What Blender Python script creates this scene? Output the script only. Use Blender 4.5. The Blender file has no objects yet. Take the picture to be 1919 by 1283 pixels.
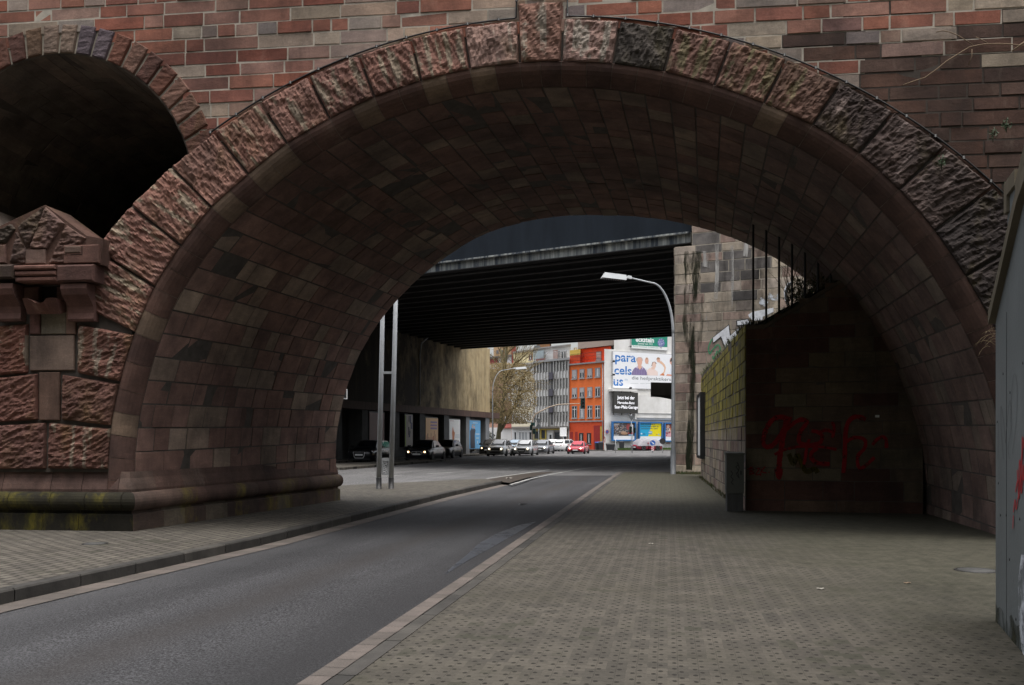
import bpy, bmesh, math, random
from mathutils import Vector, Matrix, noise
R = math.radians
random.seed(7)
S = bpy.context.scene
COL = S.collection

# ------------------------------------------------------------------ camera frame
F, H, HY, CX = 1800.0, 1.5, 822.0, 959.5

def P(px, py, d):
    return Vector(((px-CX)*d/F, d, H+(HY-py)*d/F))

def G(px, py, z=0.0):
    d = (H-z)*F/(py-HY)
    return ((px-CX)*d/F, d)

class Plane:
    """a vertical wall plane through two picture columns at known distances"""
    def __init__(s, x0, d0, x1, d1):
        s.b = (1/d1-1/d0)/(x1-x0)
        s.a = 1/d0-s.b*x0
        p, q = P(x0, HY, d0), P(x1, HY, d1)
        s.u = (q-p).normalized()
        s.o = p
        n = Vector((s.u.y, -s.u.x, 0))
        if n.dot(-(p+q)*.5) < 0:
            n = -n
        s.n = n
        s.up = Vector((0, 0, 1))
    def d(s, px):
        return 1/(s.a+s.b*px)
    def pt(s, px, py, w=0.0):
        if w == 0: return P(px, py, s.d(px))
        r = Vector(((px-CX)/F, 1, 0))          # same line of sight, on the parallel plane w nearer
        return P(px, py, (s.n.dot(Vector((s.o.x, s.o.y, 0)))+w)/s.n.dot(r))
    def um(s, px):
        return (s.pt(px, HY)-s.o).dot(s.u)
    def at(s, u, z, w=0.0):
        q = s.o+s.u*u+s.n*w
        return Vector((q.x, q.y, z))
    def ground(s, px, w=0.0, z=0.0):
        q = s.pt(px, HY, w)
        return Vector((q.x, q.y, z))

# ------------------------------------------------------------------ mesh builder
class MB:
    def __init__(s):
        s.v, s.f, s.m, s.t, s.sm = [], [], [], [], []
    def face(s, pts, m=0, t=(1, 1, 1), smooth=False):
        i = len(s.v)
        s.v.extend(tuple(p) for p in pts)
        s.f.append(tuple(range(i, i+len(pts))))
        s.m.append(m); s.t.append(t); s.sm.append(smooth)
    def raw(s, vs, fs, m=0, t=(1, 1, 1), smooth=False):
        i = len(s.v)
        s.v.extend(tuple(p) for p in vs)
        for f in fs:
            s.f.append(tuple(k+i for k in f))
            s.m.append(m); s.t.append(t); s.sm.append(smooth)
    def box(s, a, b, m=0, t=(1, 1, 1)):
        x0, y0, z0 = a; x1, y1, z1 = b
        s.hexa([(x0, y0, z0), (x1, y0, z0), (x1, y1, z0), (x0, y1, z0), (x0, y0, z1), (x1, y0, z1), (x1, y1, z1), (x0, y1, z1)], m, t)
    def hexa(s, c, m=0, t=(1, 1, 1)):
        s.raw(c, [(3, 2, 1, 0), (4, 5, 6, 7), (0, 1, 5, 4), (1, 2, 6, 5), (2, 3, 7, 6), (3, 0, 4, 7)], m, t)
    def pbox(s, pl, x0, y0, x1, y1, w0, w1, m=0, t=(1, 1, 1)):
        if y0 < y1: y0, y1 = y1, y0
        if x0 > x1: x0, x1 = x1, x0
        za, zb = pl.pt(x0, y0).z, pl.pt(x1, y0).z
        c = [pl.pt(x0, y0, w0), pl.pt(x1, y0, w0), pl.pt(x1, y0, w1), pl.pt(x0, y0, w1),
             pl.pt(x0, y1, w0), pl.pt(x1, y1, w0), pl.pt(x1, y1, w1), pl.pt(x0, y1, w1)]
        zb = c[0].z; zt = c[4].z          # level edges
        for k in range(4): c[k].z = (zb if k in (0, 3) else zb)
        for k in range(4, 8): c[k].z = zt
        s.hexa(c, m, t)
    def lbox(s, pl, x0, y0, x1, y1, w0, w1, m=0, t=(1, 1, 1)):
        """like pbox but its edges follow the picture rectangle (mean height kept level)"""
        xm = (x0+x1)/2
        ww = w1 if abs(w1) > .8 else 0
        zb, zt = pl.pt(xm, max(y0, y1), ww).z, pl.pt(xm, min(y0, y1), ww).z
        c = []
        for z in (zb, zt):
            for x, w in ((x0, w0), (x1, w0), (x1, w1), (x0, w1)):
                q = pl.pt(x, HY, w); c.append((q.x, q.y, z))
        s.hexa(c, m, t)
    def prism(s, pts, vec, m=0, t=(1, 1, 1)):
        pts = [Vector(p) for p in pts]; v = Vector(vec); n = len(pts)
        q = pts+[p+v for p in pts]
        s.raw(q, [tuple(range(n))[::-1], tuple(range(n, 2*n))]+[(i, (i+1) % n, n+(i+1) % n, n+i) for i in range(n)], m, t)
    def tube(s, pts, r, k=8, m=0, t=(1, 1, 1), cap=True, smooth=True):
        pts = [Vector(p) for p in pts]
        rs = r if isinstance(r, (list, tuple)) else [r]*len(pts)
        vs = []; up = None
        for i, p in enumerate(pts):
            d = (pts[min(i+1, len(pts)-1)]-pts[max(i-1, 0)])
            if d.length < 1e-9: d = Vector((0, 0, 1))
            d.normalize()
            if up is None:
                up = Vector((0, 0, 1)) if abs(d.z) < .9 else Vector((1, 0, 0))
            a = d.cross(up)
            if a.length < 1e-6: a = d.cross(Vector((0, 1, 0)))
            a.normalize(); b = a.cross(d); up = b
            for j in range(k):
                c = 2*math.pi*j/k
                vs.append(p+a*math.cos(c)*rs[i]+b*math.sin(c)*rs[i])
        fs = []
        for i in range(len(pts)-1):
            for j in range(k):
                fs.append((i*k+j, i*k+(j+1) % k, (i+1)*k+(j+1) % k, (i+1)*k+j))
        i0 = len(s.v)
        s.raw(vs, fs, m, t, smooth)
        if cap:
            s.f.append(tuple(i0+j for j in range(k))[::-1]); s.m.append(m); s.t.append(t); s.sm.append(False)
            e = i0+(len(pts)-1)*k
            s.f.append(tuple(e+j for j in range(k))); s.m.append(m); s.t.append(t); s.sm.append(False)
    def lathe(s, c, axis, prof, k=20, m=0, t=(1, 1, 1), smooth=True):
        """prof: [(radius, offset along axis)]"""
        c = Vector(c); ax = Vector(axis).normalized()
        a = ax.cross(Vector((0, 0, 1)) if abs(ax.z) < .9 else Vector((1, 0, 0))).normalized(); b = ax.cross(a)
        vs = []
        for r, o in prof:
            for j in range(k):
                q = 2*math.pi*j/k
                vs.append(c+ax*o+a*math.cos(q)*r+b*math.sin(q)*r)
        fs = []
        for i in range(len(prof)-1):
            for j in range(k):
                fs.append((i*k+j, i*k+(j+1) % k, (i+1)*k+(j+1) % k, (i+1)*k+j))
        i0 = len(s.v)
        s.raw(vs, fs, m, t, smooth)
        for e in (0, len(prof)-1):
            if prof[e][0] > 1e-5:
                s.f.append(tuple(i0+e*k+j for j in range(k))); s.m.append(m); s.t.append(t); s.sm.append(False)
    def grid(s, fn, nu, nv, m=0, t=(1, 1, 1), smooth=True):
        vs = [fn(i/nu, j/nv) for j in range(nv+1) for i in range(nu+1)]
        fs = [(j*(nu+1)+i, j*(nu+1)+i+1, (j+1)*(nu+1)+i+1, (j+1)*(nu+1)+i) for j in range(nv) for i in range(nu)]
        s.raw(vs, fs, m, t, smooth)
    def leaves(s, c, rad, n, size, m=0, tints=((1, 1, 1),), rnd=random):
        c = Vector(c)
        for _ in range(n):
            while True:
                q = Vector((rnd.uniform(-1, 1), rnd.uniform(-1, 1), rnd.uniform(-1, 1)))
                if q.length < 1: break
            p = c+Vector((q.x*rad[0], q.y*rad[1], q.z*rad[2]))
            a = Vector((rnd.gauss(0, 1), rnd.gauss(0, 1), rnd.gauss(0, 1))).normalized()
            b = a.cross(Vector((rnd.gauss(0, 1), rnd.gauss(0, 1), rnd.gauss(0, 1)))).normalized()
            z = size*rnd.uniform(.6, 1.3)
            s.face([p-a*z, p-b*z*.4, p+a*z, p+b*z*.4], m, rnd.choice(tints))
    def build(s, name, mats, parent=None, origin=None):
        if not isinstance(mats, (list, tuple)): mats = [mats]
        me = bpy.data.meshes.new(name)
        o = Vector(origin) if origin is not None else (wloc(parent) if parent else Vector((0, 0, 0)))
        me.from_pydata([(x-o.x, y-o.y, z-o.z) for x, y, z in s.v], [], s.f)
        for k in mats: me.materials.append(k)
        me.polygons.foreach_set('material_index', s.m)
        me.polygons.foreach_set('use_smooth', s.sm)
        ca = me.color_attributes.new('tint', 'FLOAT_COLOR', 'CORNER')
        buf = []
        for f, t in zip(s.f, s.t):
            buf.extend((t[0], t[1], t[2], 1.0)*len(f))
        ca.data.foreach_set('color', buf)
        me.update()
        ob = bpy.data.objects.new(name, me)
        COL.objects.link(ob)
        if parent is None:
            ob.location = o
        else:
            ob.parent = parent
        return ob

def wloc(o):
    v = Vector((0, 0, 0))
    while o is not None:
        v += o.location; o = o.parent
    return v

def tag(o, label=None, cat=None, group=None, kind=None):
    if label: o['label'] = label
    if cat: o['category'] = cat
    if group: o['group'] = group
    if kind: o['kind'] = kind
    return o

def thing(name, label, cat, loc=(0, 0, 0), rz=0.0, group=None):
    o = bpy.data.objects.new(name, None); COL.objects.link(o)
    o.location = loc; o.rotation_euler = (0, 0, rz)
    o.empty_display_size = .2
    return tag(o, label, cat, group)

def jit(c, k):
    return tuple(x*k for x in c)
# ------------------------------------------------------------------ materials
class N:
    """tiny node-tree helper"""
    def __init__(s, name):
        s.mat = bpy.data.materials.new(name); s.mat.use_nodes = True
        s.nt = s.mat.node_tree; s.b = s.nt.nodes['Principled BSDF']
        s._oc = None
    def new(s, typ, **kw):
        n = s.nt.nodes.new(typ)
        for k, v in kw.items(): setattr(n, k, v)
        return n
    def put(s, sock, v):
        if hasattr(v, 'is_output'): s.nt.links.new(v, sock)
        elif isinstance(v, (tuple, list)) and len(v) == 3 and sock.type == 'RGBA': sock.default_value = (*v, 1)
        else: sock.default_value = v
    def oc(s):
        if s._oc is None: s._oc = s.new('ShaderNodeTexCoord').outputs['Object']
        return s._oc
    def mapping(s, scale=(1, 1, 1), rot=(0, 0, 0), loc=(0, 0, 0), v=None):
        n = s.new('ShaderNodeMapping'); s.put(n.inputs[0], v or s.oc())
        n.inputs['Scale'].default_value = scale; n.inputs['Rotation'].default_value = rot; n.inputs['Location'].default_value = loc
        return n.outputs[0]
    def noise(s, scale=5, detail=4, rough=.55, v=None, dist=0):
        n = s.new('ShaderNodeTexNoise'); s.put(n.inputs['Vector'], v or s.oc())
        n.inputs['Scale'].default_value = scale; n.inputs['Detail'].default_value = detail
        n.inputs['Roughness'].default_value = rough; n.inputs['Distortion'].default_value = dist
        return n.outputs['Fac']
    def voronoi(s, scale=5, v=None, feature='F1'):
        n = s.new('ShaderNodeTexVoronoi', feature=feature); s.put(n.inputs['Vector'], v or s.oc())
        n.inputs['Scale'].default_value = scale
        return n.outputs['Distance']
    def ramp(s, fac, a, b, ca=(0, 0, 0), cb=(1, 1, 1)):
        n = s.new('ShaderNodeValToRGB'); s.put(n.inputs[0], fac)
        e = n.color_ramp.elements; e[0].position = a; e[1].position = b
        e[0].color = (*ca, 1); e[1].color = (*cb, 1)
        return n.outputs[0]
    def math(s, op, a, b=0.0, c=None):
        n = s.new('ShaderNodeMath', operation=op); s.put(n.inputs[0], a); s.put(n.inputs[1], b)
        if c is not None: s.put(n.inputs[2], c)
        return n.outputs[0]
    def mix(s, fac, a, b, mode='MIX'):
        n = s.new('ShaderNodeMix', data_type='RGBA', blend_type=mode)
        s.put(n.inputs[0], fac); s.put(n.inputs[6], a); s.put(n.inputs[7], b)
        return n.outputs[2]
    def tint(s):
        return s.new('ShaderNodeAttribute', attribute_name='tint').outputs['Color']
    def sep(s, v=None):
        n = s.new('ShaderNodeSeparateXYZ'); s.put(n.inputs[0], v or s.oc()); return n.outputs
    def bump(s, h, strength=.3, dist=.02):
        n = s.new('ShaderNodeBump'); s.put(n.inputs['Height'], h)
        n.inputs['Strength'].default_value = strength; n.inputs['Distance'].default_value = dist
        s.nt.links.new(n.outputs[0], s.b.inputs['Normal'])
    def out(s, col=None, rough=None, metal=None, spec=None, coat=None, emit=None, es=0, alpha=None):
        i = s.b.inputs
        if col is not None: s.put(i['Base Color'], col)
        if rough is not None: s.put(i['Roughness'], rough)
        if metal is not None: s.put(i['Metallic'], metal)
        if spec is not None: s.put(i['Specular IOR Level'], spec)
        if coat is not None: i['Coat Weight'].default_value = coat; i['Coat Roughness'].default_value = .04
        if emit is not None: s.put(i['Emission Color'], emit); i['Emission Strength'].default_value = es
        if alpha is not None: s.put(i['Alpha'], alpha)
        return s.mat

def plain(name, col, rough=.6, metal=0, var=.12, scale=3, spec=None, coat=None, bump=0, streak=False, emit=None, es=0):
    n = N(name)
    v = n.mapping((1, 1, .18)) if streak else None
    f = n.noise(scale, 5, .6, v)
    c = n.mix(n.ramp(f, .3, .72), tuple(x*(1-var) for x in col), tuple(min(1, x*(1+var)) for x in col))
    if bump: n.bump(n.noise(scale*12, 3), bump, .01)
    return n.out(c, rough, metal, spec, coat, emit, es)

def tinted(name, rough=.6, var=.15, scale=3, spec=None, bump=0, streak=False):
    n = N(name)
    v = n.mapping((1, 1, .15)) if streak else None
    f = n.ramp(n.noise(scale, 5, .6, v), .3, .75, (1-var,)*3, (1+var*.6,)*3)
    c = n.mix(1.0, n.tint(), f, 'MULTIPLY')
    if bump: n.bump(n.noise(scale*10, 4), bump, .01)
    return n.out(c, rough, 0, spec)

def stone_mat(name, rough=.88, bump=.35, moss=0.0, soot=.5, pale=.25, mossz=None, bumpdist=.012, streak=.5):
    n = N(name)
    t = n.tint()
    f1 = n.ramp(n.noise(2.2, 6, .6), .28, .75, (.62, .62, .62), (1.25, 1.22, 1.18))
    c = n.mix(1.0, t, f1, 'MULTIPLY')
    # sediment bands inside the sandstone
    bands = n.noise(3.0, 5, .65, n.mapping((1, 1, 5.5)), .6)
    c = n.mix(n.math('MULTIPLY', n.ramp(bands, .5, .72), .5), c, n.mix(1.0, c, (1.45, 1.42, 1.38), 'MULTIPLY'))
    # run-off: pale lime and black soot, drawn downwards
    lime = n.ramp(n.noise(1.7, 5, .7, n.mapping((1, 1, .35), loc=(3, 7, 1))), .60, .72)
    c = n.mix(n.math('MULTIPLY', lime, pale), c, n.mix(.5, n.mix(1.0, c, (2.1, 2.1, 2.05), 'MULTIPLY'), (.3, .26, .21)))
    so = n.ramp(n.noise(.9, 6, .65, n.mapping((1, 1, .45), loc=(11, 2, 5))), .52, .70)
    c = n.mix(n.math('MULTIPLY', so, soot), c, (.028, .024, .022))
    big = n.ramp(n.noise(.42, 5, .6, n.mapping((1, 1, .8), loc=(1, 4, 2))), .32, .68, (.62, .62, .64), (1.15, 1.13, 1.1))
    c = n.mix(1.0, c, big, 'MULTIPLY')
    drip = n.ramp(n.noise(1.5, 5, .7, n.mapping((1, 1, .16), loc=(6, 2, 9))), .54, .7)
    c = n.mix(n.math('MULTIPLY', drip, soot*.9), c, n.mix(1.0, c, (.32, .31, .31), 'MULTIPLY'))
    fine = n.ramp(n.noise(38, 3, .7), .25, .8, (.8, .8, .8), (1.15, 1.15, 1.15))
    c = n.mix(1.0, c, fine, 'MULTIPLY')
    if moss or mossz:
        mk = n.ramp(n.noise(1.3, 6, .7, n.mapping((1, 1, .5), loc=(5, 5, 5))), .52, .66)
        if mossz:
            z = n.sep()[2]
            zz = n.new('ShaderNodeMapRange'); n.put(zz.inputs[0], z)
            zz.inputs[1].default_value = mossz[0]; zz.inputs[2].default_value = mossz[1]
            mk = n.ramp(n.math('ADD', zz.outputs[0], n.math('MULTIPLY', n.noise(2.6, 6, .75, n.mapping((1, 1, .1))), 1.3)), .80, 1.12)
        c = n.mix(n.math('MULTIPLY', mk, moss), c, n.mix(n.ramp(n.noise(2.5, 5, .7, n.mapping((1, 1, .35))), .38, .6), (.045, .05, .014), (.34, .28, .02)))
    h = n.math('ADD', n.noise(14, 6, .68), n.math('MULTIPLY', n.noise(70, 3, .6), .4))
    n.bump(h, bump, bumpdist)
    return n.out(c, rough, 0, .25)

M = {}
M['stone'] = stone_mat('sandstone face', bump=.6, soot=.5, pale=.5)
M['rough'] = stone_mat('quarry faced sandstone', bump=.7, soot=.5, pale=.4, bumpdist=.02, moss=.1)
M['vault'] = stone_mat('vault sandstone', bump=.5, soot=.45, pale=.35)
M['vault_wet'] = stone_mat('mossy plinth sandstone', bump=.4, soot=.5, pale=.1, moss=.4)
M['pillar'] = stone_mat('grey abutment sandstone', bump=.4, soot=.85, pale=.8)
M['mosswall'] = stone_mat('mossy retaining sandstone', bump=.5, soot=.45, pale=.4, moss=.8, mossz=(1.2, 3.9))
M['mortar'] = tinted('lime mortar', .95, .3, 6, bump=.3)
M['mortar_dark'] = plain('sooty mortar', (.075, .064, .055), .95, var=.3, scale=6)
M['soil'] = plain('dark backing', (.03, .027, .024), .95)

def asphalt(name, a, b, lane=False):
    n = N(name)
    f = n.noise(.35, 5, .6)
    c = n.mix(n.ramp(f, .3, .7), a, b)
    c = n.mix(1.0, c, n.ramp(n.noise(55, 2, .85), .38, .64, (.25, .25, .25), (1.95, 1.95, 2.0)), 'MULTIPLY')
    m = n.mapping((1, 1, 1), (0, 0, R(10.5)))
    tr = n.ramp(n.noise(1.3, 3, .5, n.mapping((1, .05, 1), v=m)), .35, .7, (.78, .78, .78), (1.12, 1.12, 1.12))
    c = n.mix(1.0, c, tr, 'MULTIPLY')
    if lane:
        x = n.math('ADD', n.sep(m)[0], n.math('MULTIPLY', n.math('SUBTRACT', n.noise(.5, 3), .5), .5))
        def band(cx, w):
            return n.ramp(n.math('DIVIDE', n.math('ABSOLUTE', n.math('SUBTRACT', x, cx)), w), .2, 1.0, (1, 1, 1), (0, 0, 0))
        c = n.mix(n.math('MULTIPLY', band(-4.15, .42), .45), c, (.033, .029, .027))      # oil and rubber down the middle
        c = n.mix(n.math('MULTIPLY', band(-2.55, .75), .6), c, (.019, .0185, .02))       # damp low side
        c = n.mix(n.math('MULTIPLY', band(-6.0, .5), .3), c, (.07, .07, .074))           # polished wheel path
        sp = n.math('MULTIPLY', n.math('LESS_THAN', n.voronoi(2.2), .05), n.ramp(n.noise(1.1, 2), .5, .55))
        c = n.mix(n.math('MULTIPLY', sp, .7), c, (.014, .013, .012))
    n.bump(n.noise(120, 2, .7), .6, .008)
    return n.out(c, .8, 0, .3)
M['asphalt'] = asphalt('asphalt', (.031, .031, .0325), (.047, .047, .049), True)
M['asphalt_far'] = asphalt('worn asphalt', (.085, .083, .081), (.125, .123, .12))

def paver(name, rot, cu, cv, col_a, col_b, dots=True, linew=.05, dirt=.6):
    n = N(name)
    m = n.mapping((1, 1, 1), (0, 0, rot))
    x, y, z = n.sep(m)
    jit = n.math('MULTIPLY', n.math('SUBTRACT', n.noise(9, 2), .5), .012)
    x = n.math('ADD', x, jit); y = n.math('ADD', y, jit)
    fx = n.math('FRACT', n.math('DIVIDE', x, cu)); fy0 = n.math('DIVIDE', y, cv)
    col = n.math('FLOOR', n.math('DIVIDE', x, cu))
    off = n.math('MULTIPLY', n.math('MODULO', n.math('ABSOLUTE', col), 2.0), .5)
    fy = n.math('FRACT', n.math('ADD', fy0, off))
    cell = n.new('ShaderNodeCombineXYZ'); n.put(cell.inputs[0], col); n.put(cell.inputs[1], n.math('FLOOR', n.math('ADD', fy0, off)))
    wn = n.new('ShaderNodeTexWhiteNoise', noise_dimensions='2D'); n.put(wn.inputs[0], cell.outputs[0])
    c = n.mix(n.ramp(n.noise(.6, 5, .65), .3, .7), col_a, col_b)
    c = n.mix(1.0, c, n.ramp(wn.outputs[0], 0, 1, (.74, .74, .74), (1.2, 1.19, 1.17)), 'MULTIPLY')
    c = n.mix(1.0, c, n.ramp(n.noise(60, 3, .7), .25, .8, (.75, .75, .75), (1.25, 1.25, 1.25)), 'MULTIPLY')
    if dots:
        masks = []
        for k, (ox, oy) in enumerate(((.33, .0), (.67, .5))):
            dx = n.math('MULTIPLY', n.math('SUBTRACT', fx, ox), cu)
            ff = n.math('FRACT', n.math('ADD', fy0, oy))
            dy = n.math('MULTIPLY', n.math('SUBTRACT', ff, .5), cv)
            r = n.math('SQRT', n.math('ADD', n.math('MULTIPLY', dx, dx), n.math('MULTIPLY', n.math('MULTIPLY', dy, dy), .6)))
            masks.append(n.math('LESS_THAN', r, .0155))
        jm = n.math('MAXIMUM', masks[0], masks[1])
        ln = n.math('LESS_THAN', n.math('ABSOLUTE', n.math('SUBTRACT', fy, .5)), .03)
        ln2 = n.math('LESS_THAN', n.math('ABSOLUTE', n.math('SUBTRACT', fx, .5)), .02)
        jm = n.math('MAXIMUM', jm, n.math('MULTIPLY', n.math('MAXIMUM', ln, ln2), .35))
    else:
        lx = n.math('LESS_THAN', fx, linew)
        ly = n.math('LESS_THAN', fy, linew*1.1)
        jm = n.math('MAXIMUM', lx, n.math('MULTIPLY', ly, .8))
    c = n.mix(jm, c, (.013, .011, .008))
    # whole stones darkened by damp and moss, plus broad dirt
    gum = n.math('MULTIPLY', n.math('LESS_THAN', n.voronoi(1.6, n.mapping(loc=(2, 6, 0))), .03), .6)
    c = n.mix(gum, c, (.03, .029, .027))
    dm = n.math('MULTIPLY', n.ramp(wn.outputs[0], .80, .84), n.ramp(n.noise(.9, 4, .6, n.mapping(loc=(4, 1, 0))), .46, .6))
    c = n.mix(n.math('MULTIPLY', dm, .75), c, (.03, .03, .02))
    d2 = n.ramp(n.noise(.45, 6, .7, n.mapping(loc=(9, 3, 0))), .5, .72)
    c = n.mix(n.math('MULTIPLY', d2, dirt), c, (.042, .038, .026))
    if dots:
        mx = n.new('ShaderNodeMapRange'); n.put(mx.inputs[0], n.math('ADD', n.sep()[0], n.math('MULTIPLY', n.noise(.8, 5, .7), 2.6))); mx.inputs[1].default_value = 3.6; mx.inputs[2].default_value = 5.8
        c = n.mix(n.math('MULTIPLY', mx.outputs[0], .75), c, n.mix(n.ramp(n.noise(5, 5, .7), .35, .65), (.024, .024, .013), (.066, .062, .042)))
    n.bump(n.math('ADD', n.math('MULTIPLY', wn.outputs[0], .5), n.math('SUBTRACT', n.math('MULTIPLY', n.noise(50, 3), .3), jm)), .5, .01)
    return n.out(c, .82, 0, .35)
STREET = R(9.2)
M['paver'] = paver('interlocking pavers', STREET, .132, .16, (.062, .056, .046), (.084, .075, .062))
M['paver_side'] = paver('block pavers', STREET, .14, .24, (.09, .081, .068), (.115, .104, .088), dots=False, linew=.17, dirt=.3)
M['kerb'] = tinted('kerb stone', .85, .5, 2.6, bump=.3)
M['gutter'] = tinted('gutter setts', .85, .2, 6, bump=.3)
M['paint'] = plain('road paint', (.34, .34, .325), .7, var=.3, scale=5)
M['water'] = N('wet film').out((.05, .052, .058), .12, 0, .5)

def concrete(name, a, b, streakcol=(.06, .05, .035), amt=.6, rough=.85, sc=.8):
    n = N(name)
    c = n.mix(n.ramp(n.noise(1.2, 6, .6), .3, .7), a, b)
    st = n.ramp(n.noise(sc*3, 6, .7, n.mapping((1, 1, .12))), .45, .72)
    c = n.mix(n.math('MULTIPLY', st, amt), c, streakcol)
    bl = n.ramp(n.noise(.25, 5, .65, n.mapping(loc=(2, 9, 4))), .42, .7)
    c = n.mix(n.math('MULTIPLY', bl, amt*.9), c, streakcol)
    n.bump(n.noise(25, 5), .25, .01)
    return n.out(c, rough, 0, .3)
M['conc_dirty'] = concrete('sooty concrete', (.44, .36, .22), (.60, .51, .34), (.06, .043, .024), .75, sc=.5)
def shade_graded():
    n = N('shade graded concrete')
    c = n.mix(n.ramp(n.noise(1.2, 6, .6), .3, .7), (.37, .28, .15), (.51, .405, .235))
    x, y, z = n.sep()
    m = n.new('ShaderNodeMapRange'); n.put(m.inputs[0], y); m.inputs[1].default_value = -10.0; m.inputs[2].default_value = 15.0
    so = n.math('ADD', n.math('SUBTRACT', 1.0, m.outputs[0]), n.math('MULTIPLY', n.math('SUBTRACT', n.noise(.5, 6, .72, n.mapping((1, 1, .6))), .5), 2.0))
    c = n.mix(n.ramp(so, .02, .75), c, (.03, .022, .014))  # shade deep under the deck painted in, paler toward the open end
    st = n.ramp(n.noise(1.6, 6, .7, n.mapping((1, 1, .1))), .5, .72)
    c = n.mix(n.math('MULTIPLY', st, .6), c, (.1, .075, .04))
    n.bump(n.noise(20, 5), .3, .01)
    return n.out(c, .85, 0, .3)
M['shade_graded'] = shade_graded()
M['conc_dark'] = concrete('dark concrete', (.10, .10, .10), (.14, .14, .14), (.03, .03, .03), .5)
M['conc_light'] = concrete('pale concrete pilaster', (.20, .21, .22), (.27, .28, .29), (.08, .08, .08), .4)
M['conc_grey'] = concrete('painted grey concrete', (.15, .168, .173), (.18, .197, .202), (.07, .075, .07), .35, .7)
M['coping'] = concrete('weathered coping', (.13, .11, .08), (.18, .15, .11), (.05, .05, .03), .6)
M['whitewall'] = concrete('stained white render', (.70, .69, .66), (.80, .79, .77), (.42, .40, .36), .45, sc=.12)
M['stain'] = None

def stain_mat(name, col, lo=.42, hi=.6, sc=2.0, z=.25):
    n = N(name)
    f = n.ramp(n.noise(sc, 6, .7, n.mapping((1, 1, z))), lo, hi)
    c = n.mix(n.noise(3, 4), col, tuple(x*2.0 for x in col))
    return n.out(c, .9, 0, .2, alpha=f)
M['stain'] = stain_mat('black algae stain', (.012, .014, .007), .43, .62, 2.6, .14)
M['lime'] = stain_mat('lime runs', (.30, .29, .275), .46, .66, 3.2, .12)
M['spray_red'] = stain_mat('red spray paint', (.17, .009, .012), .2, .5, 5, 1)
M['spray_red2'] = N('bright red spray paint').out((.4, .02, .025), .6)
M['spray_black'] = N('black marker').out((.015, .015, .017), .6)
M['spray_silver'] = plain('silver spray paint', (.62, .63, .66), .5, var=.25, scale=4)
M['spray_white'] = stain_mat('white spray haze', (.38, .4, .43), .42, .6, 5, 1)
M['spray_green'] = N('green spray paint').out((.03, .25, .11), .7)
M['spray_yellow'] = stain_mat('yellow spray paint', (.05, .04, .004), .35, .6, 3, .3)

M['steel_blue'] = plain('painted steel girder', (.016, .021, .028), .85, var=.2, scale=1.5, spec=.15, streak=True)
M['flange'] = stain_mat('x', (.1, .1, .1)); bpy.data.materials.remove(M['flange'])
n = N('streaked flange paint')
fz = n.ramp(n.noise(2.6, 6, .75, n.mapping((1, 1, .05))), .42, .66)
c = n.mix(fz, (.03, .04, .055), (.45, .46, .42))
c = n.mix(n.ramp(n.noise(6, 4, .7, n.mapping((1, 1, .1), loc=(4, 4, 0))), .62, .75), c, (.10, .055, .03))
M['flange'] = n.out(c, .65)
M['steel_dark'] = plain('sooty steel', (.022, .021, .021), .7, var=.3)
M['galv'] = plain('galvanised steel', (.40, .42, .44), .5, .1, var=.12, scale=6)
M['galv_light'] = plain('pale painted lamp steel', (.55, .57, .58), .45, .2, var=.08)
M['lamp_steel'] = plain('weathered lamp steel', (.085, .092, .098), .55, .1, var=.15)
M['black'] = plain('black paint', (.012, .012, .013), .5, var=.2)
M['iron'] = plain('dark iron', (.02, .019, .018), .6, .4, var=.2)
M['rust'] = plain('rusty fascia', (.075, .038, .026), .8, var=.35, scale=4, streak=True)
M['white'] = plain('white paint', (.78, .78, .77), .5, var=.04)
M['boxgrey'] = concrete('grey cabinet', (.13, .135, .125), (.16, .165, .15), (.07, .07, .06), .3)
M['tint'] = tinted('painted surface', .6, .08, 2)
M['tint_wall'] = tinted('painted render', .8, .12, .9, streak=True)
M['print'] = tinted('printed paper', .55, .03, 4)
M['glass'] = N('window glass').out((.035, .04, .045), .08, 0, .8)
M['glass_light'] = N('curtained window').out((.35, .36, .37), .2, 0, .6)
M['carglass'] = N('car glass').out((.010, .012, .013), .06, 0, .22)
M['rubber'] = plain('tyre rubber', (.015, .015, .016), .85)
M['rim'] = plain('alloy rim', (.35, .36, .37), .35, .8)
M['chrome'] = N('chrome').out((.75, .75, .77), .3, .25)
M['lens'] = N('headlamp lens').out((.78, .8, .84), .2, 0, .6)
M['lit'] = N('lit headlamp').out((.9, .85, .7), .3, emit=(1, .86, .6), es=3.2)
M['lit_warm'] = N('lit halogen headlamp').out((.9, .8, .6), .3, emit=(1, .66, .3), es=3.0)
M['amber'] = N('amber lens').out((.7, .18, .02), .2)
M['tail'] = N('red tail lens').out((.45, .02, .02), .25)
M['plate'] = plain('number plate', (.85, .86, .86), .5)
M['led'] = plain('led panel', (.035, .034, .03), .6)
M['ledtext'] = N('lit led letters').out((.8, .8, .8), .5, emit=(.92, .92, 1), es=.55)
M['leaf'] = tinted('leaves', .6, .3, 8)
M['grass'] = tinted('grass blades', .7, .3, 8)
M['bark'] = plain('bark', (.13, .115, .062), .9, var=.3, scale=6)
M['twig'] = plain('dry twig', (.15, .11, .06), .9)
M['bin'] = plain('dark plastic bin', (.02, .021, .022), .5)
M['cloth'] = plain('grey tarpaulin', (.26, .25, .27), .7, var=.2, scale=5)
def paint(name, col, metal=0.0):
    m = N(name).out(col, .3, metal, .4, coat=1.0); m.node_tree.nodes['Principled BSDF'].inputs['Coat Weight'].default_value = .25 if max(col) < .05 else .7; return m
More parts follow.
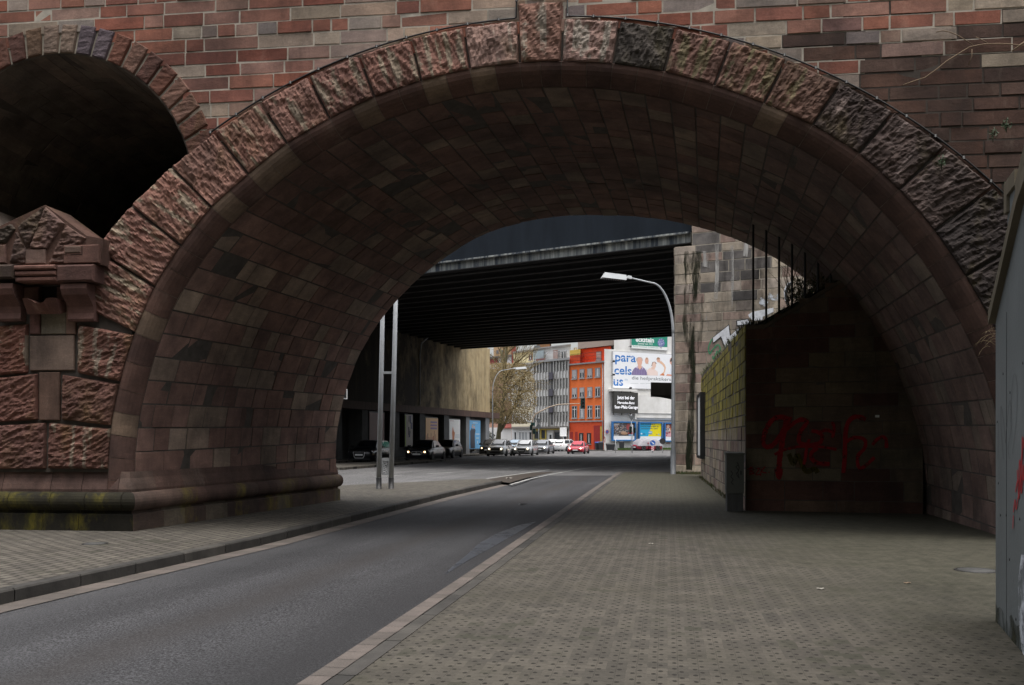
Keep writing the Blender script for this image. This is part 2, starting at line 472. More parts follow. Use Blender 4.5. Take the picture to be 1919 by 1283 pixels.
# ================================================================== GROUND
rnd = random.Random(3)
def poly(name, pts, z, m, kind='structure'):
    mb = MB(); mb.face([(x, y, z) for x, y in pts])
    o = mb.build(name, m); tag(o, kind=kind); return o

mb = MB(); mb.face([(-3000, -300, -.25), (3000, -300, -.25), (3000, 5000, -.25), (-3000, 5000, -.25)])
tag(mb.build('ground', M['asphalt_far']), kind='structure')

KL = [(-9.6, -11.0), (-7.07, 0.0), (-5.0, 9.375), (-4.52, 11.54), (-3.82, 14.6), (-2.9, 20.1), (-1.75, 27.0), (-.35, 34.2)]     # kerb beside the near lane
KR = [(-4.2, -11.0), (-2.3, 0.0), (-1.316, 5.857), (-.59, 10.19), (.59, 17.5), (1.7, 24.4), (2.83, 31.4), (3.92, 38.0), (4.8, 43.3)]

def resample(pl, ys):
    out = []
    for y in ys:
        for (x0, y0), (x1, y1) in zip(pl, pl[1:]):
            if y0 <= y <= y1:
                t = (y-y0)/(y1-y0); out.append((x0+(x1-x0)*t, y)); break
    return out
YS = [-11+i*1.0 for i in range(46)]+[34.2]
L_ = resample(KL, YS); R_ = resample(KR, YS)
# the slip lane: a cambered strip sunk below the footways
mb = MB()
def lane_z(t, y):
    zl = -.13 if y < 33 else -.13+.1*(y-33)/1.2*.0
    return zl*(1-t)+(-.012)*t
nv = 6
for (a, b), (c, d) in zip(zip(L_, R_), zip(L_[1:], R_[1:])):
    for k in range(nv):
        t0, t1 = k/nv, (k+1)/nv
        q = []
        for (l, r), t in (((a, b), t0), ((a, b), t1), ((c, d), t1), ((c, d), t0)):
            q.append((l[0]+(r[0]-l[0])*t, l[1], lane_z(t, l[1])))
        mb.face(q)
# ramp up to the main road
ends = [((-.35, 34.2), (1.2, 40.0)), ((3.28, 34.2), (4.25, 40.0))]
mb.face([(-.35, 34.2, -.13), (3.28, 34.2, -.012), (4.25, 40, -.026), (1.2, 40, -.026)])
tag(mb.build('slip_road', M['asphalt']), kind='structure')

poly('main_road', [(-60, -20), (-34, 2), (-12, 23.3), (-5.63, 30.7), (-1.07, 36), (-.35, 34.25), (1.2, 40), (4.25, 40), (4.8, 43.3), (60, 43.3), (60, 430), (-160, 430), (-160, -20)], -.03, M['asphalt_far'])

def kerb_line(name, pts, side, w, top, bot, seg, tints, mat):
    """row of kerb stones: one stone after another along a line"""
    mb = MB(); acc = []
    for (x0, y0), (x1, y1) in zip(pts, pts[1:]):
        n = max(1, int(math.hypot(x1-x0, y1-y0)/.2)); acc += [(x0+(x1-x0)*i/n, y0+(y1-y0)*i/n) for i in range(n)]
    acc.append(pts[-1])
    i = 0
    while i < len(acc)-1:
        j = min(i+int(seg/.2), len(acc)-1)
        t = rnd.choice(tints)
        a, b = Vector(acc[i]), Vector(acc[j]); d = (b-a); L = d.length; d.normalize(); n = Vector((d.y, -d.x))*side
        a2, b2 = a+d*.006, b-d*.006
        z1 = top(a) if callable(top) else top; z0 = bot
        ch = .018
        for q in ([(a2, 0, z0), (b2, 0, z0), (b2, 0, z1-ch), (a2, 0, z1-ch)], [(a2, 0, z1-ch), (b2, 0, z1-ch), (b2, ch, z1), (a2, ch, z1)], [(a2, ch, z1), (b2, ch, z1), (b2, w, z1), (a2, w, z1)]):
            mb.face([(p.x+n.x*o, p.y+n.y*o, z) for p, o, z in q], 0, t)
        i = j
    o = mb.build(name, mat); tag(o, kind='structure'); return o
dk = [(.03, .028, .025), (.04, .037, .033), (.05, .046, .041), (.035, .032, .028), (.058, .053, .046)]
kerb_line('island_kerb', KL, -1, .16, .012, -.2, 1.0, dk, M['kerb'])
KR2 = [(x+.158, y) for x, y in KR]
kerb_line('footway_kerb', KR2, 1, .14, .012, -.1, 1.0, dk, M['kerb'])
pk = [(.095, .08, .07), (.108, .09, .08), (.085, .072, .063), (.12, .10, .088)]
# gutters: flat setts level with the lane
def gutter(name, pts, side, w, zf, seg, off=0):
    mb = MB()
    for (x0, y0), (x1, y1) in zip(pts, pts[1:]):
        d = Vector((x1-x0, y1-y0)); L = d.length; d.normalize(); n = Vector((d.y, -d.x))*side
        k = max(1, int(L/seg))
        for i in range(k):
            a = Vector((x0, y0))+d*(L*i/k+.004); b = Vector((x0, y0))+d*(L*(i+1)/k-.004)
            j = rnd.uniform(-.003, .003)
            p = [a+n*off, b+n*off, b+n*(off+w+j), a+n*(off+w+j)]
            zz = zf(0), zf(w)
            mb.face([(p[0].x, p[0].y, zz[0]), (p[1].x, p[1].y, zz[0]), (p[2].x, p[2].y, zz[1]), (p[3].x, p[3].y, zz[1])], 0, rnd.choice(pk))
    tag(mb.build(name, M['gutter']), kind='structure')
gutter('island_gutter', KL, 1, .36, lambda o: -.122+o*.03, .33)
gutter('footway_gutter', KR, 1, .15, lambda o: .002, .22)

foot = [(x+.30, y) for x, y in KR]
poly('footway', foot+[(5.2, 43.3), (40, 43.3), (40, -11)], .008, M['paver'])
isl = [(x-.17, y) for x, y in KL]
poly('island_pavement', isl[:-1]+[(-.62, 34.0), (-1.07, 36), (-5.63, 30.7), (-12, 23.3), (-34, 2), (-60, -11)], .008, M['paver_side'])
# raised median between the carriageways
mb = MB()
med = [(-30, 62), (-10.1, 55.5), (-4.3, 67.5), (-4.9, 66), (-8.4, 45.8), (-26, 30)]
mb.prism([(x, y, -.06) for x, y in [(-30, 40), (-10.6, 54.8), (-4.3, 68.5), (-4.6, 65), (-8.3, 47.2), (-24, 34)]], (0, 0, .15))
tag(mb.build('median_strip', M['paver_side']), kind='structure')

# road markings (two ends given as picture points on the main road)
mb = MB()
def mark(a, b, w=.13, z=-.026):
    p, q = Vector(G(*a, -.03)), Vector(G(*b, -.03)); d = (q-p).normalized(); n = Vector((d.y, -d.x))*w/2
    mb.face([(*(p-n), z), (*(q-n), z), (*(q+n), z), (*(p+n), z)])
for a, b in [((801, 887.5), (847, 885)), ((884, 882), (919, 880)), ((945, 877.7), (974, 875.5)), ((932, 872.6), (968, 870)), ((998, 874), (1020, 873)),
             ((844, 872.6), (880, 869.5)), ((880, 869.5), (917, 867.2)), ((702, 893), (755, 890)), ((634, 898), (646, 897.5)), ((1153, 881), (1191, 878.8)), ((1040, 869), (1075, 866.5)), ((1005, 866), (1040, 864))]:
    mark(a, b)
wl = [(956, 908), (990, 898), (1030, 889), (1085, 879), (1140, 873), (1200, 868), (1262, 863.5), (1330, 860)]
for a, b in zip(wl, wl[1:]): mark(a, b, .095)
mark((912, 896.5), (1030, 880), .12)
tag(mb.build('road_markings', M['paint']), kind='structure')
mb = MB()
mb.face([(*G(912, 899, -.03), -.022), (*G(955, 905, -.03), -.022), (*G(985, 896, -.03), -.022), (*G(1040, 884, -.03), -.022), (*G(1000, 885.5, -.03), -.022), (*G(950, 892, -.03), -.022)])
tag(mb.build('gravel_patch', plain('brown grit', (.034, .025, .018), .95, var=.4, scale=20)), kind='structure')

# wet film on the lane's low side, sky reflection painted in as pale blue
mb = MB()
w0 = [(862, 1062), (905, 1034), (955, 1008), (1010, 980)]; w1 = [(846, 1070), (868, 1044), (925, 1010), (975, 990)]
top = [(905, 1012), (950, 996), (990, 984)]
pts = [G(835, 1080, -.02), G(880, 1052, -.02), G(930, 1024, -.02), G(985, 992, -.02), G(1008, 978, -.02), G(975, 985, -.02), G(935, 1000, -.02), G(900, 1020, -.02), G(880, 1040, -.02), G(855, 1060, -.02)]
mb.face([(x-.03, y, -.0105) for x, y in pts])
wf = N('wet film sky sheen')
fz = wf.ramp(wf.noise(1.1, 5, .7), .22, .5)
M['wet'] = wf.out((.075, .083, .1), .35, 0, .5, alpha=wf.math('MULTIPLY', fz, .6))
tag(mb.build('puddle_sheen', M['wet']), kind='structure')

def disc(name, px, py, r, label, cat, mat, z=.012, zz=0):
    x, y = G(px, py, z); b = MB()
    b.lathe((x, y, z-.02), (0, 0, 1), [(r*1.18, 0), (r*1.18, .021), (r*1.05, .022), (r*1.04, .018)], 24, 1)
    b.lathe((x, y, z-.02), (0, 0, 1), [(r, 0), (r, .024), (.001, .025)], 24, 0)
    return tag(b.build(name, [mat, M['iron']], None, (x, y, z)), label, cat)
lid = plain('pale metal lid', (.06, .06, .058), .7, .0, var=.3, scale=12)
disc('utility_cover', 178, 1018, .15, 'small round metal cover set in the island pavement beside the arch pier', 'cover', lid)
disc('utility_cover', 1830, 1068, .2, 'pale round metal cover in the footway near the grey concrete wall', 'cover', lid)
x, y = G(999, 946, -.06)
b = MB(); 
zc = -.05
b.box((x-.34, y-.35, -.2), (x+.34, y+.35, zc), 1)
for k in range(9): b.box((x-.3, y-.31+k*.07, zc-.01), (x+.3, y-.275+k*.07, zc+.006), 0)
tag(b.build('drain_grate', [M['iron'], M['black']], None, (x, y, zc)), 'dark square drain grate sunk in the slip lane', 'drain')

# litter: pale scraps on the pavers
for i, (px, py, tx) in enumerate([(1220, 1019, 'pale scrap of paper on the footway inside the arch mouth'), (1538, 1104, 'white paper scrap on the damp pavers'), (1700, 1093, 'tan crumpled scrap on pavers near the utility cover'), (954, 897, 'white flattened scrap on the grit by the island tip')]):
    x, y = G(px, py, .01 if i < 3 else -.03); b = MB(); r2 = random.Random(i)
    k = .75 if i < 3 else 2.6
    b.grid(lambda u, v: (x+(u-.5)*.09*k, y+(v-.5)*.06*k, (.012 if i < 3 else -.02)+.016*k*abs(math.sin(u*4+v*3+i))), 4, 4, 0, (.32, .3, .26) if i != 2 else (.2, .14, .09))
    tag(b.build('litter_scrap', M['tint'], None, (x, y, 0)), tx, 'litter')

# ================================================================== SANDSTONE ARCH BRIDGE
EU = Vector((.99208, -.12563, 0)); EN = Vector((.12563, .99208, 0)); N0, N1 = 14.6985, 22.58
def BR(u, z, w=0.0):
    q = EU*u+EN*(N0-w); return Vector((q.x, q.y, z))
def on(px, py, n=N0):
    rx = (px-CX)/F; rz = (HY-py)/F; t = n/(EN.x*rx+EN.y)
    return EU.x*rx*t+EU.y*t, H+rz*t
def interp(tab, x):
    for (a, b), (c, d) in zip(tab, tab[1:]):
        if x <= c: return b+(d-b)*max(0, (x-a))/(c-a)
    return tab[-1][1]
CI = (-1.421, .09); RI0 = 7.2455
CO = (-1.524, -1.4576); RO = 9.394
CF = (-.721, .276); RF0 = 6.619
TI = [(0, -.17), (7, -.16), (13, -.08), (20, -.02), (26, .04), (31, .09), (44, .1), (50, .05), (56, .05), (62, .01), (75, -.03), (92, -.07), (111, -.06), (118, -.03), (124, .03), (131, .07), (137, .05), (149, 0), (180, 0)]
TF = [(0, -.17), (5, -.14), (12, -.05), (20, .02), (30, .1), (40, .11), (50, .1), (65, .1), (75, 0), (90, -.15), (100, -.15), (110, -.1), (120, -.02), (130, .08), (140, .1), (150, .05), (160, 0), (180, .05)]
def dirp(p): return -math.cos(R(p)), math.sin(R(p))
def inner(p, dr=0.0):
    c, s = dirp(p); r = RI0+interp(TI, p)+dr
    return CI[0]+c*r, CI[1]+s*r
def outer(p, dr=0.0):
    c, s = dirp(p); ex, ez = CI[0]-CO[0], CI[1]-CO[1]
    b = c*ex+s*ez; q = ex*ex+ez*ez-(RO+dr)**2
    t = -b+math.sqrt(b*b-q)
    return CI[0]+c*t, CI[1]+s*t
def farp(p):
    c, s = dirp(p); r = RF0+interp(TF, p); return CF[0]+c*r, CF[1]+s*r
SI = (-9.367, 5.471, 2.339); SO = (-9.321, 5.558, 2.739)

org = BR(-1.4, 0, 0)
bridge = thing('arch_bridge', 'red sandstone railway arch bridge spanning the slip lane and footway', 'bridge', org)

# --- palettes
def brown(u, z):
    q = min(1, max(0, (u-1.9)/2.2))*min(1, max(0, (7.95-z)/1.1))
    return q > .5+.5*math.sin(u*12.9898+z*78.233)

def pal_front(u, z, r):
    k = r.random()
    reds = [(.215, .085, .06), (.255, .108, .076), (.175, .065, .048), (.285, .128, .093), (.2, .085, .066), (.23, .122, .095)]
    pale = [(.33, .275, .215), (.37, .315, .255), (.29, .245, .2), (.35, .275, .225)]
    greys = [(.2, .168, .155), (.175, .15, .15), (.235, .2, .178), (.2, .172, .15)]
    pp = .34 if -4.6 < u < -.8 else .16
    if u > 0: pp = .2
    if k < pp: c = r.choice(pale)
    elif k < pp+(.16 if u < 0 else .30): c = r.choice(greys)
    else: c = r.choice(reds)
    c2 = r.choice(reds+reds+greys); k2 = r.uniform(0, .55); c = tuple(x*(1-k2)+y*k2 for x, y in zip(c, c2))
    if brown(u, z):      # brown weathered right haunch
        c = r.choice([(.115, .066, .052), (.13, .075, .058), (.095, .06, .05), (.12, .076, .062)])
    h = r.uniform(-.025, .025); c = jit(c, r.uniform(1.35, 1.9) if not brown(u, z) else r.uniform(.9, 1.2)); m = sum(c)/3
    return (c[0]*(1+h), c[1], c[2]*(1-h))

def stones(mb, f, rows, spans, lens, pal, gap=.008, h=.02, ch=.012, r=random, jit=.012, mort=1, mt=(.36, .32, .26), sub=1):
    for v0, v1 in rows:
        for a, b in spans(v0, v1):
            if b-a < .03: continue
            u = a
            while u < b-1e-6:
                L = r.uniform(*lens)
                e = u+L
                if b-e < lens[0]*.6: e = b
                e = min(e, b)
                c = pal((u+e)/2, (v0+v1)/2, r)
                hh = h+r.uniform(-jit, jit)
                g = gap
                x0, x1, y0, y1 = u+g/2, e-g/2, v0+g/2, v1-g/2
                A = [(x0, y0), (x1, y0), (x1, y1), (x0, y1)]
                q = min(ch, (x1-x0)*.3)
                j = lambda: r.uniform(-.004, .004)
                B = [(x0+q+j(), y0+q+j()), (x1-q+j(), y0+q+j()), (x1-q+j(), y1-q+j()), (x0+q+j(), y1-q+j())]
                lo = [f(p[0], p[1], -.012) for p in A]
                hi = [f(p[0], p[1], hh+j()) for p in B]
                mb.raw(lo+hi, [(4, 5, 6, 7), (0, 1, 5, 4), (1, 2, 6, 5), (2, 3, 7, 6), (3, 0, 4, 7)], 0, c)
                u = e
            # mortar bed, split so that it follows curves
            n = max(1, int((b-a)/1.2))
            for i in range(n):
                p, q = a+(b-a)*i/n, a+(b-a)*(i+1)/n
                mw = h*.45
                mb.face([f(p, v0, mw), f(q, v0, mw), f(q, v1, mw), f(p, v1, mw)], mort, mt((p+q)/2, v0) if callable(mt) else mt)

def cut(spans, lo, hi):
    out = []
    for a, b in spans:
        if hi <= a or lo >= b: out.append((a, b)); continue
        if lo > a: out.append((a, lo))
        if hi < b: out.append((hi, b))
    return out
UL, UR, ZT = -17.0, 13.0, 9.6
def spandrel_spans(z0, z1):
    sp = [(UL, UR)]
    # main opening: hidden under the ring, measured at the lower edge of the course
    zz = z0-.0
    rr = RO-.27
    if zz < CO[1]+rr:
        d = math.sqrt(max(0, rr*rr-max(0, zz-CO[1])**2)); lo, hi = CO[0]-d, CO[0]+d
        d2 = math.sqrt(max(0, rr*rr-min(rr, max(0, z1-CO[1]))**2))
        sp = cut(sp, lo if True else 0, hi)
    r2 = SO[2]-.25
    if zz < SO[1]+r2:
        q = max(0, zz-SO[1]); d = math.sqrt(max(0, r2*r2-q*q)); sp = cut(sp, SO[0]-d, SO[0]+d)
    if z1 < 4.75: sp = cut(sp, UL, CO[0])
    return [(a, b) for a, b in sp if b-a > .02]
mb = MB(); r = random.Random(11)
rows = []; z = 0.0
while z < ZT:
    hgt = r.choice([.198, .205, .212, .22]); rows.append((z, z+hgt)); z += hgt
def mort_front(u, z):
    return (.075, .06, .05) if brown(u, z) else (.5, .45, .38)
stones(mb, BR, rows, spandrel_spans, (.26, .95), pal_front, .014, .018, .009, r, .009, mt=mort_front)
mb.build('spandrel_wall', [M['stone'], M['mortar']], bridge)

# body of the bridge behind the facing (deck, rear face) so that it is solid
mb = MB()
top = 9.6
PH = [i*3.0 for i in range(61)]
def BRn(u, z, n):
    q = EU*u+EN*n; return Vector((q.x, q.y, z))
a, b, c, d = BRn(UL, top, N0), BRn(UR, top, N0), BRn(UR, top, N1), BRn(UL, top, N1)
mb.face([a, b, c, d])
for p, q in zip(PH, PH[1:]):                                  # rear face round the arch
    (u0, z0), (u1, z1) = farp(p), farp(q)
    mb.face([BRn(u0, z0, N1+.02), BRn(u1, z1, N1+.02), BRn(u1, top, N1+.02), BRn(u0, top, N1+.02)])
u0 = farp(0)[0]; mb.face([BRn(UL, -.1, N1+.02), BRn(u0, -.1, N1+.02), BRn(u0, top, N1+.02), BRn(UL, top, N1+.02)])
u0 = farp(180)[0]; mb.face([BRn(u0, -.1, N1+.02), BRn(UR, -.1, N1+.02), BRn(UR, top, N1+.02), BRn(u0, top, N1+.02)])
for u in (UL, UR): mb.face([BRn(u, -.1, N0), BRn(u, -.1, N1), BRn(u, top, N1), BRn(u, top, N0)])
mb.build('bridge_body', M['soil'], bridge)
mb = MB()
mb.hexa([BRn(UL, top+.004, N0-.12), BRn(UR, top+.004, N0-.12), BRn(UR, top+.004, N0+.35), BRn(UL, top+.004, N0+.35), BRn(UL, top+.9, N0-.12), BRn(UR, top+.9, N0-.12), BRn(UR, top+.9, N0+.35), BRn(UL, top+.9, N0+.35)], 0, (.2, .12, .09))
mb.build('parapet', M['stone'], bridge)

# --- quarry-faced stones
def chisel(p, sd):
    wob = noise.noise(Vector((p.x*2.5, p.y*2.5, sd)))*.9
    q = Vector((p.x*4.2+sd*7.1+wob, p.y*11+sd*3.3+wob*.7, sd*1.7))
    d, _ = noise.voronoi(q)
    d2, _ = noise.voronoi(q*2.1+Vector((3, 1, 0)))
    # scooped cuts with sharp crests
    return min(d[0], .75)*.6+min(d2[0], .8)*.4
def rough(mb, f, quad, tint, sd, bulge=.10, base=.025, dens=34, ang=0.0, amp=1.0, pale=None, edge=-.02):
    """quad: 4 (u,z) corners of the stone, counter-clockwise; a bulging chiselled face with drafted margins"""
    q = [Vector(p) for p in quad]
    wu = ((q[1]-q[0]).length+(q[2]-q[3]).length)/2; wv = ((q[3]-q[0]).length+(q[2]-q[1]).length)/2
    nu, nv = max(6, int(dens*wu)), max(6, int(dens*wv))
    ca, sa = math.cos(ang), math.sin(ang)
    vs = []
    for j in range(nv+1):
        for i in range(nu+1):
            s, t = i/nu, j/nv
            p = (q[0]*(1-s)+q[1]*s)*(1-t)+(q[3]*(1-s)+q[2]*s)*t
            e = min(s*wu, (1-s)*wu, t*wv, (1-t)*wv)
            e2 = e+.018*noise.noise(Vector((p.x*6, p.y*6, sd)))
            k = max(0., min(1, e2/.05)); k = k*(2-k)
            pr = Vector((p.x*ca+p.y*sa, -p.x*sa+p.y*ca))
            w = base+k*(bulge*.55*(.62+.5*noise.noise(Vector((p.x*2.2, p.y*2.2, sd))))+amp*.085*(chisel(pr, sd)-.32)+amp*.014*noise.noise(Vector((p.x*21, p.y*21, sd))))
            if e < 1e-6: w = edge
            vs.append(f(p.x, p.y, w))
    fs = [(j*(nu+1)+i, j*(nu+1)+i+1, (j+1)*(nu+1)+i+1, (j+1)*(nu+1)+i) for j in range(nv) for i in range(nu)]
    off = len(mb.v); mb.v.extend(tuple(v) for v in vs)
    for k, ff in enumerate(fs):
        t = tint
        if pale is not None:
            i, j = k % nu, k//nu
            x = noise.noise(Vector((i*.24+sd*9.3, j*.035+sd, sd)))+.25*noise.noise(Vector((i*.5, j*.5, sd)))
            y = max(0, min(1, (x-.18)/.2)); t = tuple(p*(1-y)+q_*y for p, q_ in zip(tint, pale))
        mb.f.append(tuple(z+off for z in ff)); mb.m.append(0); mb.sm.append(False); mb.t.append(t)

JO = [25.4]+[31.7+6.2*i for i in range(9)]+[87.5, 92.6]+[98.9+6.22*i for i in range(10)]+[161.2, 168, 174.5]
mb = MB(); r = random.Random(5)
ks = None
for i, (p0, p1) in enumerate(zip(JO, JO[1:])):
    key = abs((p0+p1)/2-90) < 2
    g = .035
    if p1 > 156 and False: continue
    a, b = inner(p0+g), inner(p1-g); c, d = outer(p1-g), outer(p0+g)
    if key:
        c = (c[0], c[1]+.27); d = (d[0]-.02, d[1]+.27)
        m2 = MB(); rough(m2, BR, [a, b, c, d], (.29, .165, .13), 40, .13, .03, 30, R(-60), pale=(.42, .36, .3)); m2.build('keystone', M['rough'], bridge); continue
    mid = (p0+p1)/2
    if mid < 80: t = r.choice([(.25, .115, .085), (.29, .14, .105), (.23, .105, .08)])
    elif mid < 100: t = (.33, .2, .165)
    elif mid < 106: t = (.07, .058, .05)
    elif mid < 125: t = r.choice([(.27, .14, .1), (.24, .12, .09)])
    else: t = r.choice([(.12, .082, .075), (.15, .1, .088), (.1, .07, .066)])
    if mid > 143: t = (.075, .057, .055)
    pl = None
    if 80 < mid < 100: pl = (.40, .35, .30)
    elif mid < 80 and r.random() < .75: pl = (.32, .26, .2)
    elif 125 < mid < 143: pl = (.20, .155, .145)
    elif 106 < mid < 125: pl = (.2, .165, .10)
    m_ = sum(t)/3; t = tuple(x*.8+m_*.2 for x in t)
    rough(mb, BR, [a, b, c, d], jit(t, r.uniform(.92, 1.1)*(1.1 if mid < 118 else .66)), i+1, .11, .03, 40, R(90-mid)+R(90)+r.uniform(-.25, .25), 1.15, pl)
# dark reveal behind the stones
for p, q in zip(JO, JO[1:]):
    for s in range(3):
        a0, a1 = p+(q-p)*s/3, p+(q-p)*(s+1)/3
        mb.face([BR(*inner(a0, .0), .004), BR(*inner(a1, .0), .004), BR(*outer(a1), .004), BR(*outer(a0), .004)], 1)
        mb.face([BR(*inner(a0), .004), BR(*inner(a1), .004), BR(*inner(a1), -.35), BR(*inner(a0), -.35)], 1)
        mb.face([BR(*outer(a0), .004), BR(*outer(a1), .004), BR(*outer(a1), -.05), BR(*outer(a0), -.05)], 1)
mb.build('arch_ring', [M['rough'], M['mortar_dark']], bridge)

# --- cable clipped round the extrados
mb = MB()
pts = []
for i in range(0, 121):
    p = 50+i*(156-50)/120
    u, z = outer(p, .035); pts.append((u, z))
cb = []
kl, kr = inner(87.5)[0]-.06, inner(92.6)[0]+.09
for u, z in pts:
    if kl-.0 < u < kr: continue
    cb.append((u, z))
li = max(i for i, (u, z) in enumerate(cb) if u < kl+.001)
zl, zr = cb[li][1], cb[li+1][1]
kt = outer(90)[1]+.33
cb[li+1:li+1] = [(kl, zl+.01), (kl+.01, kt-.03), (kl+.05, kt), (kr-.05, kt-.015), (kr, kt-.05), (kr+.005, zr+.01)]
mb.tube([BR(u, z, .04) for u, z in cb], .014, 6)
for i in range(0, len(cb), 4):
    u, z = cb[i]; q = BR(u, z, .05); mb.lathe(q, (0, 0, 1), [(.022, -.02), (.022, .02)], 6)
tag(mb.build('cable', M['black'], bridge))

# --- rounded arris and barrel vault
mb = MB(); r = random.Random(9)
MPH = [0, 6, 12, 18]+JO[:-1]+[174.5, 180]
MPH = sorted(set(round(x, 2) for x in MPH)); MM = []
for a, b in zip(MPH, MPH[1:]):
    MM += [(a+(b-a)*k/2, a+(b-a)*(k+1)/2) for k in range(2)]
prof = [(t, ) for t in range(0)]
def mould(p, k, K=7):
    t = k/K*math.pi/2
    return inner(p, -.26*math.sin(t)), .05-(.34-.34*math.cos(t))
for a, b in MM:
    c = r.choice([(.135, .082, .069), (.155, .092, .076), (.165, .1, .083), (.12, .074, .064)] if r.random() < .88 else [(.22, .16, .12)])
    c = tuple(x*1.1 for x in c)
    if a > 120: c = tuple(x*.72 for x in c)
    for s in range(2):
        a0 = a+(b-a)*s/2+(.04 if s == 0 else 0); a1 = a+(b-a)*(s+1)/2-(.04 if s == 1 else 0)
        for k in range(7):
            q = []
            for p, kk in ((a0, k), (a1, k), (a1, k+1), (a0, k+1)):
                (u, z), w = mould(p, kk); q.append(BR(u, z, w))
            mb.face(q, 0, c, True)
        (u0, z0), (u1, z1) = inner(a0), inner(a1)
        mb.face([BR(*inner(a0, .02), .03), BR(*inner(a1, .02), .03), BR(u1, z1, .056), BR(u0, z0, .056)], 0, c)
for a, b in zip(PH, PH[1:]):
    for k in range(7):
        q = []
        for p, kk in ((a, k), (b, k), (b, k+1), (a, k+1)):
            (u, z), w = mould(p, kk); u -= dirp(p)[0]*-.008; z += dirp(p)[1]*.008; q.append(BR(u, z, w-.006))
        mb.face(q, 1, (.2, .17, .14))
mb.build('arch_moulding', [M['vault'], M['mortar']], bridge)

NV0 = N0+.285
def vault(t, phi, w=0.0):
    """t 0..1 through the bridge, phi degrees round the barrel, w toward the road"""
    dn = 0.0
    if phi < 0 or phi > 180: dn = (-phi if phi < 0 else phi-180)/180*ARC; phi = min(180, max(0, phi))
    u0, z0 = inner(phi, -.26-w); u1, z1 = farp(phi)
    c, s = dirp(phi); u1 -= c*w; z1 -= s*w
    return BRn(u0+(u1-u0)*t, z0+(z1-z0)*t-dn, NV0+(N1-NV0)*t)
ARC = math.pi*6.75; LEN = N1-NV0
def fv(u, v, w): return vault(min(max(u/LEN, 0), 1), v/ARC*180, w)
def pal_vault(u, v, r):
    p = v/ARC*180
    reds = [(.14, .078, .066), (.165, .092, .077), (.12, .068, .06), (.16, .095, .083), (.13, .08, .07)]
    beige = [(.20, .165, .13), (.185, .15, .12), (.215, .175, .14), (.165, .125, .1)]
    k = .27 if p < 110 else .22
    c = r.choice(beige) if r.random() < k else r.choice(reds)
    c = tuple(x*.6+y*.4 for x, y in zip(c, (.155, .108, .09)))
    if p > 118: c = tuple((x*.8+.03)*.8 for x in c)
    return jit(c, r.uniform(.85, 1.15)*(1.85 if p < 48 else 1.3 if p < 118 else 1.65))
mb = MB(); r = random.Random(21)
nrow = 54; rows = [(-.42, 0)]+[(ARC*i/nrow, ARC*(i+1)/nrow) for i in range(nrow)]+[(ARC, ARC+.42)]
stones(mb, fv, rows, lambda a, b: [(0, LEN)], (.32, .82), pal_vault, .012, .014, .009, r, .008)
mb.build('vault', [M['vault'], M['mortar_dark']], bridge)

# --- pier: front blocks
def q5(x, y):      # enlarged-view coordinates -> wall coordinates
    return on(x/2.003, 380+y/2.003)
def blk(pts): return [q5(*p) for p in pts]
mb = MB()
front = [([(296, 640), (455, 672), (512, 495), (300, 455)], 3, (.24, .12, .095)),
         ([(236, 815), (422, 838), (452, 678), (236, 642)], 4, (.2, .105, .085)),
         ([(186, 998), (414, 1000), (420, 846), (188, 822)], 5, (.22, .11, .088)),
         ([(-120, 660), (110, 640), (112, 452), (-120, 470)], 6, (.22, .1, .078)),
         ([(-120, 832), (148, 815), (148, 638), (-120, 668)], 7, (.21, .105, .085)),
         ([(-120, 1000), (178, 1000), (178, 822), (-120, 840)], 8, (.2, .105, .088)),
         ([(-420, 655), (-126, 662), (-126, 470), (-420, 440)], 9, (.2, .1, .08)),
         ([(-420, 835), (-126, 835), (-126, 668), (-420, 660)], 10, (.2, .1, .08)),
         ([(-420, 1000), (-126, 1000), (-126, 842), (-420, 842)], 12, (.2, .1, .08))]
for pts, sd, t in front: rough(mb, BR, blk(pts), t, sd+50, .12, .03, 40, R(20), 1.1, (.36, .29, .23) if sd in (3, 5, 6) else None)
gq = [inner(25.4), inner(31.6), outer(31.6), (outer(25.4)[0]+.05, outer(25.4)[1])]
mb.build('pier_block_face', M['rough'], bridge)
mb = MB()
q = blk([(-420, 1010), (430, 1010), (500, 500), (420, 150), (-420, 150)])
mb.face([BR(*p, .006) for p in q], 1)
def slab(x0, y0, x1, y1, w0, w1, t, ch=.012):
    (u0, z0), (u1, z1) = q5(x0, y1), q5(x1, y0); zc = (z0, z1)
    A = [(u0, z0), (u1, z0), (u1, z1), (u0, z1)]; B = [(u0+ch, z0+ch), (u1-ch, z0+ch), (u1-ch, z1-ch), (u0+ch, z1-ch)]
    vs = [BR(*p, w0) for p in A]+[BR(*p, w1-ch) for p in A]+[BR(*p, w1) for p in B]
    fs = [(8, 9, 10, 11)]+[(i, (i+1) % 4, 4+(i+1) % 4, 4+i) for i in range(4)]+[(4+i, 4+(i+1) % 4, 8+(i+1) % 4, 8+i) for i in range(4)]
    mb.raw(vs, fs, 0, t)
slab(118, 498, 284, 630, .0, .05, (.27, .2, .165)); slab(154, 636, 230, 816, 0, .06, (.18, .115, .09))
slab(118, 372, 156, 494, 0, .055, (.19, .1, .085)); slab(158, 400, 252, 494, 0, .035, (.25, .215, .165)); slab(254, 372, 290, 494, 0, .055, (.21, .13, .1))
slab(-420, 372, 10, 446, 0, .045, (.2, .1, .085))
mb.build('pier_panel', [M['stone'], M['mortar_dark']], bridge)

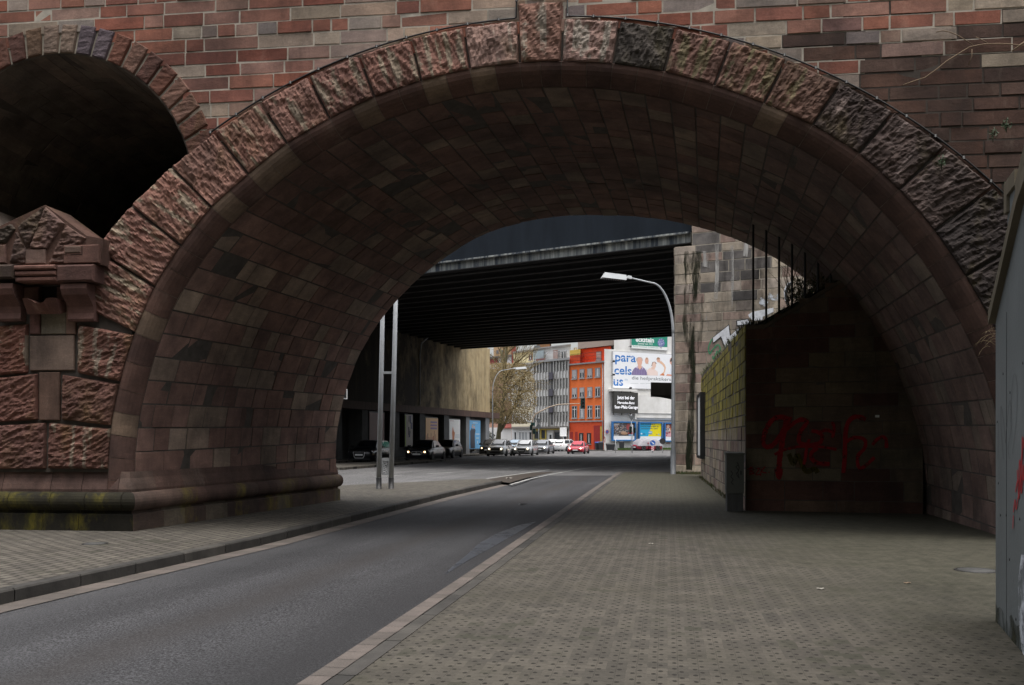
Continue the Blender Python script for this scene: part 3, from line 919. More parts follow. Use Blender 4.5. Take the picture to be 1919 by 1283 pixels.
# niche, spout, scroll corbels, cornice and gable over the pier
mb = MB()
def hole(x0, y0, x1, y1, w, t=(.02, .016, .014), m=0):
    (u0, z0), (u1, z1) = q5(x0, y1), q5(x1, y0)
    mb.face([BR(u0, z0, w), BR(u1, z0, w), BR(u1, z1, w), BR(u0, z1, w)], m, t)
hole(100, 312, 280, 372, .012)
slab(104, 318, 160, 372, 0, .12, (.15, .08, .065)); slab(228, 318, 274, 372, 0, .12, (.13, .07, .06))
mb.build('niche', M['stone'], bridge)
mb = MB()
(u0, z0), (u1, z1) = q5(132, 424), q5(254, 366)
zz = z1
lip = [(0, 1.0), (.12, 1.0), (.3, .82), (.4, .66), (.52, .64), (.64, .72), (.72, .95), (.86, 1.0), (1, .98)]
for (a, ha), (b, hb) in zip(lip, lip[1:]):
    ua, ub = u0+(u1-u0)*a, u0+(u1-u0)*b; za, zb = z0+(z1-z0)*ha, z0+(z1-z0)*hb
    mb.hexa([BR(ua, z0+.06, 0), BR(ub, z0+.06, 0), BR(ub, z0, .2), BR(ua, z0, .2), BR(ua, za, 0), BR(ub, zb, 0), BR(ub, zb, .34), BR(ua, za, .34)], 0, (.17, .085, .07))
mb.build('water_spout', M['stone'], bridge)
def corbel(x0, x1):
    mb = MB(); (u0, z0), (u1, z1) = q5(x0, 448), q5(x1, 314)
    pr = [(1.0, .36), (.86, .37), (.7, .33), (.55, .24), (.4, .17), (.22, .15), (.06, .17), (0, .15)]
    n = len(pr)
    for (a, wa), (b, wb) in zip(pr, pr[1:]):
        za, zb = z0+(z1-z0)*a, z0+(z1-z0)*b
        mb.face([BR(u0, zb, wb), BR(u1, zb, wb), BR(u1, za, wa), BR(u0, za, wa)], 0, (.19, .105, .09), True)
        for u in (u0, u1): mb.face([BR(u, zb, 0), BR(u, zb, wb), BR(u, za, wa), BR(u, za, 0)], 0, (.18, .1, .085))
    mb.face([BR(u0, z1, 0), BR(u1, z1, 0), BR(u1, z1, .36), BR(u0, z1, .36)], 0, (.18, .1, .085))
    mb.face([BR(u0, z0, 0), BR(u1, z0, 0), BR(u1, z0, .15), BR(u0, z0, .15)], 0, (.18, .1, .085))
    mb.build('corbel', M['stone'], bridge)
corbel(10, 100); corbel(276, 372)
mb = MB()
slab(-420, 246, 110, 310, 0, .42, (.08, .055, .045), .03)
for k in range(3): slab(112, 248+k*21, 264, 248+k*21+20, 0, .43-.02*k, (.22, .115, .095), .02)
slab(268, 246, 404, 312, 0, .42, (.13, .07, .06), .03)
mb.build('cornice', M['rough'], bridge)
mb = MB(); mb2 = MB()
def prism5(mbx, pts, w0, w1, t):
    q = [q5(*p) for p in pts]; k = len(q)
    mbx.raw([BR(*p, w0) for p in q]+[BR(*p, w1) for p in q], [tuple(range(k, 2*k))]+[(i, (i+1) % k, k+(i+1) % k, k+i) for i in range(k)], 0, t)
prism5(mb, [(210, 24), (-60, 150), (-420, 150), (-420, 244), (420, 244), (424, 148), (365, 138)], -.4, .30, (.13, .075, .06))
rough(mb2, BR, blk([(152, 186), (222, 186), (286, 92), (212, 26)]), (.19, .12, .105), 71, .07, .31, 46, edge=.28)
rough(mb2, BR, blk([(106, 106), (150, 184), (190, 120), (210, 26)]), (.1, .068, .06), 72, .06, .31, 46, edge=.28)
rough(mb2, BR, blk([(80, 240), (140, 240), (148, 190), (108, 116)]), (.12, .08, .07), 73, .05, .31, 46, edge=.28)
rough(mb2, BR, blk([(224, 242), (286, 242), (366, 146), (290, 94)]), (.15, .09, .075), 74, .06, .31, 46, edge=.28)
rough(mb2, BR, blk([(-60, 165), (74, 165), (104, 112), (90, 92)]), (.07, .055, .045), 75, .05, .31, 40, edge=.28)
mb3, mb = mb, MB()
slab(142, 188, 216, 243, .25, .335, (.2, .135, .115)); slab(286, 172, 416, 242, .25, .36, (.2, .11, .09))
(u0, z0), (u1, z1) = q5(312, 212), q5(354, 178)
slab(-60, 172, 72, 242, .25, .35, (.17, .1, .085))
slab(292, 178, 350, 204, .35, .375, (.16, .11, .09)); slab(312, 206, 356, 212, .35, .365, (.03, .02, .018)); slab(352, 176, 358, 212, .35, .366, (.03, .02, .018))
slab(0, 184, 40, 204, .35, .37, (.14, .1, .085))
mb3.v, off = mb3.v, len(mb3.v)
mb.f = [tuple(i+off for i in f) for f in mb.f]
mb3.v += mb.v; mb3.f += mb.f; mb3.m += mb.m; mb3.t += mb.t; mb3.sm += mb.sm
off = len(mb3.v); mb3.v += mb2.v; mb3.f += [tuple(i+off for i in f) for f in mb2.f]; mb3.m += mb2.m; mb3.t += mb2.t; mb3.sm += mb2.sm
mb3.build('gable_stone', M['rough'], bridge)

# --- pier base: chamfered course, roll moulding and plinth, front and inside the arch
ub = -8.08           # inner face of the pier
def base_path(o):
    """plan line running along the front face, round the corner and through the arch; o = projection"""
    pts = [(UL, o, 'f'), (ub+o*.0+.0, o, 'f')]
    return pts
def sweep(profile, tint_fn, mat, name, smooth):
    """profile: [(projection, z)] swept along front -> corner -> tunnel side"""
    mb = MB(); r = random.Random(len(name))
    uN, uF = ub-.03, farp(1)[0]-.02
    def front(u, o, z): return BR(u, z, o)
    def side(t, o, z):
        n = N0+(N1-N0+.12)*t; u = uN+(uF-uN)*t; return BRn(u+o, z, n)
    us = [UL]; 
    while us[-1] < uN-.01: us.append(min(uN, us[-1]+r.uniform(.5, .95)))
    for a, b in zip(us, us[1:]):
        t = tint_fn(r, 'f'); last = abs(b-uN) < 1e-6
        for (o0, z0), (o1, z1) in zip(profile, profile[1:]):
            g = .004
            mb.face([front(a+g, o0, z0), front(b+(o0 if last else -g), o0, z0), front(b+(o1 if last else -g), o1, z1), front(a+g, o1, z1)], 0, t, smooth)
    ts = [0.0]
    while ts[-1] < 1: ts.append(min(1, ts[-1]+r.uniform(.055, .11)))
    for a, b in zip(ts, ts[1:]):
        t = tint_fn(r, 's')
        for (o0, z0), (o1, z1) in zip(profile, profile[1:]):
            q = []
            for tt, o, z in ((a, o0, z0), (b, o0, z0), (b, o1, z1), (a, o1, z1)):
                p = side(tt, o, z)
                if tt == 0: p = BR(uN+o, z, o)
                q.append(p)
            mb.face(q, 0, t, smooth)
    # far end cap
    o0 = profile[0][0]
    mb.face([side(1, o, z) for o, z in profile]+[side(1, -.3, profile[-1][1]), side(1, -.3, profile[0][1])], 0, tint_fn(r, 's'))
    mb.build(name, mat, bridge)
red = lambda r, w: tuple(x*(1.25 if w == 'f' else 1) for x in r.choice([(.125, .08, .068), (.14, .088, .074), (.15, .105, .088), (.11, .07, .06)]))
ring = [(.05+.13*math.cos(a), .485+.15*math.sin(a)) for a in [R(-90+i*18) for i in range(11)]]
sweep([(0.05, .335)]+ring+[(.0, .64)], lambda r, w: (.034, .031, .02) if w == 'f' else red(r, w), M['vault_wet'], 'roll_moulding', True)
sweep([(.10, -.06), (.10, .27), (.085, .285), (.05, .29), (.05, .337)], lambda r, w: (.022, .02, .015) if w == 'f' else r.choice([(.10, .072, .06), (.12, .08, .068), (.15, .125, .098), (.085, .06, .052)]), M['vault_wet'], 'plinth', False)
sweep([(.045, .63), (.05, .68), (.03, .76), (-.01, .86), (-.03, .965)], red, M['stone'], 'base_course', False)

# --- small side arch
mb = MB(); r = random.Random(4)
def sarc(c, p, dr=0): a, b = dirp(p); return c[0]+a*(c[2]+dr), c[1]+b*(c[2]+dr)
PS = [-20+i*6.9 for i in range(30)]
for i, (a, b) in enumerate(zip(PS, PS[1:])):
    if b > 181: break
    g = .3
    t = r.choice([(.2, .09, .065), (.16, .075, .06), (.23, .13, .1), (.13, .075, .07), (.19, .12, .08)])
    if 92 < a < 110: t = (.15, .12, .14)
    if 80 < a < 92: t = (.27, .2, .16)
    rough(mb, BR, [sarc(SI, a+g), sarc(SI, b-g), sarc(SO, b-g), sarc(SO, a+g)], t, 90+i, .02, .03, 42, 0, .28, edge=-.004)
    for s in range(2):
        a0, a1 = a+(b-a)*s/2, a+(b-a)*(s+1)/2
        mb.face([BR(*sarc(SI, a0), .0), BR(*sarc(SI, a1), .0), BR(*sarc(SO, a1), .0), BR(*sarc(SO, a0), .0)], 1, (.36, .32, .26))
mb.build('side_arch_ring', [M['rough'], M['mortar']], bridge)
mb = MB()
PS = [-30+i*6 for i in range(36)]
def fsv(u, v, w):
    a, b = dirp(v); q = BRn(SI[0]+a*(SI[2]-w)-.0*u, SI[1]+b*(SI[2]-w)-.06*u, N0-.02+u); return q
stones(mb, fsv, list(zip(PS, PS[1:])), lambda a, b: [(0, 6.5)], (.7, 1.4), lambda u, v, r: r.choice([(.19, .165, .14), (.22, .18, .15), (.165, .14, .12)]), .012, .012, .01, random.Random(2), .006)
q = [BRn(SI[0]-3, 4.22, N0+6), BRn(-6.6, 4.22, N0+6), BRn(-6.6, 8.2, N0+6), BRn(SI[0]-3, 8.2, N0+6)]
mb.face(q, 1)
mb.build('side_vault', [M['vault'], M['mortar_dark']], bridge)
mb = MB()         # back of the neighbouring barrel rising inside the opening
c0 = (-13.3, 2.4, 3.75)
for i in range(10):
    a0, a1 = R(60-6*i), R(60-6*(i+1))
    p = [(c0[0]+c0[2]*math.cos(a), c0[1]+c0[2]*math.sin(a)) for a in (a0, a1)]
    mb.face([BRn(p[0][0], p[0][1], N0+.15), BRn(p[1][0], p[1][1], N0+.15), BRn(p[1][0]-.2, p[1][1], N0+5.5), BRn(p[0][0]-.2, p[0][1], N0+5.5)], 0, (.34, .28, .24), True)
mb.face([BRn(UL, 4.4, N0+.1), BRn(-7.15, 4.4, N0+.1), BRn(-7.15, 4.2, N0+6), BRn(UL, 4.2, N0+6)], 0, (.1, .08, .07))
mb.build('side_arch_backing', M['vault'], bridge)
# ================================================================== RETAINING WALL beside the footway (dark end face, mossy flank)
ENDP = Plane(1398, 20.0, 1690, 19.2)          # end face seen under the arch
x0, y0 = ENDP.pt(1398, HY).x, ENDP.pt(1398, HY).y
FL = Plane(1398, 20.0, 1314.5, 38.0)          # flank along the footway
rw = thing('retaining_wall', 'mossy sandstone retaining wall along the footway with red graffiti on its dark end', 'wall', (x0, y0, 0))
mb = MB(); r = random.Random(31)
ze = lambda px, py: ENDP.pt(px, py).z
u1 = ENDP.um(1730)
prof = [(0, ze(1398, 612)), (ENDP.um(1432), ze(1432, 611)), (ENDP.um(1470), ze(1470, 588)), (ENDP.um(1505), ze(1505, 568)), (ENDP.um(1540), ze(1540, 546)), (ENDP.um(1620), ze(1620, 500)), (u1, ze(1730, 450))]
ztop = lambda u: interp(prof, max(0, u))
def end_spans(z0, z1):
    if z0 < prof[0][1]-.05 and z1 < prof[0][1]: return [(0, u1)]
    for i in range(200):
        u = u1*i/200
        if ztop(u) > (z0+z1)/2: return [(u, u1)]
    return []
rows = []; z = -.02
for k in range(40):
    hgt = r.choice([.26, .3, .34, .4, .24]); rows.append((z, z+hgt)); z += hgt
    if z > 5.4: break
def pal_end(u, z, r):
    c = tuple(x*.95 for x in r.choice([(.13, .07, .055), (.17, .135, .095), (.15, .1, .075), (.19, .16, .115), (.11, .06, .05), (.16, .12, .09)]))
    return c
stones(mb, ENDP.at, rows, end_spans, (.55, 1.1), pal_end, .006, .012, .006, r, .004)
# the wall behind the facing: solid wedge up to the sloping top
pts = [ENDP.at(u, z, -.005) for u, z in prof]+[ENDP.at(u1, -.1, -.005), ENDP.at(0, -.1, -.005)]
mb.prism(pts, -ENDP.n*.4, 1)
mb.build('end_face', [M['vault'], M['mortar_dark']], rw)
mb = MB()
for (ua, za), (ub, zb) in zip(prof, prof[1:]):
    mb.hexa([ENDP.at(ua, za-.06, .05), ENDP.at(ub, zb-.06, .05), ENDP.at(ub, zb-.06, -.45), ENDP.at(ua, za-.06, -.45), ENDP.at(ua, za+.02, .05), ENDP.at(ub, zb+.02, .05), ENDP.at(ub, zb+.02, -.45), ENDP.at(ua, za+.02, -.45)], 0, (.12, .1, .08))
mb.build('coping', M['vault'], rw)
# mossy flank
LF = FL.um(1314.5)
zt0, zt1 = FL.pt(1398, 607).z, FL.pt(1314.5, 703).z
def fl_spans(z0, z1):
    if z1 <= min(zt0, zt1): return [(0, LF)]
    t = (zt0-(z0+z1)/2)/(zt0-zt1)
    return [(0, LF*min(1, max(0, t)))] if t > 0 else []
rows = []; z = -.02
while z < zt0:
    hgt = r.choice([.24, .28, .3]); rows.append((z, min(z+hgt, zt0))); z += hgt
stones(mb := MB(), FL.at, rows, fl_spans, (.5, 1.1), lambda u, z, r: r.choice([(.31, .27, .21), (.28, .24, .2), (.36, .3, .23), (.26, .19, .165), (.32, .27, .23)]), .01, .018, .012, r, .01)
pts = [FL.at(0, -.1, -.004), FL.at(LF, -.1, -.004), FL.at(LF, zt1, -.004), FL.at(0, zt0, -.004)]
mb.prism(pts, -FL.n*.5, 1)
mb.build('mossy_flank', [M['mosswall'], M['mortar_dark']], rw)
# earth bank held back by the wall
mb = MB()
A = [ENDP.at(0, prof[0][1]-.05, -.05), ENDP.at(u1, prof[-1][1]-.1, -.05)]
B = [FL.at(LF, zt1-.05, -.05), Vector((FL.at(LF, 0).x+9, FL.at(LF, 0).y-1, zt1+2.6))]
def bank(u, v):
    p, q = A[0].lerp(A[1], u), B[0].lerp(B[1], u); w = p.lerp(q, v)
    w.z += .25*noise.noise(w*.7)*min(1, u*4)+.02
    if u > .05: w.z = max(w.z, ztop(u*u1)-.25) if v < .12 else w.z
    return w
mb.grid(bank, 16, 16, 0, (.05, .045, .02))
tag(mb.build('earth_bank', M['leaf']), kind='structure')

def ribbon(mb, pl, pts, wid, w=.022, m=0, closed=False, fn=None, jit=0.0, rr=random.Random(1)):
    """a painted stroke: picture polyline pts on plane pl, width in picture units"""
    P2 = [Vector(p) for p in pts]
    # smooth
    S2 = []
    for i in range(len(P2)-1):
        p0 = P2[max(0, i-1)]; p1 = P2[i]; p2 = P2[i+1]; p3 = P2[min(len(P2)-1, i+2)]
        for k in range(6):
            t = k/6
            S2.append(.5*((2*p1)+(p2-p0)*t+(2*p0-5*p1+4*p2-p3)*t*t+(3*p1-p0-3*p2+p3)*t**3))
    S2.append(P2[-1]); n = len(S2)
    L, Rr = [], []
    for i, p in enumerate(S2):
        d = S2[min(n-1, i+1)]-S2[max(0, i-1)]
        if d.length < 1e-6: d = Vector((1, 0))
        d.normalize(); nn = Vector((-d.y, d.x)); ww = wid(i/(n-1)) if callable(wid) else wid
        ww *= 1+jit*rr.uniform(-1, 1)
        L.append(p+nn*ww/2); Rr.append(p-nn*ww/2)
    f = fn or (lambda q: pl.pt(q.x, q.y, w))
    for i in range(n-1): mb.face([f(L[i]), f(Rr[i]), f(Rr[i+1]), f(L[i+1])], m)
def z6(pts): return [(1390+x/5.345, 740+y/5.345) for x, y in pts]
mb = MB(); W6 = lambda k: k/5.345
W_ = [.021]
def rb(pts, w):
    W_[0] += .0006
    ribbon(mb, ENDP, z6(pts), w/5.345, W_[0], jit=.15)
rb([(500, 250), (400, 220), (330, 235), (265, 300), (225, 400), (215, 480), (250, 520), (310, 500), (380, 420), (430, 330), (470, 270)], 46)
rb([(450, 230), (430, 350), (405, 480), (385, 600), (375, 700), (372, 825)], 50)
rb([(350, 740), (375, 830), (395, 740)], 40)
rb([(440, 350), (520, 280), (600, 245), (655, 270), (600, 350), (572, 430), (585, 480), (660, 500)], 42)
rb([(630, 505), (720, 495), (790, 470), (805, 410), (760, 370), (700, 360)], 36)
rb([(780, 370), (850, 350), (915, 380), (905, 425)], 30)
rb([(905, 270), (925, 320), (915, 410)], 30)
rb([(330, 595), (400, 560), (500, 530), (600, 515), (800, 520), (950, 545)], 26)
rb([(675, 440), (650, 540), (635, 640), (620, 695)], 30)
rb([(760, 530), (705, 570), (700, 630), (760, 680), (880, 690)], 42)
rb([(1240, 245), (1150, 215), (1080, 255), (1045, 340), (1035, 480), (1030, 640), (1018, 780)], 44)
rb([(1050, 470), (1110, 430), (1200, 430), (1240, 470), (1225, 540), (1170, 600), (1160, 680), (1190, 735), (1270, 680), (1330, 625)], 34)
rb([(1310, 500), (1350, 450), (1410, 420), (1445, 450), (1450, 530)], 34)
for pts in ([(55, 745), (110, 720)], [(85, 720), (80, 800)], [(85, 735), (125, 745), (90, 762), (128, 780), (80, 795)], [(135, 740), (180, 738), (140, 795), (190, 795)], [(195, 735), (190, 810)], [(235, 715), (200, 765), (248, 780)], [(268, 770), (280, 776)]):
    rb(pts, 10)
g = mb.build('graffiti', M['spray_red'], rw)
tag(g, 'large loose red tag sprayed across the dark wall with the letters BZK beside it')
mb = MB()
ribbon(mb, ENDP, z6([(470, 590), (520, 690), (560, 600), (640, 760), (730, 740), (760, 780)]), 9, .018)
mb.build('graffiti', M['spray_yellow'], rw)
mb = MB(); mb.pbox(ENDP, 1640, 777.5, 1648, 782, .0, .03); mb.build('number_plaque', M['white'], rw)
# bars standing on the wall top
fence = thing('railing', 'row of tall dark iron bars standing on the sloping end of the retaining wall', 'railing', ENDP.at(ENDP.um(1460), ze(1460, 590), -.2))
for px, py in [(1411.5, 611), (1435.8, 609), (1460, 592), (1484.3, 580), (1508.5, 566), (1533, 550), (1557, 536), (1582, 521)]:
    mb = MB(); q = ENDP.pt(px, py, -.2); q2 = Vector((q.x, q.y, 7.6))
    mb.tube([q-Vector((0, 0, .08)), q2], .024, 6, smooth=False)
    mb.lathe(q2, (0, 0, 1), [(.024, 0), (.03, .02), (.001, .12)], 6)
    mb.build('bar', M['iron'], fence)
mb = MB(); p, q = ENDP.pt(1405, 611, -.2), ENDP.pt(1590, 516, -.2); mb.tube([Vector((p.x, p.y, 7.3)), Vector((q.x, q.y, 7.3))], .02, 6); mb.build('top_rail', M['iron'], fence)

# plants behind the bars
r = random.Random(8)
greens = [(.05, .075, .02), (.07, .085, .025), (.09, .08, .03), (.035, .055, .018), (.11, .085, .04)]
sh = thing('wild_shrub', 'tangled bare and leafy shrub growing behind the dark iron bars', 'shrub', ENDP.pt(1510, 560, -1.2))
mb = MB()
for i in range(80):
    b = ENDP.pt(r.uniform(1478, 1560), 575-(r.random())*20, -r.uniform(.5, 2.2)); pts = [b]
    d = Vector((r.uniform(-.35, .35), r.uniform(-.3, .3), 1)).normalized()
    for k in range(5):
        d = (d+Vector((r.uniform(-.3, .3), r.uniform(-.3, .3), r.uniform(-.1, .2)))).normalized(); pts.append(pts[-1]+d*r.uniform(.12, .3))
    mb.tube(pts, [.009, .008, .006, .005, .004, .003], 4)
mb.build('twigs', M['twig'], sh)
mb = MB()
for i in range(26):
    px = r.uniform(1488, 1570); c = ENDP.pt(px, 575-(px-1480)*.35-r.uniform(0, 30), -r.uniform(.5, 1.8)); mb.leaves(c, (.28, .28, .25), 60, .035, 0, greens, r)
mb.build('leaves', M['leaf'], sh)
mb = MB()
for i in range(900):
    px = r.uniform(1400, 1600); py = 613-max(0, (px-1432))*.6
    b = ENDP.pt(px, py+2, -r.uniform(.12, .9)); h = r.uniform(.08, .26); a = r.uniform(0, 6.3); dx, dy = math.cos(a)*.012, math.sin(a)*.012
    tip = b+Vector((r.uniform(-.1, .1), r.uniform(-.1, .1), h)); mb.face([b+Vector((dx, dy, 0)), b-Vector((dx, dy, 0)), tip], 0, r.choice(greens))
for i in range(1300):
    u = r.uniform(0, LF); z = zt0+(zt1-zt0)*u/LF
    b = FL.at(u, z-.02, -r.uniform(-.02, .35)); h = r.uniform(.05, .22); a = r.uniform(0, 6.3); dx, dy = math.cos(a)*.014, math.sin(a)*.014
    mb.face([b+Vector((dx, dy, 0)), b-Vector((dx, dy, 0)), b+Vector((r.uniform(-.12, .05), r.uniform(-.12, .12), h))], 0, r.choice(greens))
for i in range(300):
    u = r.uniform(0, LF); b = FL.at(u, 0, r.uniform(.0, .16)); h = r.uniform(.03, .12); b.z = .0
    mb.face([b+Vector((.012, 0, 0)), b-Vector((.012, 0, 0)), b+Vector((r.uniform(-.05, .05), 0, h))], 0, r.choice(greens))
tag(mb.build('grass', M['grass']), 'short rough grass along the top and foot of the mossy retaining wall', 'grass', kind='stuff')

# framed poster case on the flank
pc = thing('poster_case', 'slim dark framed poster case hanging on the mossy retaining wall', 'poster case', FL.pt(1318, 800, .1))
U0, U1 = FL.um(1322.5), FL.um(1314.8); Z0, Z1 = FL.pt(1318, 858).z, FL.pt(1318, 738).z
mb = MB()
def flbox(mb, a, b, c, d, w0, w1, m=0):
    mb.hexa([FL.at(a, c, w0), FL.at(b, c, w0), FL.at(b, c, w1), FL.at(a, c, w1), FL.at(a, d, w0), FL.at(b, d, w0), FL.at(b, d, w1), FL.at(a, d, w1)], m)
flbox(mb, U0, U1, Z0, Z0+.1, .02, .2); flbox(mb, U0, U1, Z1-.1, Z1, .02, .2); flbox(mb, U0, U0+.12, Z0+.1, Z1-.1, .02, .2); flbox(mb, U1-.12, U1, Z0+.1, Z1-.1, .02, .2)
mb.build('frame', M['black'], pc)
mb = MB(); flbox(mb, U0+.12, U1-.12, Z0+.1, Z1-.1, .02, .15); mb.build('poster', M['white'], pc)

# ================================================================== UTILITY CABINET
cx, cy = G(1377, 957, .008)
cab = thing('utility_cabinet', 'grey steel utility cabinet with black scribbles standing at the end of the retaining wall', 'cabinet', (cx, cy, .008), -R(8))
mb = MB(); mb.box((-.17, -.2, 0), (.15, .2, .37)); mb.build('plinth', M['conc_dark'], cab, (0, 0, 0))
mb = MB(); mb.box((-.185, -.215, .373), (.165, .215, 1.16)); mb.build('body', M['boxgrey'], cab, (0, 0, 0))
mb = MB(); mb.hexa([(-.2, -.23, 1.162), (.18, -.23, 1.162), (.18, .23, 1.162), (-.2, .23, 1.162), (-.2, -.23, 1.2), (.18, -.23, 1.2), (.18, .23, 1.22), (-.2, .23, 1.22)]); mb.build('lid', M['boxgrey'], cab, (0, 0, 0))
mb = MB(); mb.box((-.155, -.222, .42), (.135, -.2155, 1.12)); d = mb.build('door', M['boxgrey'], cab, (0, 0, 0))
mb = MB(); mb.box((.09, -.236, .76), (.115, -.223, .84)); mb.build('handle', M['black'], d, (0, 0, 0))
mb = MB()
def scrib(pts, w=.014):
    for (a, b), (c, e) in zip(pts, pts[1:]):
        v = Vector((c-a, e-b)); n = Vector((-v.y, v.x)).normalized()*w/2
        mb.face([(a-n.x, -.2245, b-n.y), (c-n.x, -.2245, e-n.y), (c+n.x, -.2245, e+n.y), (a+n.x, -.2245, b+n.y)])
scrib([(.02, 1.02), (.05, .96), (.0, .92), (.06, .84), (.01, .78), (.05, .7)]); scrib([(.04, 1.0), (.07, .9), (.04, .8), (.07, .68)]); mb.build('graffiti', M['spray_black'], cab, (0, 0, 0)); mb = MB(); scrib([(-.1, .84), (-.06, .78), (-.1, .72), (-.05, .66), (-.09, .6), (-.05, .55)])
mb.build('graffiti', M['spray_black'], cab, (0, 0, 0))

# ================================================================== GREY CONCRETE STAIR WALL at the right edge
GW = Plane(1866, 7.87, 1919, 6.65)
gw = thing('concrete_wall', 'tall grey painted concrete stair wall with red graffiti and rising coping', 'wall', GW.ground(1866))
U = lambda px: GW.um(px)
zA = GW.pt(1866, 600).z
LG = U(1919)+3.2
zslope = (GW.pt(1919, 378).z-zA)/(U(1919)-0)
tp = [(0, zA), (U(1919), zA+zslope*U(1919)), (LG, zA+zslope*U(1919)+ .5*zslope*(LG-U(1919)))]
mb = MB()
pts = [GW.at(0, -.1), GW.at(LG, -.1)]+[GW.at(u, z) for u, z in tp[::-1]]
mb.prism(pts, -GW.n*.35)
mb.build('wall_panel', M['conc_grey'], gw)
mb = MB()
cps = [(-.035, zA+.03), (.04, zA+.02)]+[(u, z+.06) for u, z in tp[1:]]
cps = [(-.06, zA-.02), (.035, zA+.015), (tp[1][0], tp[1][1]+.0), (tp[2][0], tp[2][1])]
for (ua, za), (ub, zb) in zip(cps, cps[1:]):
    mb.hexa([GW.at(ua, za, .05), GW.at(ub, zb, .05), GW.at(ub, zb, -.4), GW.at(ua, za, -.4), GW.at(ua, za+.1, .05), GW.at(ub, zb+.1, .05), GW.at(ub, zb+.1, -.4), GW.at(ua, za+.1, -.4)])
mb.build('coping', M['coping'], gw)
mb = MB(); r = random.Random(14)
for u in (.55, 1.62, 2.7): mb.hexa([GW.at(u-.004, 0, .0005), GW.at(u+.004, 0, .0005), GW.at(u+.004, 0, .002), GW.at(u-.004, 0, .002), GW.at(u-.004, zA, .0005), GW.at(u+.004, zA, .0005), GW.at(u+.004, zA, .002), GW.at(u-.004, zA, .002)])
for px, py in [(1869, 790), (1880, 700), (1893, 735), (1875, 965), (1886, 965), (1892, 1048), (1911, 972), (1917, 680), (1871, 905), (1904, 1160)]:
    q = GW.pt(px, py, .001); mb.lathe(q, GW.n, [(.011, 0), (.011, .003), (.001, .0032)], 8)
mb.build('formwork_mark', M['black'], gw)
mb = MB(); us_ = [LG*i/40 for i in range(41)]; hs_ = [.16+.14*noise.noise(Vector((i*.35, 3, 1)))+.05*noise.noise(Vector((i*1.3, 7, 1))) for i in range(41)]
for i in range(40): mb.face([GW.at(us_[i], 0, .0025), GW.at(us_[i+1], 0, .0025), GW.at(us_[i+1], hs_[i+1], .0025), GW.at(us_[i], hs_[i], .0025)])
mb.build('grime', stain_mat('splash grime', (.03, .03, .018), .36, .62, 4, .5), gw)
# second balustrade of the same stair, further back: post and cranked rail
G2 = Plane(1887, 9.2, 1919, 8.4)
mb = MB()
mb.pbox(G2, 1888, 402, 1904, 520, -.12, 0)
mb.pbox(G2, 1898, 400, 1960, 700, -.14, -.125)
mb.build('balustrade_panel', M['conc_grey'], gw)
mb = MB()
pr = [(1887.5, 402), (1887.5, 372), (1908, 345), (1919, 300), (1960, 130)]
for (xa, ya), (xb, yb) in zip(pr, pr[1:]):
    q0, q1 = G2.pt(xa, ya), G2.pt(xb, yb)
    d = (q1-q0).normalized(); e = d.cross(G2.n).normalized()*.14
    if e.dot(G2.u) < 0: e = -e
    mb.hexa([q0+G2.n*.03, q0+G2.n*.03+e, q0-G2.n*.2+e, q0-G2.n*.2, q1+G2.n*.03, q1+G2.n*.03+e, q1-G2.n*.2+e, q1-G2.n*.2])
mb.build('handrail', M['coping'], gw)
mb = MB()
for k, pts in enumerate([[(1912, 885), (1915, 850), (1916, 818), (1919, 840)], [(1903, 922), (1907, 900), (1909, 935), (1912, 890), (1914, 925), (1917, 870), (1918, 900), (1924, 850)], [(1899, 960), (1902, 935), (1904, 955), (1908, 930)], [(1906, 880), (1908, 905), (1911, 860), (1913, 900), (1916, 835)], [(1898, 990), (1899, 965)]]):
    ribbon(mb, GW, pts, 1.4, .004+.001*k)
g = mb.build('graffiti', M['spray_red2'], gw); tag(g, 'bright red scrawl')
mb = MB()
for k, pts in enumerate([[(1880, 860), (1876, 800), (1876, 760), (1882, 800), (1884, 830), (1888, 780), (1893, 750), (1895, 800), (1889, 840), (1892, 860)], [(1893, 790), (1897, 720), (1902, 700), (1906, 730), (1904, 790), (1897, 850)], [(1871, 790), (1870, 860)]]):
    ribbon(mb, GW, pts, .35, .003+.001*k)
g = mb.build('graffiti', M['spray_black'], gw); tag(g, 'thin black scribble')
mb = MB(); ribbon(mb, GW, [(1921, 1040), (1916, 1080), (1915, 1130), (1919, 1200), (1925, 1230)], 14, .004)
g = mb.build('graffiti', M['spray_white'], gw); tag(g, 'soft white sprayed patch')
# weeds hanging between stair and arch
mb = MB(); r = random.Random(2); c0 = BR(*on(1858, 640), .25)
for i in range(14):
    p = c0+Vector((r.uniform(-.12, .12), 0, r.uniform(-.1, .1))); d = Vector((r.uniform(-1, .1), r.uniform(-.4, 0), r.uniform(-.2, .9))).normalized(); pts = [p]
    for k in range(6):
        d = (d+Vector((0, 0, -.28))).normalized(); pts.append(pts[-1]+d*.055)
    mb.tube(pts, .003, 3)
wd = mb.build('dry_weed', M['twig'], None, c0); tag(wd, 'wispy dry weed hanging from the arch beside the concrete stair wall', 'weed')
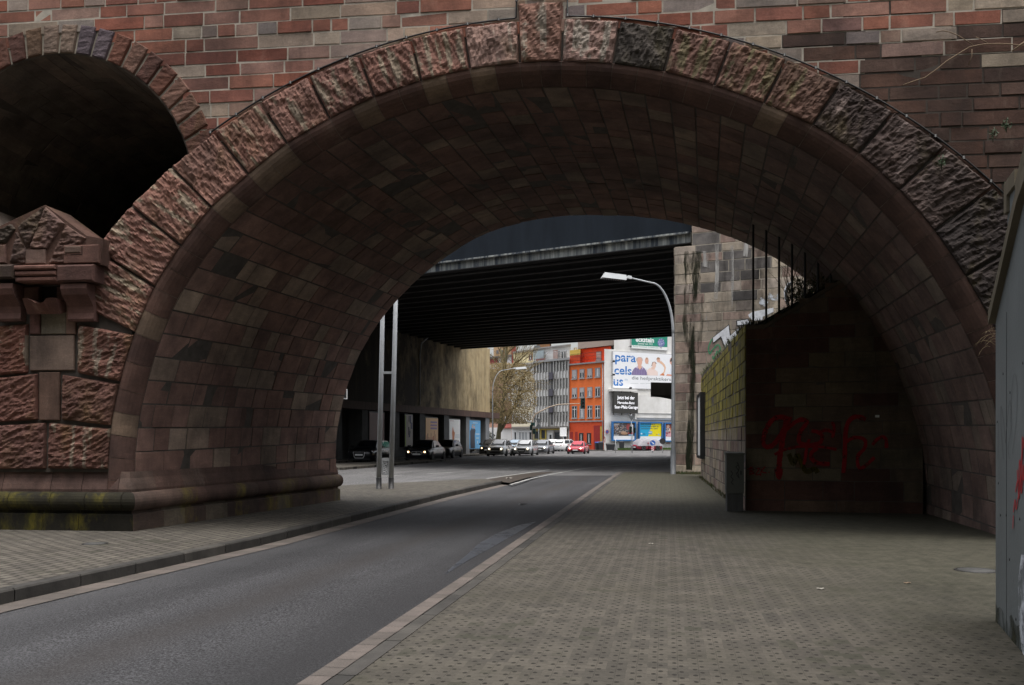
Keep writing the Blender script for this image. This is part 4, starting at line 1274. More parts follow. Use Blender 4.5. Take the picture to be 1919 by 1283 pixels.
# bare creeper and ferns on the spandrel
mb = MB()
def z68(pts): return [BR(*on(1600+x/3.887, y/3.887), .06) for x, y in pts]
for pts, w in ([(350, 630), (430, 600), (510, 575), (600, 510), (660, 460), (740, 410), (830, 355), (870, 345), (960, 330), (1100, 330), (1240, 345)], .009), ([(590, 245), (640, 235), (690, 245), (760, 275), (860, 340)], .007), ([(880, 280), (920, 300), (965, 325)], .006), ([(850, 370), (850, 420), (825, 485)], .006), ([(1140, 385), (1190, 345), (1240, 310)], .012):
    mb.tube(z68(pts), w, 5)
cr = mb.build('creeper', plain('bleached creeper stem', (.2, .14, .09), .9), None, z68([(830, 355)])[0]); tag(cr, 'bare pale creeper stems clinging to the brown masonry', 'creeper')
for i, (x, y, tx) in enumerate([(1080, 930, 'small green fern in the masonry joints above the dark voussoirs'), (985, 1000, 'sparse green weed in a broken joint of the brown masonry'), (615, 1195, 'tiny green weed sprouting from a rusticated arch stone')]):
    mb = MB(); c = z68([(x, y)])[0]+EN*-.1; mb.tube([c+Vector((0, 0, -.12)), c, c+Vector((.02, 0, .1))], .006, 4, 0, (.03, .05, .02)); mb.leaves(c, (.07, .05, .09), 60, .022, 0, [(.03, .06, .02), (.04, .075, .03)], r)
    tag(mb.build('fern', M['leaf'], None, c), tx, 'fern')
mb = MB(); c = BR(*on(1888, 352), .1); mb.leaves(c, (.1, .06, .12), 60, .025, 0, [(.03, .06, .02), (.05, .08, .03)], r)
tag(mb.build('fern', M['leaf'], None, c), 'green fern beside the cranked handrail of the stair', 'fern')

# ================================================================== STEEL BRIDGE behind the arch
PF = Plane(1265, 41.0, 1540, 38.4)               # stone abutment face
sa = thing('stone_abutment', 'pale stained sandstone abutment carrying the dark steel bridge', 'abutment', PF.ground(1265))
mb = MB(); r = random.Random(17)
zb1 = PF.pt(1265, 466).z; UP = PF.um(1640)
def stone_p(u, z, r):
    q = jit(r.choice([(.27, .235, .19), (.25, .215, .175), (.30, .26, .21), (.24, .185, .155), (.26, .225, .195), (.22, .19, .165), (.19, .14, .12)]), r.uniform(1.4, 2.0))
    if z > 7.4 and .7 < u < 3.6 and r.random() < .72-.2*abs(z-8.8): q = jit((.16, .15, .145), r.uniform(.6, 1.3))     # soot-blackened courses
    return q
rows = []; z = -.02
while z < zb1-.2:
    hgt = r.choice([.36, .42, .48, .4]); rows.append((z, z+hgt)); z += hgt
zb1 = z
stones(mb, PF.at, rows, lambda a, b: [(0, UP)], (.5, 1.25), stone_p, .012, .03, .02, r, .012)
rows2 = []
while z < 17.5:
    hgt = r.choice([.4, .46, .52]); rows2.append((z, z+hgt)); z += hgt
uu = PF.um(1296)
stones(mb, lambda u, v, w: PF.at(u, v, w-.06), rows2, lambda a, b: [(uu, UP)], (.5, 1.25), stone_p, .012, .03, .02, r, .012)
sd = Vector((.1697, 1, 0)).normalized()           # run of the passage
a, b = PF.at(0, -.1, -.002), PF.at(UP, -.1, -.002)
mb.prism([a, b, b+sd*42, a+sd*42], (0, 0, zb1+.1), 1, (.3, .27, .22))
a, b = PF.at(uu, zb1, -.2), PF.at(UP, zb1, -.2)
mb.prism([a, b, b+sd*42, a+sd*42], (0, 0, 17.5-zb1), 1, (.3, .27, .22))
mb.build('facing', [M['pillar'], M['mortar']], sa)
# quoins turning the corner under the bridge
mb = MB(); CN = Vector((-1, .1697, 0)).normalized()
stones(mb, lambda u, v, w: Vector((*(PF.at(0, 0)+sd*u+CN*(w+.004)).xy, v)), rows, lambda a, b: [(0, 14)], (.6, 1.3), stone_p, .012, .03, .02, r, .012)
mb.build('flank', [M['pillar'], M['mortar']], sa)
mb = MB()
ribbon(mb, PF, [(1300, 470), (1299, 540), (1296, 640), (1297, 720), (1294, 800), (1291, 880)], lambda t: 24-12*min(1, t*1.5)+2*math.sin(t*9), .046, jit=.25)
ribbon(mb, PF, [(1307, 470), (1304, 520), (1309, 580), (1303, 660)], 15, .049, jit=.4)
ribbon(mb, PF, [(1288, 470), (1291, 520), (1287, 600), (1290, 690)], 13, .052, jit=.4)
g = mb.build('water_stain', M['stain'], sa); tag(g, 'black mossy water stain down the abutment')
for x, y0, y1, w in ((1343, 455, 560, 7), (1371, 460, 575, 7), (1398, 440, 480, 9), (1325, 470, 500, 16), (1330, 560, 600, 12)):
    mb = MB(); ribbon(mb, PF, [(x, y0), (x+1, (y0+y1)/2), (x-2, y1)], w, .045); mb.build('lime_stain', M['lime'], sa)
def z8(pts): return [(1300+x/5.346, 440+y/5.346) for x, y in pts]
mb = MB()
def fill(pts, m, w): mb.face([PF.pt(x, y, w) for x, y in z8(pts)], m)
fill([(185, 1030), (355, 892), (372, 1000), (465, 915), (430, 1040), (315, 1145), (268, 1030), (190, 1092)], 1, .05)
fill([(192, 1030), (350, 905), (362, 1012), (455, 930), (422, 1035), (318, 1128), (274, 1014), (196, 1078)], 0, .054)
fill([(425, 855), (545, 838), (582, 895), (515, 935), (503, 905), (428, 912)], 1, .05)
fill([(436, 862), (540, 846), (572, 892), (518, 922), (510, 898), (438, 903)], 0, .054)
fill([(545, 800), (590, 770), (800, 728), (800, 770), (690, 820), (690, 850), (600, 860), (560, 830)], 0, .05)
fill([(655, 690), (670, 620), (720, 650), (760, 570), (790, 610), (850, 585), (845, 660), (760, 650), (720, 720)], 2, .05)
fill([(900, 560), (930, 490), (985, 460), (940, 560), (935, 650), (955, 720), (915, 660)], 0, .05)
ribbon(mb, PF, z8([(975, 480), (935, 540), (925, 620), (950, 700)]), 5, .056, 1)
for pts in ([(330, 1050), (350, 1045), (335, 1075), (360, 1062)], [(350, 1090), (375, 1070), (365, 1105), (390, 1075)]): ribbon(mb, PF, z8(pts), 1.3, .058, 1)
for pts in ([(185, 1040), (150, 1120), (160, 1190), (185, 1150)], [(180, 1160), (240, 1100), (265, 1140), (235, 1200)], [(190, 1210), (200, 1240), (235, 1160)]): ribbon(mb, PF, z8(pts), 2, .05, 3)
g = mb.build('graffiti', [M['spray_silver'], M['spray_black'], M['spray_white'], M['spray_green']], sa); tag(g, 'silver graffiti letters with black outlines')
mb = MB()
for i in range(500):
    u = r.uniform(0, PF.um(1330)); b = PF.at(u, 0, r.uniform(.03, .25)); h = r.uniform(.03, .16)
    mb.face([b+Vector((.02, 0, 0)), b-Vector((.02, 0, 0)), b+Vector((r.uniform(-.06, .06), 0, h))], 0, r.choice(greens))
o = mb.build('weeds', M['grass']); tag(o, 'low green weeds along the foot of the stone abutment', 'weeds', kind='stuff')

GD = Plane(1291, 41.3, 812, 48.6)                # fascia girder
sb = thing('steel_bridge', 'dark steel railway bridge with streaked flange and many cross beams over the road', 'bridge', GD.pt(1050, 480))
zfl = GD.pt(1291, 455).z
ugl = GD.um(470)
def gbox(mb, u0, u1, z0, z1, w0, w1, m=0):
    mb.hexa([GD.at(u0, z0, w0), GD.at(u1, z0, w0), GD.at(u1, z0, w1), GD.at(u0, z0, w1), GD.at(u0, z1, w0), GD.at(u1, z1, w0), GD.at(u1, z1, w1), GD.at(u0, z1, w1)], m)
mb = MB(); gbox(mb, -.1, ugl, zfl+.3, zfl+6.5, -.06, 0); mb.build('fascia_web', M['steel_blue'], sb)  # web made taller out of view to cut sky light between the bridges
mb = MB(); gbox(mb, -.1, ugl, zfl, zfl+.36, .003, .05)
gbox(mb, -.1, ugl, zfl+.365, zfl+.44, -.05, .3); mb.build('bottom_flange', M['flange'], sb)
mb = MB(); gbox(mb, -.1, ugl, zfl-.04, zfl-.005, -.5, .15); mb.build('flange_plate', M['steel_dark'], sb)
mb = MB(); DB = 36.5; zbm = zfl-.15
gd = Vector((.1697, 1, 0)).normalized(); gn = -GD.n
def deckpt(u, s, z):
    q = GD.at(u, z, -.1)+gd*s; return q
a = [deckpt(-.3, 0, zbm+.95), deckpt(ugl, 0, zbm+.95), deckpt(ugl, DB, zbm+.95), deckpt(-.3, DB, zbm+.95)]
mb.prism(a, (0, 0, .8)); mb.build('deck_slab', M['steel_dark'], sb)
for k in range(21):
    s = .6+k*(DB-.9)/20; mb = MB()
    for w, z0, z1 in ((.02, zbm+.05, zbm+.94), (.17, zbm, zbm+.05)):
        c = [deckpt(-.2, s-w, z0), deckpt(ugl, s-w, z0), deckpt(ugl, s+w, z0), deckpt(-.2, s+w, z0)]; mb.prism(c, (0, 0, z1-z0-.001))
    mb.build('cross_beam', M['steel_dark'], sb)

# dark steel canopy jutting out behind the abutment
KP = Plane(1220, 80, 1270, 81)
kc = thing('steel_canopy', 'dark box shaped steel canopy jutting out behind the lamp post', 'canopy', KP.pt(1245, 730))
mb = MB(); mb.lbox(KP, 1219.5, 717, 1300, 741, -3, 0); mb.build('fascia', plain('brown black cladding', (.04, .036, .034), .6, var=.3, scale=2, streak=True), kc)
mb = MB(); q = [KP.pt(1221, 741.3, -.02), KP.pt(1300, 741.3, -.02), KP.pt(1300, 741.3, -2.9), KP.pt(1221, 741.3, -2.9)]
mb.raw([q[0], q[1], q[2], q[3], KP.pt(1258, 748, -.4), KP.pt(1300, 748, -.4), KP.pt(1300, 748, -2.6), KP.pt(1258, 748, -2.6)], [(4, 5, 6, 7), (0, 1, 5, 4), (1, 2, 6, 5), (2, 3, 7, 6), (3, 0, 4, 7)]); mb.build('soffit', M['steel_dark'], kc)

# ================================================================== CONCRETE ABUTMENT on the far side of the road
AB = Plane(643, 68, 919, 100)
ab = thing('concrete_abutment', 'long stained concrete abutment wall with rusty canopy and poster bays', 'abutment', AB.ground(780))
def r1(x, y): return 620+x/4.2765, 640+y/4.2765
zc0 = AB.pt(643, 775).z; zcan = AB.pt(919, 784).z; zct = AB.pt(919, 774).z
u_l = AB.um(300) if False else -28.0
u_r = AB.um(905)
def abox(mb, ua, ub, za, zb, w0, w1, m=0, t=(1, 1, 1)):
    mb.hexa([AB.at(ua, za, w0), AB.at(ub, za, w0), AB.at(ub, za, w1), AB.at(ua, za, w1), AB.at(ua, zb, w0), AB.at(ub, zb, w0), AB.at(ub, zb, w1), AB.at(ua, zb, w1)], m, t)
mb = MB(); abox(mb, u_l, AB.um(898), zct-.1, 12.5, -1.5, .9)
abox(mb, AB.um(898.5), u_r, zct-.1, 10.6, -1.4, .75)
mb.build('upper_wall', M['shade_graded'], ab)
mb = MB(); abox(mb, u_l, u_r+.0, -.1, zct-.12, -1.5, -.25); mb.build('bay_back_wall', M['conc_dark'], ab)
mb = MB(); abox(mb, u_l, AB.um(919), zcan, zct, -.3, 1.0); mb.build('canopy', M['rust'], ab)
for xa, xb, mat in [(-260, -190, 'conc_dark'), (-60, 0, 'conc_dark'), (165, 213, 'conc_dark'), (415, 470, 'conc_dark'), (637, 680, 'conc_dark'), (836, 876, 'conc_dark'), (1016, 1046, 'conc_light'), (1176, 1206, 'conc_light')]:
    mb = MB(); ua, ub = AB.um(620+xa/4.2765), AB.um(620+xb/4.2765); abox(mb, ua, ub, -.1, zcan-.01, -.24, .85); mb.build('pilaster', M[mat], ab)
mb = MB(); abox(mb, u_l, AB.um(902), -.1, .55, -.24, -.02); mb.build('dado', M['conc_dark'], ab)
posters = [(225, 345, 570, 800, (.3, .17, .155), 'dull red poster'), (515, 578, 588, 836, (.36, .33, .3), 'torn poster with peeling blue strips'), (685, 785, 612, 800, (.85, .55, .29), 'orange poster'), (878, 966, 624, 815, (.86, .86, .84), 'white poster'), (1043, 1132, 632, 857, (.12, .38, .66), 'blue poster')]
r = random.Random(6)
for i, (xa, xb, ya, yb, col, tx) in enumerate(posters):
    mb = MB(); pa, pb = 620+xa/4.2765, 620+xb/4.2765; qa, qb = 640+ya/4.2765, 640+yb/4.2765
    W = .86; z0, z1 = AB.pt((pa+pb)/2, qb).z, AB.pt((pa+pb)/2, qa).z; ua, ub = AB.um(pa), AB.um(pb)
    abox(mb, ua-.06, ub+.06, z0-.08, z1+.08, -.24, W-.03, 0, (.05, .05, .05) if i != 4 else (.1, .1, .1))
    abox(mb, ua, ub, z0, z1, W-.03, W, 0, col)
    dz, du = z1-z0, ub-ua
    def pr(a, b, c, d, t, w=.004): abox(mb, ua+du*a, ua+du*b, z0+dz*c, z0+dz*d, W, W+w, 0, t)
    if i == 1:
        pr(0, .12, 0, 1, (.25, .4, .03))
        for k in range(14): a = r.uniform(.15, .8); c = r.uniform(.2, .9); pr(a, a+r.uniform(.05, .2), c, min(1, c+r.uniform(.05, .3)), r.choice([(.05, .05, .14), (.3, .28, .25), (.07, .06, .09)]), .004+k*.001)
    if i == 2:
        for k in range(3): pr(.38, .92, .78-.13*k, .86-.13*k, r.choice([(.45, .2, .25), (.55, .15, .1), (.35, .25, .4)]))
        for k in range(9): a = .04+k*.09; pr(a, a+.05, .04, r.uniform(.15, .5), r.choice([(.5, .08, .06), (.75, .6, .3), (.3, .15, .1), (.6, .3, .2)]), .005)
    if i == 3:
        mb.face([AB.at(ua+du*x, z0+dz*y, W+.005) for x, y in [(.28, .1), (.42, .1), (.5, .45), (.42, .5), (.4, .68), (.35, .5), (.3, .72), (.24, .45)]], 0, (.55, .2, .08))
        for k in range(3): pr(.5, .95, .35-.05*k, .365-.05*k, (.4, .45, .5))
        pr(.05, .4, .93, .945, (.4, .2, .2))
    if i == 4:
        mb.face([AB.at(ua+du*x, z0+dz*y, W+.005) for x, y in [(.08, .02), (.5, .02), (.48, .5), (.55, .66), (.4, .74), (.3, .68), (.2, .74), (.05, .62)]], 0, (.03, .035, .05))
        for cx2, cy2 in ((.26, .78), (.42, .75)):
            mb.face([AB.at(ua+du*(cx2+.07*math.cos(a)), z0+dz*(cy2+.045*math.sin(a)), W+.007) for a in [R(40*k) for k in range(9)]], 0, (.5, .33, .25))
        pr(.22, .5, .83, .86, (.35, .25, .12), .006)
        pr(.3, .75, .905, .925, (.6, .65, .7)); pr(.55, .92, .5, .54, (.5, .6, .7)); pr(.6, .85, .35, .4, (.4, .55, .65)); pr(.7, .76, .18, .28, (.6, .65, .7))
    tag(mb.build('poster_panel', M['print'], ab), tx)
for xa, xb in ((790, 834), (968, 1014), (1134, 1150)):
    mb = MB(); abox(mb, AB.um(620+xa/4.2765), AB.um(620+xb/4.2765)-.8, .3, zcan-.4, -.24, .3); mb.build('bay_panel', plain('cream tile', (.35, .31, .2), .6, var=.2), ab)
mb = MB()
pts = [AB.at(AB.um(766.5), zct+.1, .97), AB.at(AB.um(766.5), 8.4, .97), AB.at(AB.um(769), 9.4, 1.0), AB.at(AB.um(775), 10.0, 1.4)]
mb.tube(pts, .05, 6); mb.build('drain_pipe', M['galv'], ab)
# pavement in front of the bays
mb = MB(); q = [AB.at(u_l, -.1, -.3), AB.at(AB.um(930), -.1, -.3), AB.at(AB.um(930), -.1, 3.0), AB.at(u_l, -.1, 3.0)]; mb.prism(q, (0, 0, .19)); tag(mb.build('sidewalk', M['paver_side']), kind='structure')

# ================================================================== LAMP, MAST
def lamp(label, base, top_z, arm, hlen, rad, group, direction, name='street_lamp'):
    """curved-arm street lamp; direction = horizontal heading of the arm"""
    t = thing(name, label, 'street lamp', base, 0, group)
    d = Vector((math.cos(direction), math.sin(direction), 0)); B = Vector(base)
    mb = MB(); mb.lathe(B, (0, 0, 1), [(rad*1.3, 0), (rad*1.3, 1.0), (rad, 1.05), (rad*.72, top_z*.72)], 12); mb.build('pole', M['lamp_steel'], t)
    mb = MB(); z0 = top_z*.715
    pts = []
    for i in range(15):
        a = i/14*math.pi/2; k = arm*.52
        pts.append(B+d*(k*(1-math.cos(a)))+Vector((0, 0, z0+(top_z-z0)*.92*math.sin(a))))
    pts.append(B+d*arm+Vector((0, 0, top_z)))
    mb.tube(pts, [rad*.72-(rad*.32)*i/15 for i in range(16)], 10); mb.build('arm', M['galv'], t)
    mb = MB(); c = B+d*arm+Vector((0, 0, top_z)); s = Vector((-d.y, d.x, 0)); up = Vector((0, 0, 1))
    for a0, a1, w0, w1, zl, zh in ((-.05, .25, .07, .10, -.05, .07), (.2, hlen, .17, .2, -.12, .1)):
        rise = .14*(a1-a0)
        q = []
        for zz in (0, 1):
            for aa, ww in ((a0, w0), (a1, w1)):
                for sgn in (-1, 1):
                    k = .7 if zz else 1.0
                    q.append(c+d*(aa if not zz or aa == a0 else aa-.14)+s*sgn*ww*k+up*((zh if zz else zl)+rise*(aa-a0)/(a1-a0)*.6))
        mb.raw(q, [(0, 1, 3, 2), (4, 6, 7, 5), (0, 2, 6, 4), (1, 5, 7, 3), (0, 4, 5, 1), (2, 3, 7, 6)])
    hd = mb.build('lamp_head', M['galv_light'], t)
    mb = MB()
    for k in range(9):
        aa = .26+k*(hlen-.34)/9; q = c+d*aa-up*.135+up*.04*k/9*hlen
        mb.hexa([q+s*.15, q-s*.15, q-s*.15+d*.05, q+s*.15+d*.05, q+s*.15+up*.012, q-s*.15+up*.012, q-s*.15+d*.05+up*.012, q+s*.15+d*.05+up*.012])
    mb.build('louvre', M['black'], hd)
    return t
bx, by = G(1261.5, 888.5)
q = P(1176, 519, 40.2)
lamp('tall galvanised street lamp with curved arm standing against the stone abutment', (bx, by, 0), q.z, 1.85, 1.25, .088, 'curved arm street lamps', R(187))
bx, by = G(925, 853, -.03); by = 96; bx = (923-CX)*by/F
z = 1.5+(822-689)*by/F
lamp('thin street lamp with curved arm rising in front of the bare tree', (bx, by, -.03), z, 2.15, 1.3, .07, 'curved arm street lamps', R(8))

x0, y0 = G(710, 916); x1, y1 = G(733, 916)
ms = thing('sign_mast', 'grey twin pole sign mast joined by crossbar on the paved island', 'mast', ((x0+x1)/2, y0, 0))
for x, lean in ((x0, .0215), (x1, .0245)):
    mb = MB(); 
    a, b = Vector((x, y0, .9)), Vector((x+lean*8.2, y0, 8.2)); mb.tube([Vector((x, y0, .34)), Vector((x+lean*3.5, y0, 3.5)), Vector((x+lean*9, y0, 9))], [.076, .07, .052], 14); mb.build('pole', M['galv'], ms)
    mb = MB(); mb.lathe((x, y0, 0), (0, 0, 1), [(.082, 0), (.082, .335), (.078, .345)], 14); mb.build('sleeve', M['black'], ms)
mb = MB(); zz = 1.5+(822-698)*y0/F; mb.box((x0+.13, y0-.035, zz-.035), (x1+.03, y0+.035, zz+.035)); mb.build('crossbar', M['galv'], ms)
mb = MB(); za, zb = .42, .93
mb.box((x0+.09, y0-.02, zb-.1), (x1-.06, y0+.02, zb)); mb.box((x0+.09, y0-.02, za), (x1-.06, y0+.02, za+.05))
xa, xb = x0+.09, x1-.06
mb.box((xa, y0-.02, za+.052), (xa+.025, y0+.02, zb-.102)); mb.box((xb-.025, y0-.02, za+.052), (xb, y0+.02, zb-.102))
for k in range(7):
    for s in (-1, 1):
        c = [(xa+.02, za+.05+k*.055+(0 if s > 0 else .06)), (xb-.02, za+.05+k*.055+(.06 if s > 0 else 0))]
        mb.tube([Vector((c[0][0], y0+.004*s, c[0][1])), Vector((c[1][0], y0+.004*s, c[1][1]))], .011, 4)
mb.build('perforated_panel', M['galv'], ms)
# back of a framed board peeping past the pier
BP = Plane(640, 40, 652, 40.4)
bb = thing('notice_board', 'white framed board just showing past the inner edge of the arch pier', 'sign', BP.pt(646, 735))
mb = MB(); mb.lbox(BP, 600, 727, 651, 746, -.06, 0); mb.build('frame', M['white'], bb)
mb = MB(); mb.lbox(BP, 602, 729, 649.5, 744.2, .002, .01); mb.build('face', M['steel_dark'], bb)
mb = MB(); q = BP.ground(620, -.1, -.03); mb.tube([q, Vector((q.x, q.y, BP.pt(620, 728).z))], .04, 8); mb.build('post', M['galv'], bb)
# ================================================================== CROSS STREET FACADES
FP = Plane(1133, 127.0, 905, 127.0*1577/(905+444))
def zo(x, y): return 1020+x/6.114, 640+y/6.114
def zg(x, y): return 890+x/6.417, 640+y/6.417
GZ = -.03
def facade(mb, pl, x0, x1, ytop, w0, w1, t, m=0, zbot=GZ-.05):
    xm = (x0+x1)/2; zt = pl.pt(xm, ytop).z
    c = []
    for z in (zbot, zt):
        for x, w in ((x0, w0), (x1, w0), (x1, w1), (x0, w1)):
            q = pl.pt(x, HY, w); c.append((q.x, q.y, z))
    mb.hexa(c, m, t)
def window(pl, x0, y0, x1, y1, parent, w, frame, glass, mull=1, shutter=0.0, shc=(.5, .5, .5), bar=.0, fw=.09):
    mb = MB(); xm = (x0+x1)/2; zb, zt = pl.pt(xm, y1).z, pl.pt(xm, y0).z; u0, u1 = pl.um(x0), pl.um(x1)
    if u0 > u1: u0, u1 = u1, u0
    def bx(a, b, c, d, wa, wb, t): mb.hexa([pl.at(a, c, wa), pl.at(b, c, wa), pl.at(b, c, wb), pl.at(a, c, wb), pl.at(a, d, wa), pl.at(b, d, wa), pl.at(b, d, wb), pl.at(a, d, wb)], 0, t)
    bx(u0, u1, zb, zb+fw, w, w+.1, frame); bx(u0, u1, zt-fw, zt, w, w+.1, frame)
    bx(u0, u0+fw, zb+fw, zt-fw, w, w+.1, frame); bx(u1-fw, u1, zb+fw, zt-fw, w, w+.1, frame)
    for k in range(mull):
        um = u0+(u1-u0)*(k+1)/(mull+1); bx(um-.05, um+.05, zb+fw, zt-fw, w+.01, w+.085, (.75, .75, .74))
    if bar: zz = zb+(zt-zb)*bar; bx(u0+fw, u1-fw, zz-.04, zz+.04, w+.015, w+.08, (.75, .75, .74))
    if shutter: bx(u0+fw, u1-fw, zt-fw-(zt-zb-2*fw)*shutter, zt-fw, w+.03, w+.095, shc)
    bx(u0-.08, u1+.08, zb-.12, zb-.003, w, w+.2, (.32, .31, .3))
    o = mb.build('window', M['tint'], parent)
    mb = MB(); mb.face([pl.at(u0+fw, zb+fw, w+.04), pl.at(u1-fw, zb+fw, w+.04), pl.at(u1-fw, zt-fw, w+.04), pl.at(u0+fw, zt-fw, w+.04)])
    mb.build('pane', glass, o); return o
r = random.Random(12)
# ---- orange house
ob = thing('orange_house', 'bright orange four storey house with grey framed windows', 'house', FP.ground(1100, 0, GZ))
OR = (.80, .17, .035); OD = (.66, .08, .02); RD = (.33, .018, .012)
mb = MB(); facade(mb, FP, *[zo(x, 0)[0] for x in (288, 682)], zo(0, 252)[1], -8, 0, OR); mb.build('wall', M['tint_wall'], ob)
mb = MB(); facade(mb, FP, zo(288, 0)[0]+.1, zo(676, 0)[0], zo(0, 918)[1], .01, .06, OD); gf = mb.build('ground_floor_wall', M['tint_wall'], ob)
mb = MB(); mb.lbox(FP, *zo(284, 905), *zo(672, 919), .0, .22, 0, (.3, .29, .29)); mb.build('string_course', M['tint'], ob); mb = MB(); mb.lbox(FP, *zo(286, 240), *zo(690, 256), .0, .4, 0, (.24, .23, .23)); mb.build('cornice', M['tint'], ob)
mb = MB(); mb.lbox(FP, *zo(408, 70), *zo(765, 238), -6, -2.2, 0, OD); mb.build('attic_wall', M['tint_wall'], ob)
mb = MB(); a, b = zo(385, 78), zo(800, 40)
zt = FP.pt(*zo(590, 62)).z
def rp(px, w, z):
    q = FP.pt(px, HY, w); return Vector((q.x, q.y, z))
zt = FP.pt(*zo(590, 66), -2.2).z
p_ = [rp(a[0], -1.7, zt), rp(a[0], -7, zt), rp(a[0], -5, zt+2.6)]; q_ = [rp(b[0], -1.7, zt), rp(b[0], -7, zt), rp(b[0], -5, zt+2.6)]
mb.raw(p_+q_, [(0, 1, 2), (5, 4, 3), (0, 3, 4, 1), (1, 4, 5, 2), (2, 5, 3, 0)], 0, (.1, .07, .05)); mb.build('roof', M['tint'], ob)
mb = MB(); mb.lbox(FP, *zo(292, 150), *zo(412, 246), -4.5, -.4, 0, OD); mb.lbox(FP, *zo(292, 88), *zo(414, 149), -4.6, -.35, 0, (.62, .42, .08)); mb.build('terrace_box', M['tint_wall'], ob)
mb = MB(); u0, u1 = FP.um(zo(318, 0)[0]), FP.um(zo(680, 0)[0]); zz = FP.pt(*zo(500, 240)).z
if u0 > u1: u0, u1 = u1, u0
for k in range(34):
    u = u0+(u1-u0)*k/33; mb.tube([FP.at(u, zz, .25), FP.at(u, zz+1.3, .25)], .012, 3)
for h in (.4, .9, 1.3): mb.tube([FP.at(u0, zz+h, .25), FP.at(u1, zz+h, .25)], .018, 4)
mb.build('balcony_railing', M['iron'], ob)
cols = [(322, 378), (410, 463), (498, 553), (588, 645)]
sh = {(0, 0): .82, (1, 0): .4, (2, 0): .85, (3, 0): .0, (0, 1): .72, (1, 1): .5, (2, 1): .35, (3, 1): .1}
for j, (ya, yb) in enumerate([(308, 412), (525, 638), (738, 880)]):
    for i, (xa, xb) in enumerate(cols):
        dy = (3-i)*(7.5 if j == 0 else 4 if j == 1 else 2)-9
        window(FP, *zo(xa, ya+dy), *zo(xb, yb+dy), ob, .004, (.27, .27, .28), M['glass'] if (i+j) % 3 else M['glass_light'], 1, sh.get((i, j), 0), (.42, .4, .39), .72 if j == 2 else 0, fw=.1)
window(FP, *zo(464, 106), *zo(518, 204), ob, -2.19, (.3, .3, .3), M['glass_light'], 0, .6, (.45, .42, .4)); window(FP, *zo(594, 92), *zo(646, 226), ob, -2.19, (.5, .5, .5), M['glass_light'], 1)
for xa, ya, xb, yb, c in [(295, 1034, 330, 1145, RD), (352, 1032, 382, 1145, RD)]:
    mb = MB(); mb.lbox(FP, *zo(xa, ya), *zo(xb, yb), .055, .07, 0, c); mb.build('door_recess', M['tint'], ob)
for xa, xb, yb in [(408, 452, 1150), (498, 540, 1170)]: window(FP, *zo(xa, 1046), *zo(xb, yb), ob, .062, (.03, .03, .03), M['glass'], 1, fw=.16)
mb = MB(); mb.lbox(FP, *zo(566, 966), *zo(668, 1238), .055, .064, 0, (.18, .012, .008)); mb.lbox(FP, *zo(640, 970), *zo(667, 1180), .064, .09, 0, (.55, .33, .05)); mb.lbox(FP, *zo(566, 960), *zo(640, 1238), .064, .08, 0, RD); mb.build('entrance', M['tint'], ob)
mb = MB(); q = FP.at(FP.um(zo(678, 0)[0]), 0, .15); mb.tube([Vector((q.x, q.y, 0)), Vector((q.x, q.y, FP.pt(*zo(678, 250)).z))], .06, 6); mb.build('downpipe', M['galv'], ob)

# ---- grey office building with ribbed facade
gb = thing('office_building', 'grey ribbed office building with pale spandrel panels beside the orange house', 'building', FP.ground(1035, 0, GZ))
mb = MB(); facade(mb, FP, *[zg(x, 0)[0] for x in (698, 1140)], zg(0, 226)[1], -9, -.02, (.52, .51, .485)); mb.build('wall', M['tint_wall'], gb)
mb = MB(); mb.lbox(FP, *zg(702, 62), *zg(1152, 214), -9, -1.6, 0, (.6, .59, .57)); mb.build('attic_storey', M['tint_wall'], gb)
mb = MB(); mb.lbox(FP, *zg(696, 216), *zg(1140, 240), -.1, .5, 0, (.3, .3, .3)); mb.build('cornice', M['tint'], gb); mb = MB(); mb.lbox(FP, *zg(698, 52), *zg(1155, 66), -2, -1.2, 0, (.3, .29, .28)); mb.build('roof_edge', M['tint'], gb)
slope = lambda x: (1-(x-700)/420)*44-22
ribs = [705, 740, 775, 810, 845, 878]+[945, 978, 1015, 1050, 1087, 1122]
for x in ribs:
    mb = MB(); mb.lbox(FP, *zg(x-4, 240), *zg(x+4, 1020), .0, .32, 0, (.5, .49, .47)); mb.build('facade_rib', M['tint'], gb)
bands = [(252, 350), (462, 562), (660, 760), (855, 960)]
pan = [(362, 452), (572, 652), (772, 848), (966, 1020)]
for xa, xb in zip(ribs, ribs[1:]):
    if xb-xa > 45: continue
    xm = (xa+xb)/2
    for j, ((ya, yb), (pa, pb)) in enumerate(zip(bands, pan)):
        k = slope(xm)*(1-j*.26)*.8
        mb = MB(); mb.lbox(FP, *zg(xa+9, pa+k), *zg(xb-5, pb+k), .0, .1, 0, (.82, .81, .79)); mb.build('spandrel_panel', M['tint_wall'], gb)
        window(FP, *zg(xa+11, ya+k), *zg(xb-11, yb+k), gb, .004, (.3, .3, .29), M['glass'] if r.random() < .7 else M['glass_light'], 0, r.choice([0, .2, .3, 0]), (.5, .5, .48), fw=.07)
mb = MB(); mb.lbox(FP, *zg(884, 250), *zg(940, 1020), .0, .04, 0, (.45, .44, .42)); mb.lbox(FP, *zg(912, 240), *zg(938, 1000), .042, .06, 0, (.1, .1, .1)); mb.build('stair_strip', M['tint'], gb)
for y in (368, 568, 768):
    mb = MB(); mb.lbox(FP, *zg(886, y), *zg(936, y+82), .06, 1.0, 0, (.075, .07, .09)); mb.build('balcony', M['tint'], gb)
mb = MB(); mb.lbox(FP, *zg(700, 110), *zg(828, 212), -1.3, -1.2, 0, (.3, .36, .38)); mb.build('glass_screen', M['tint'], gb)
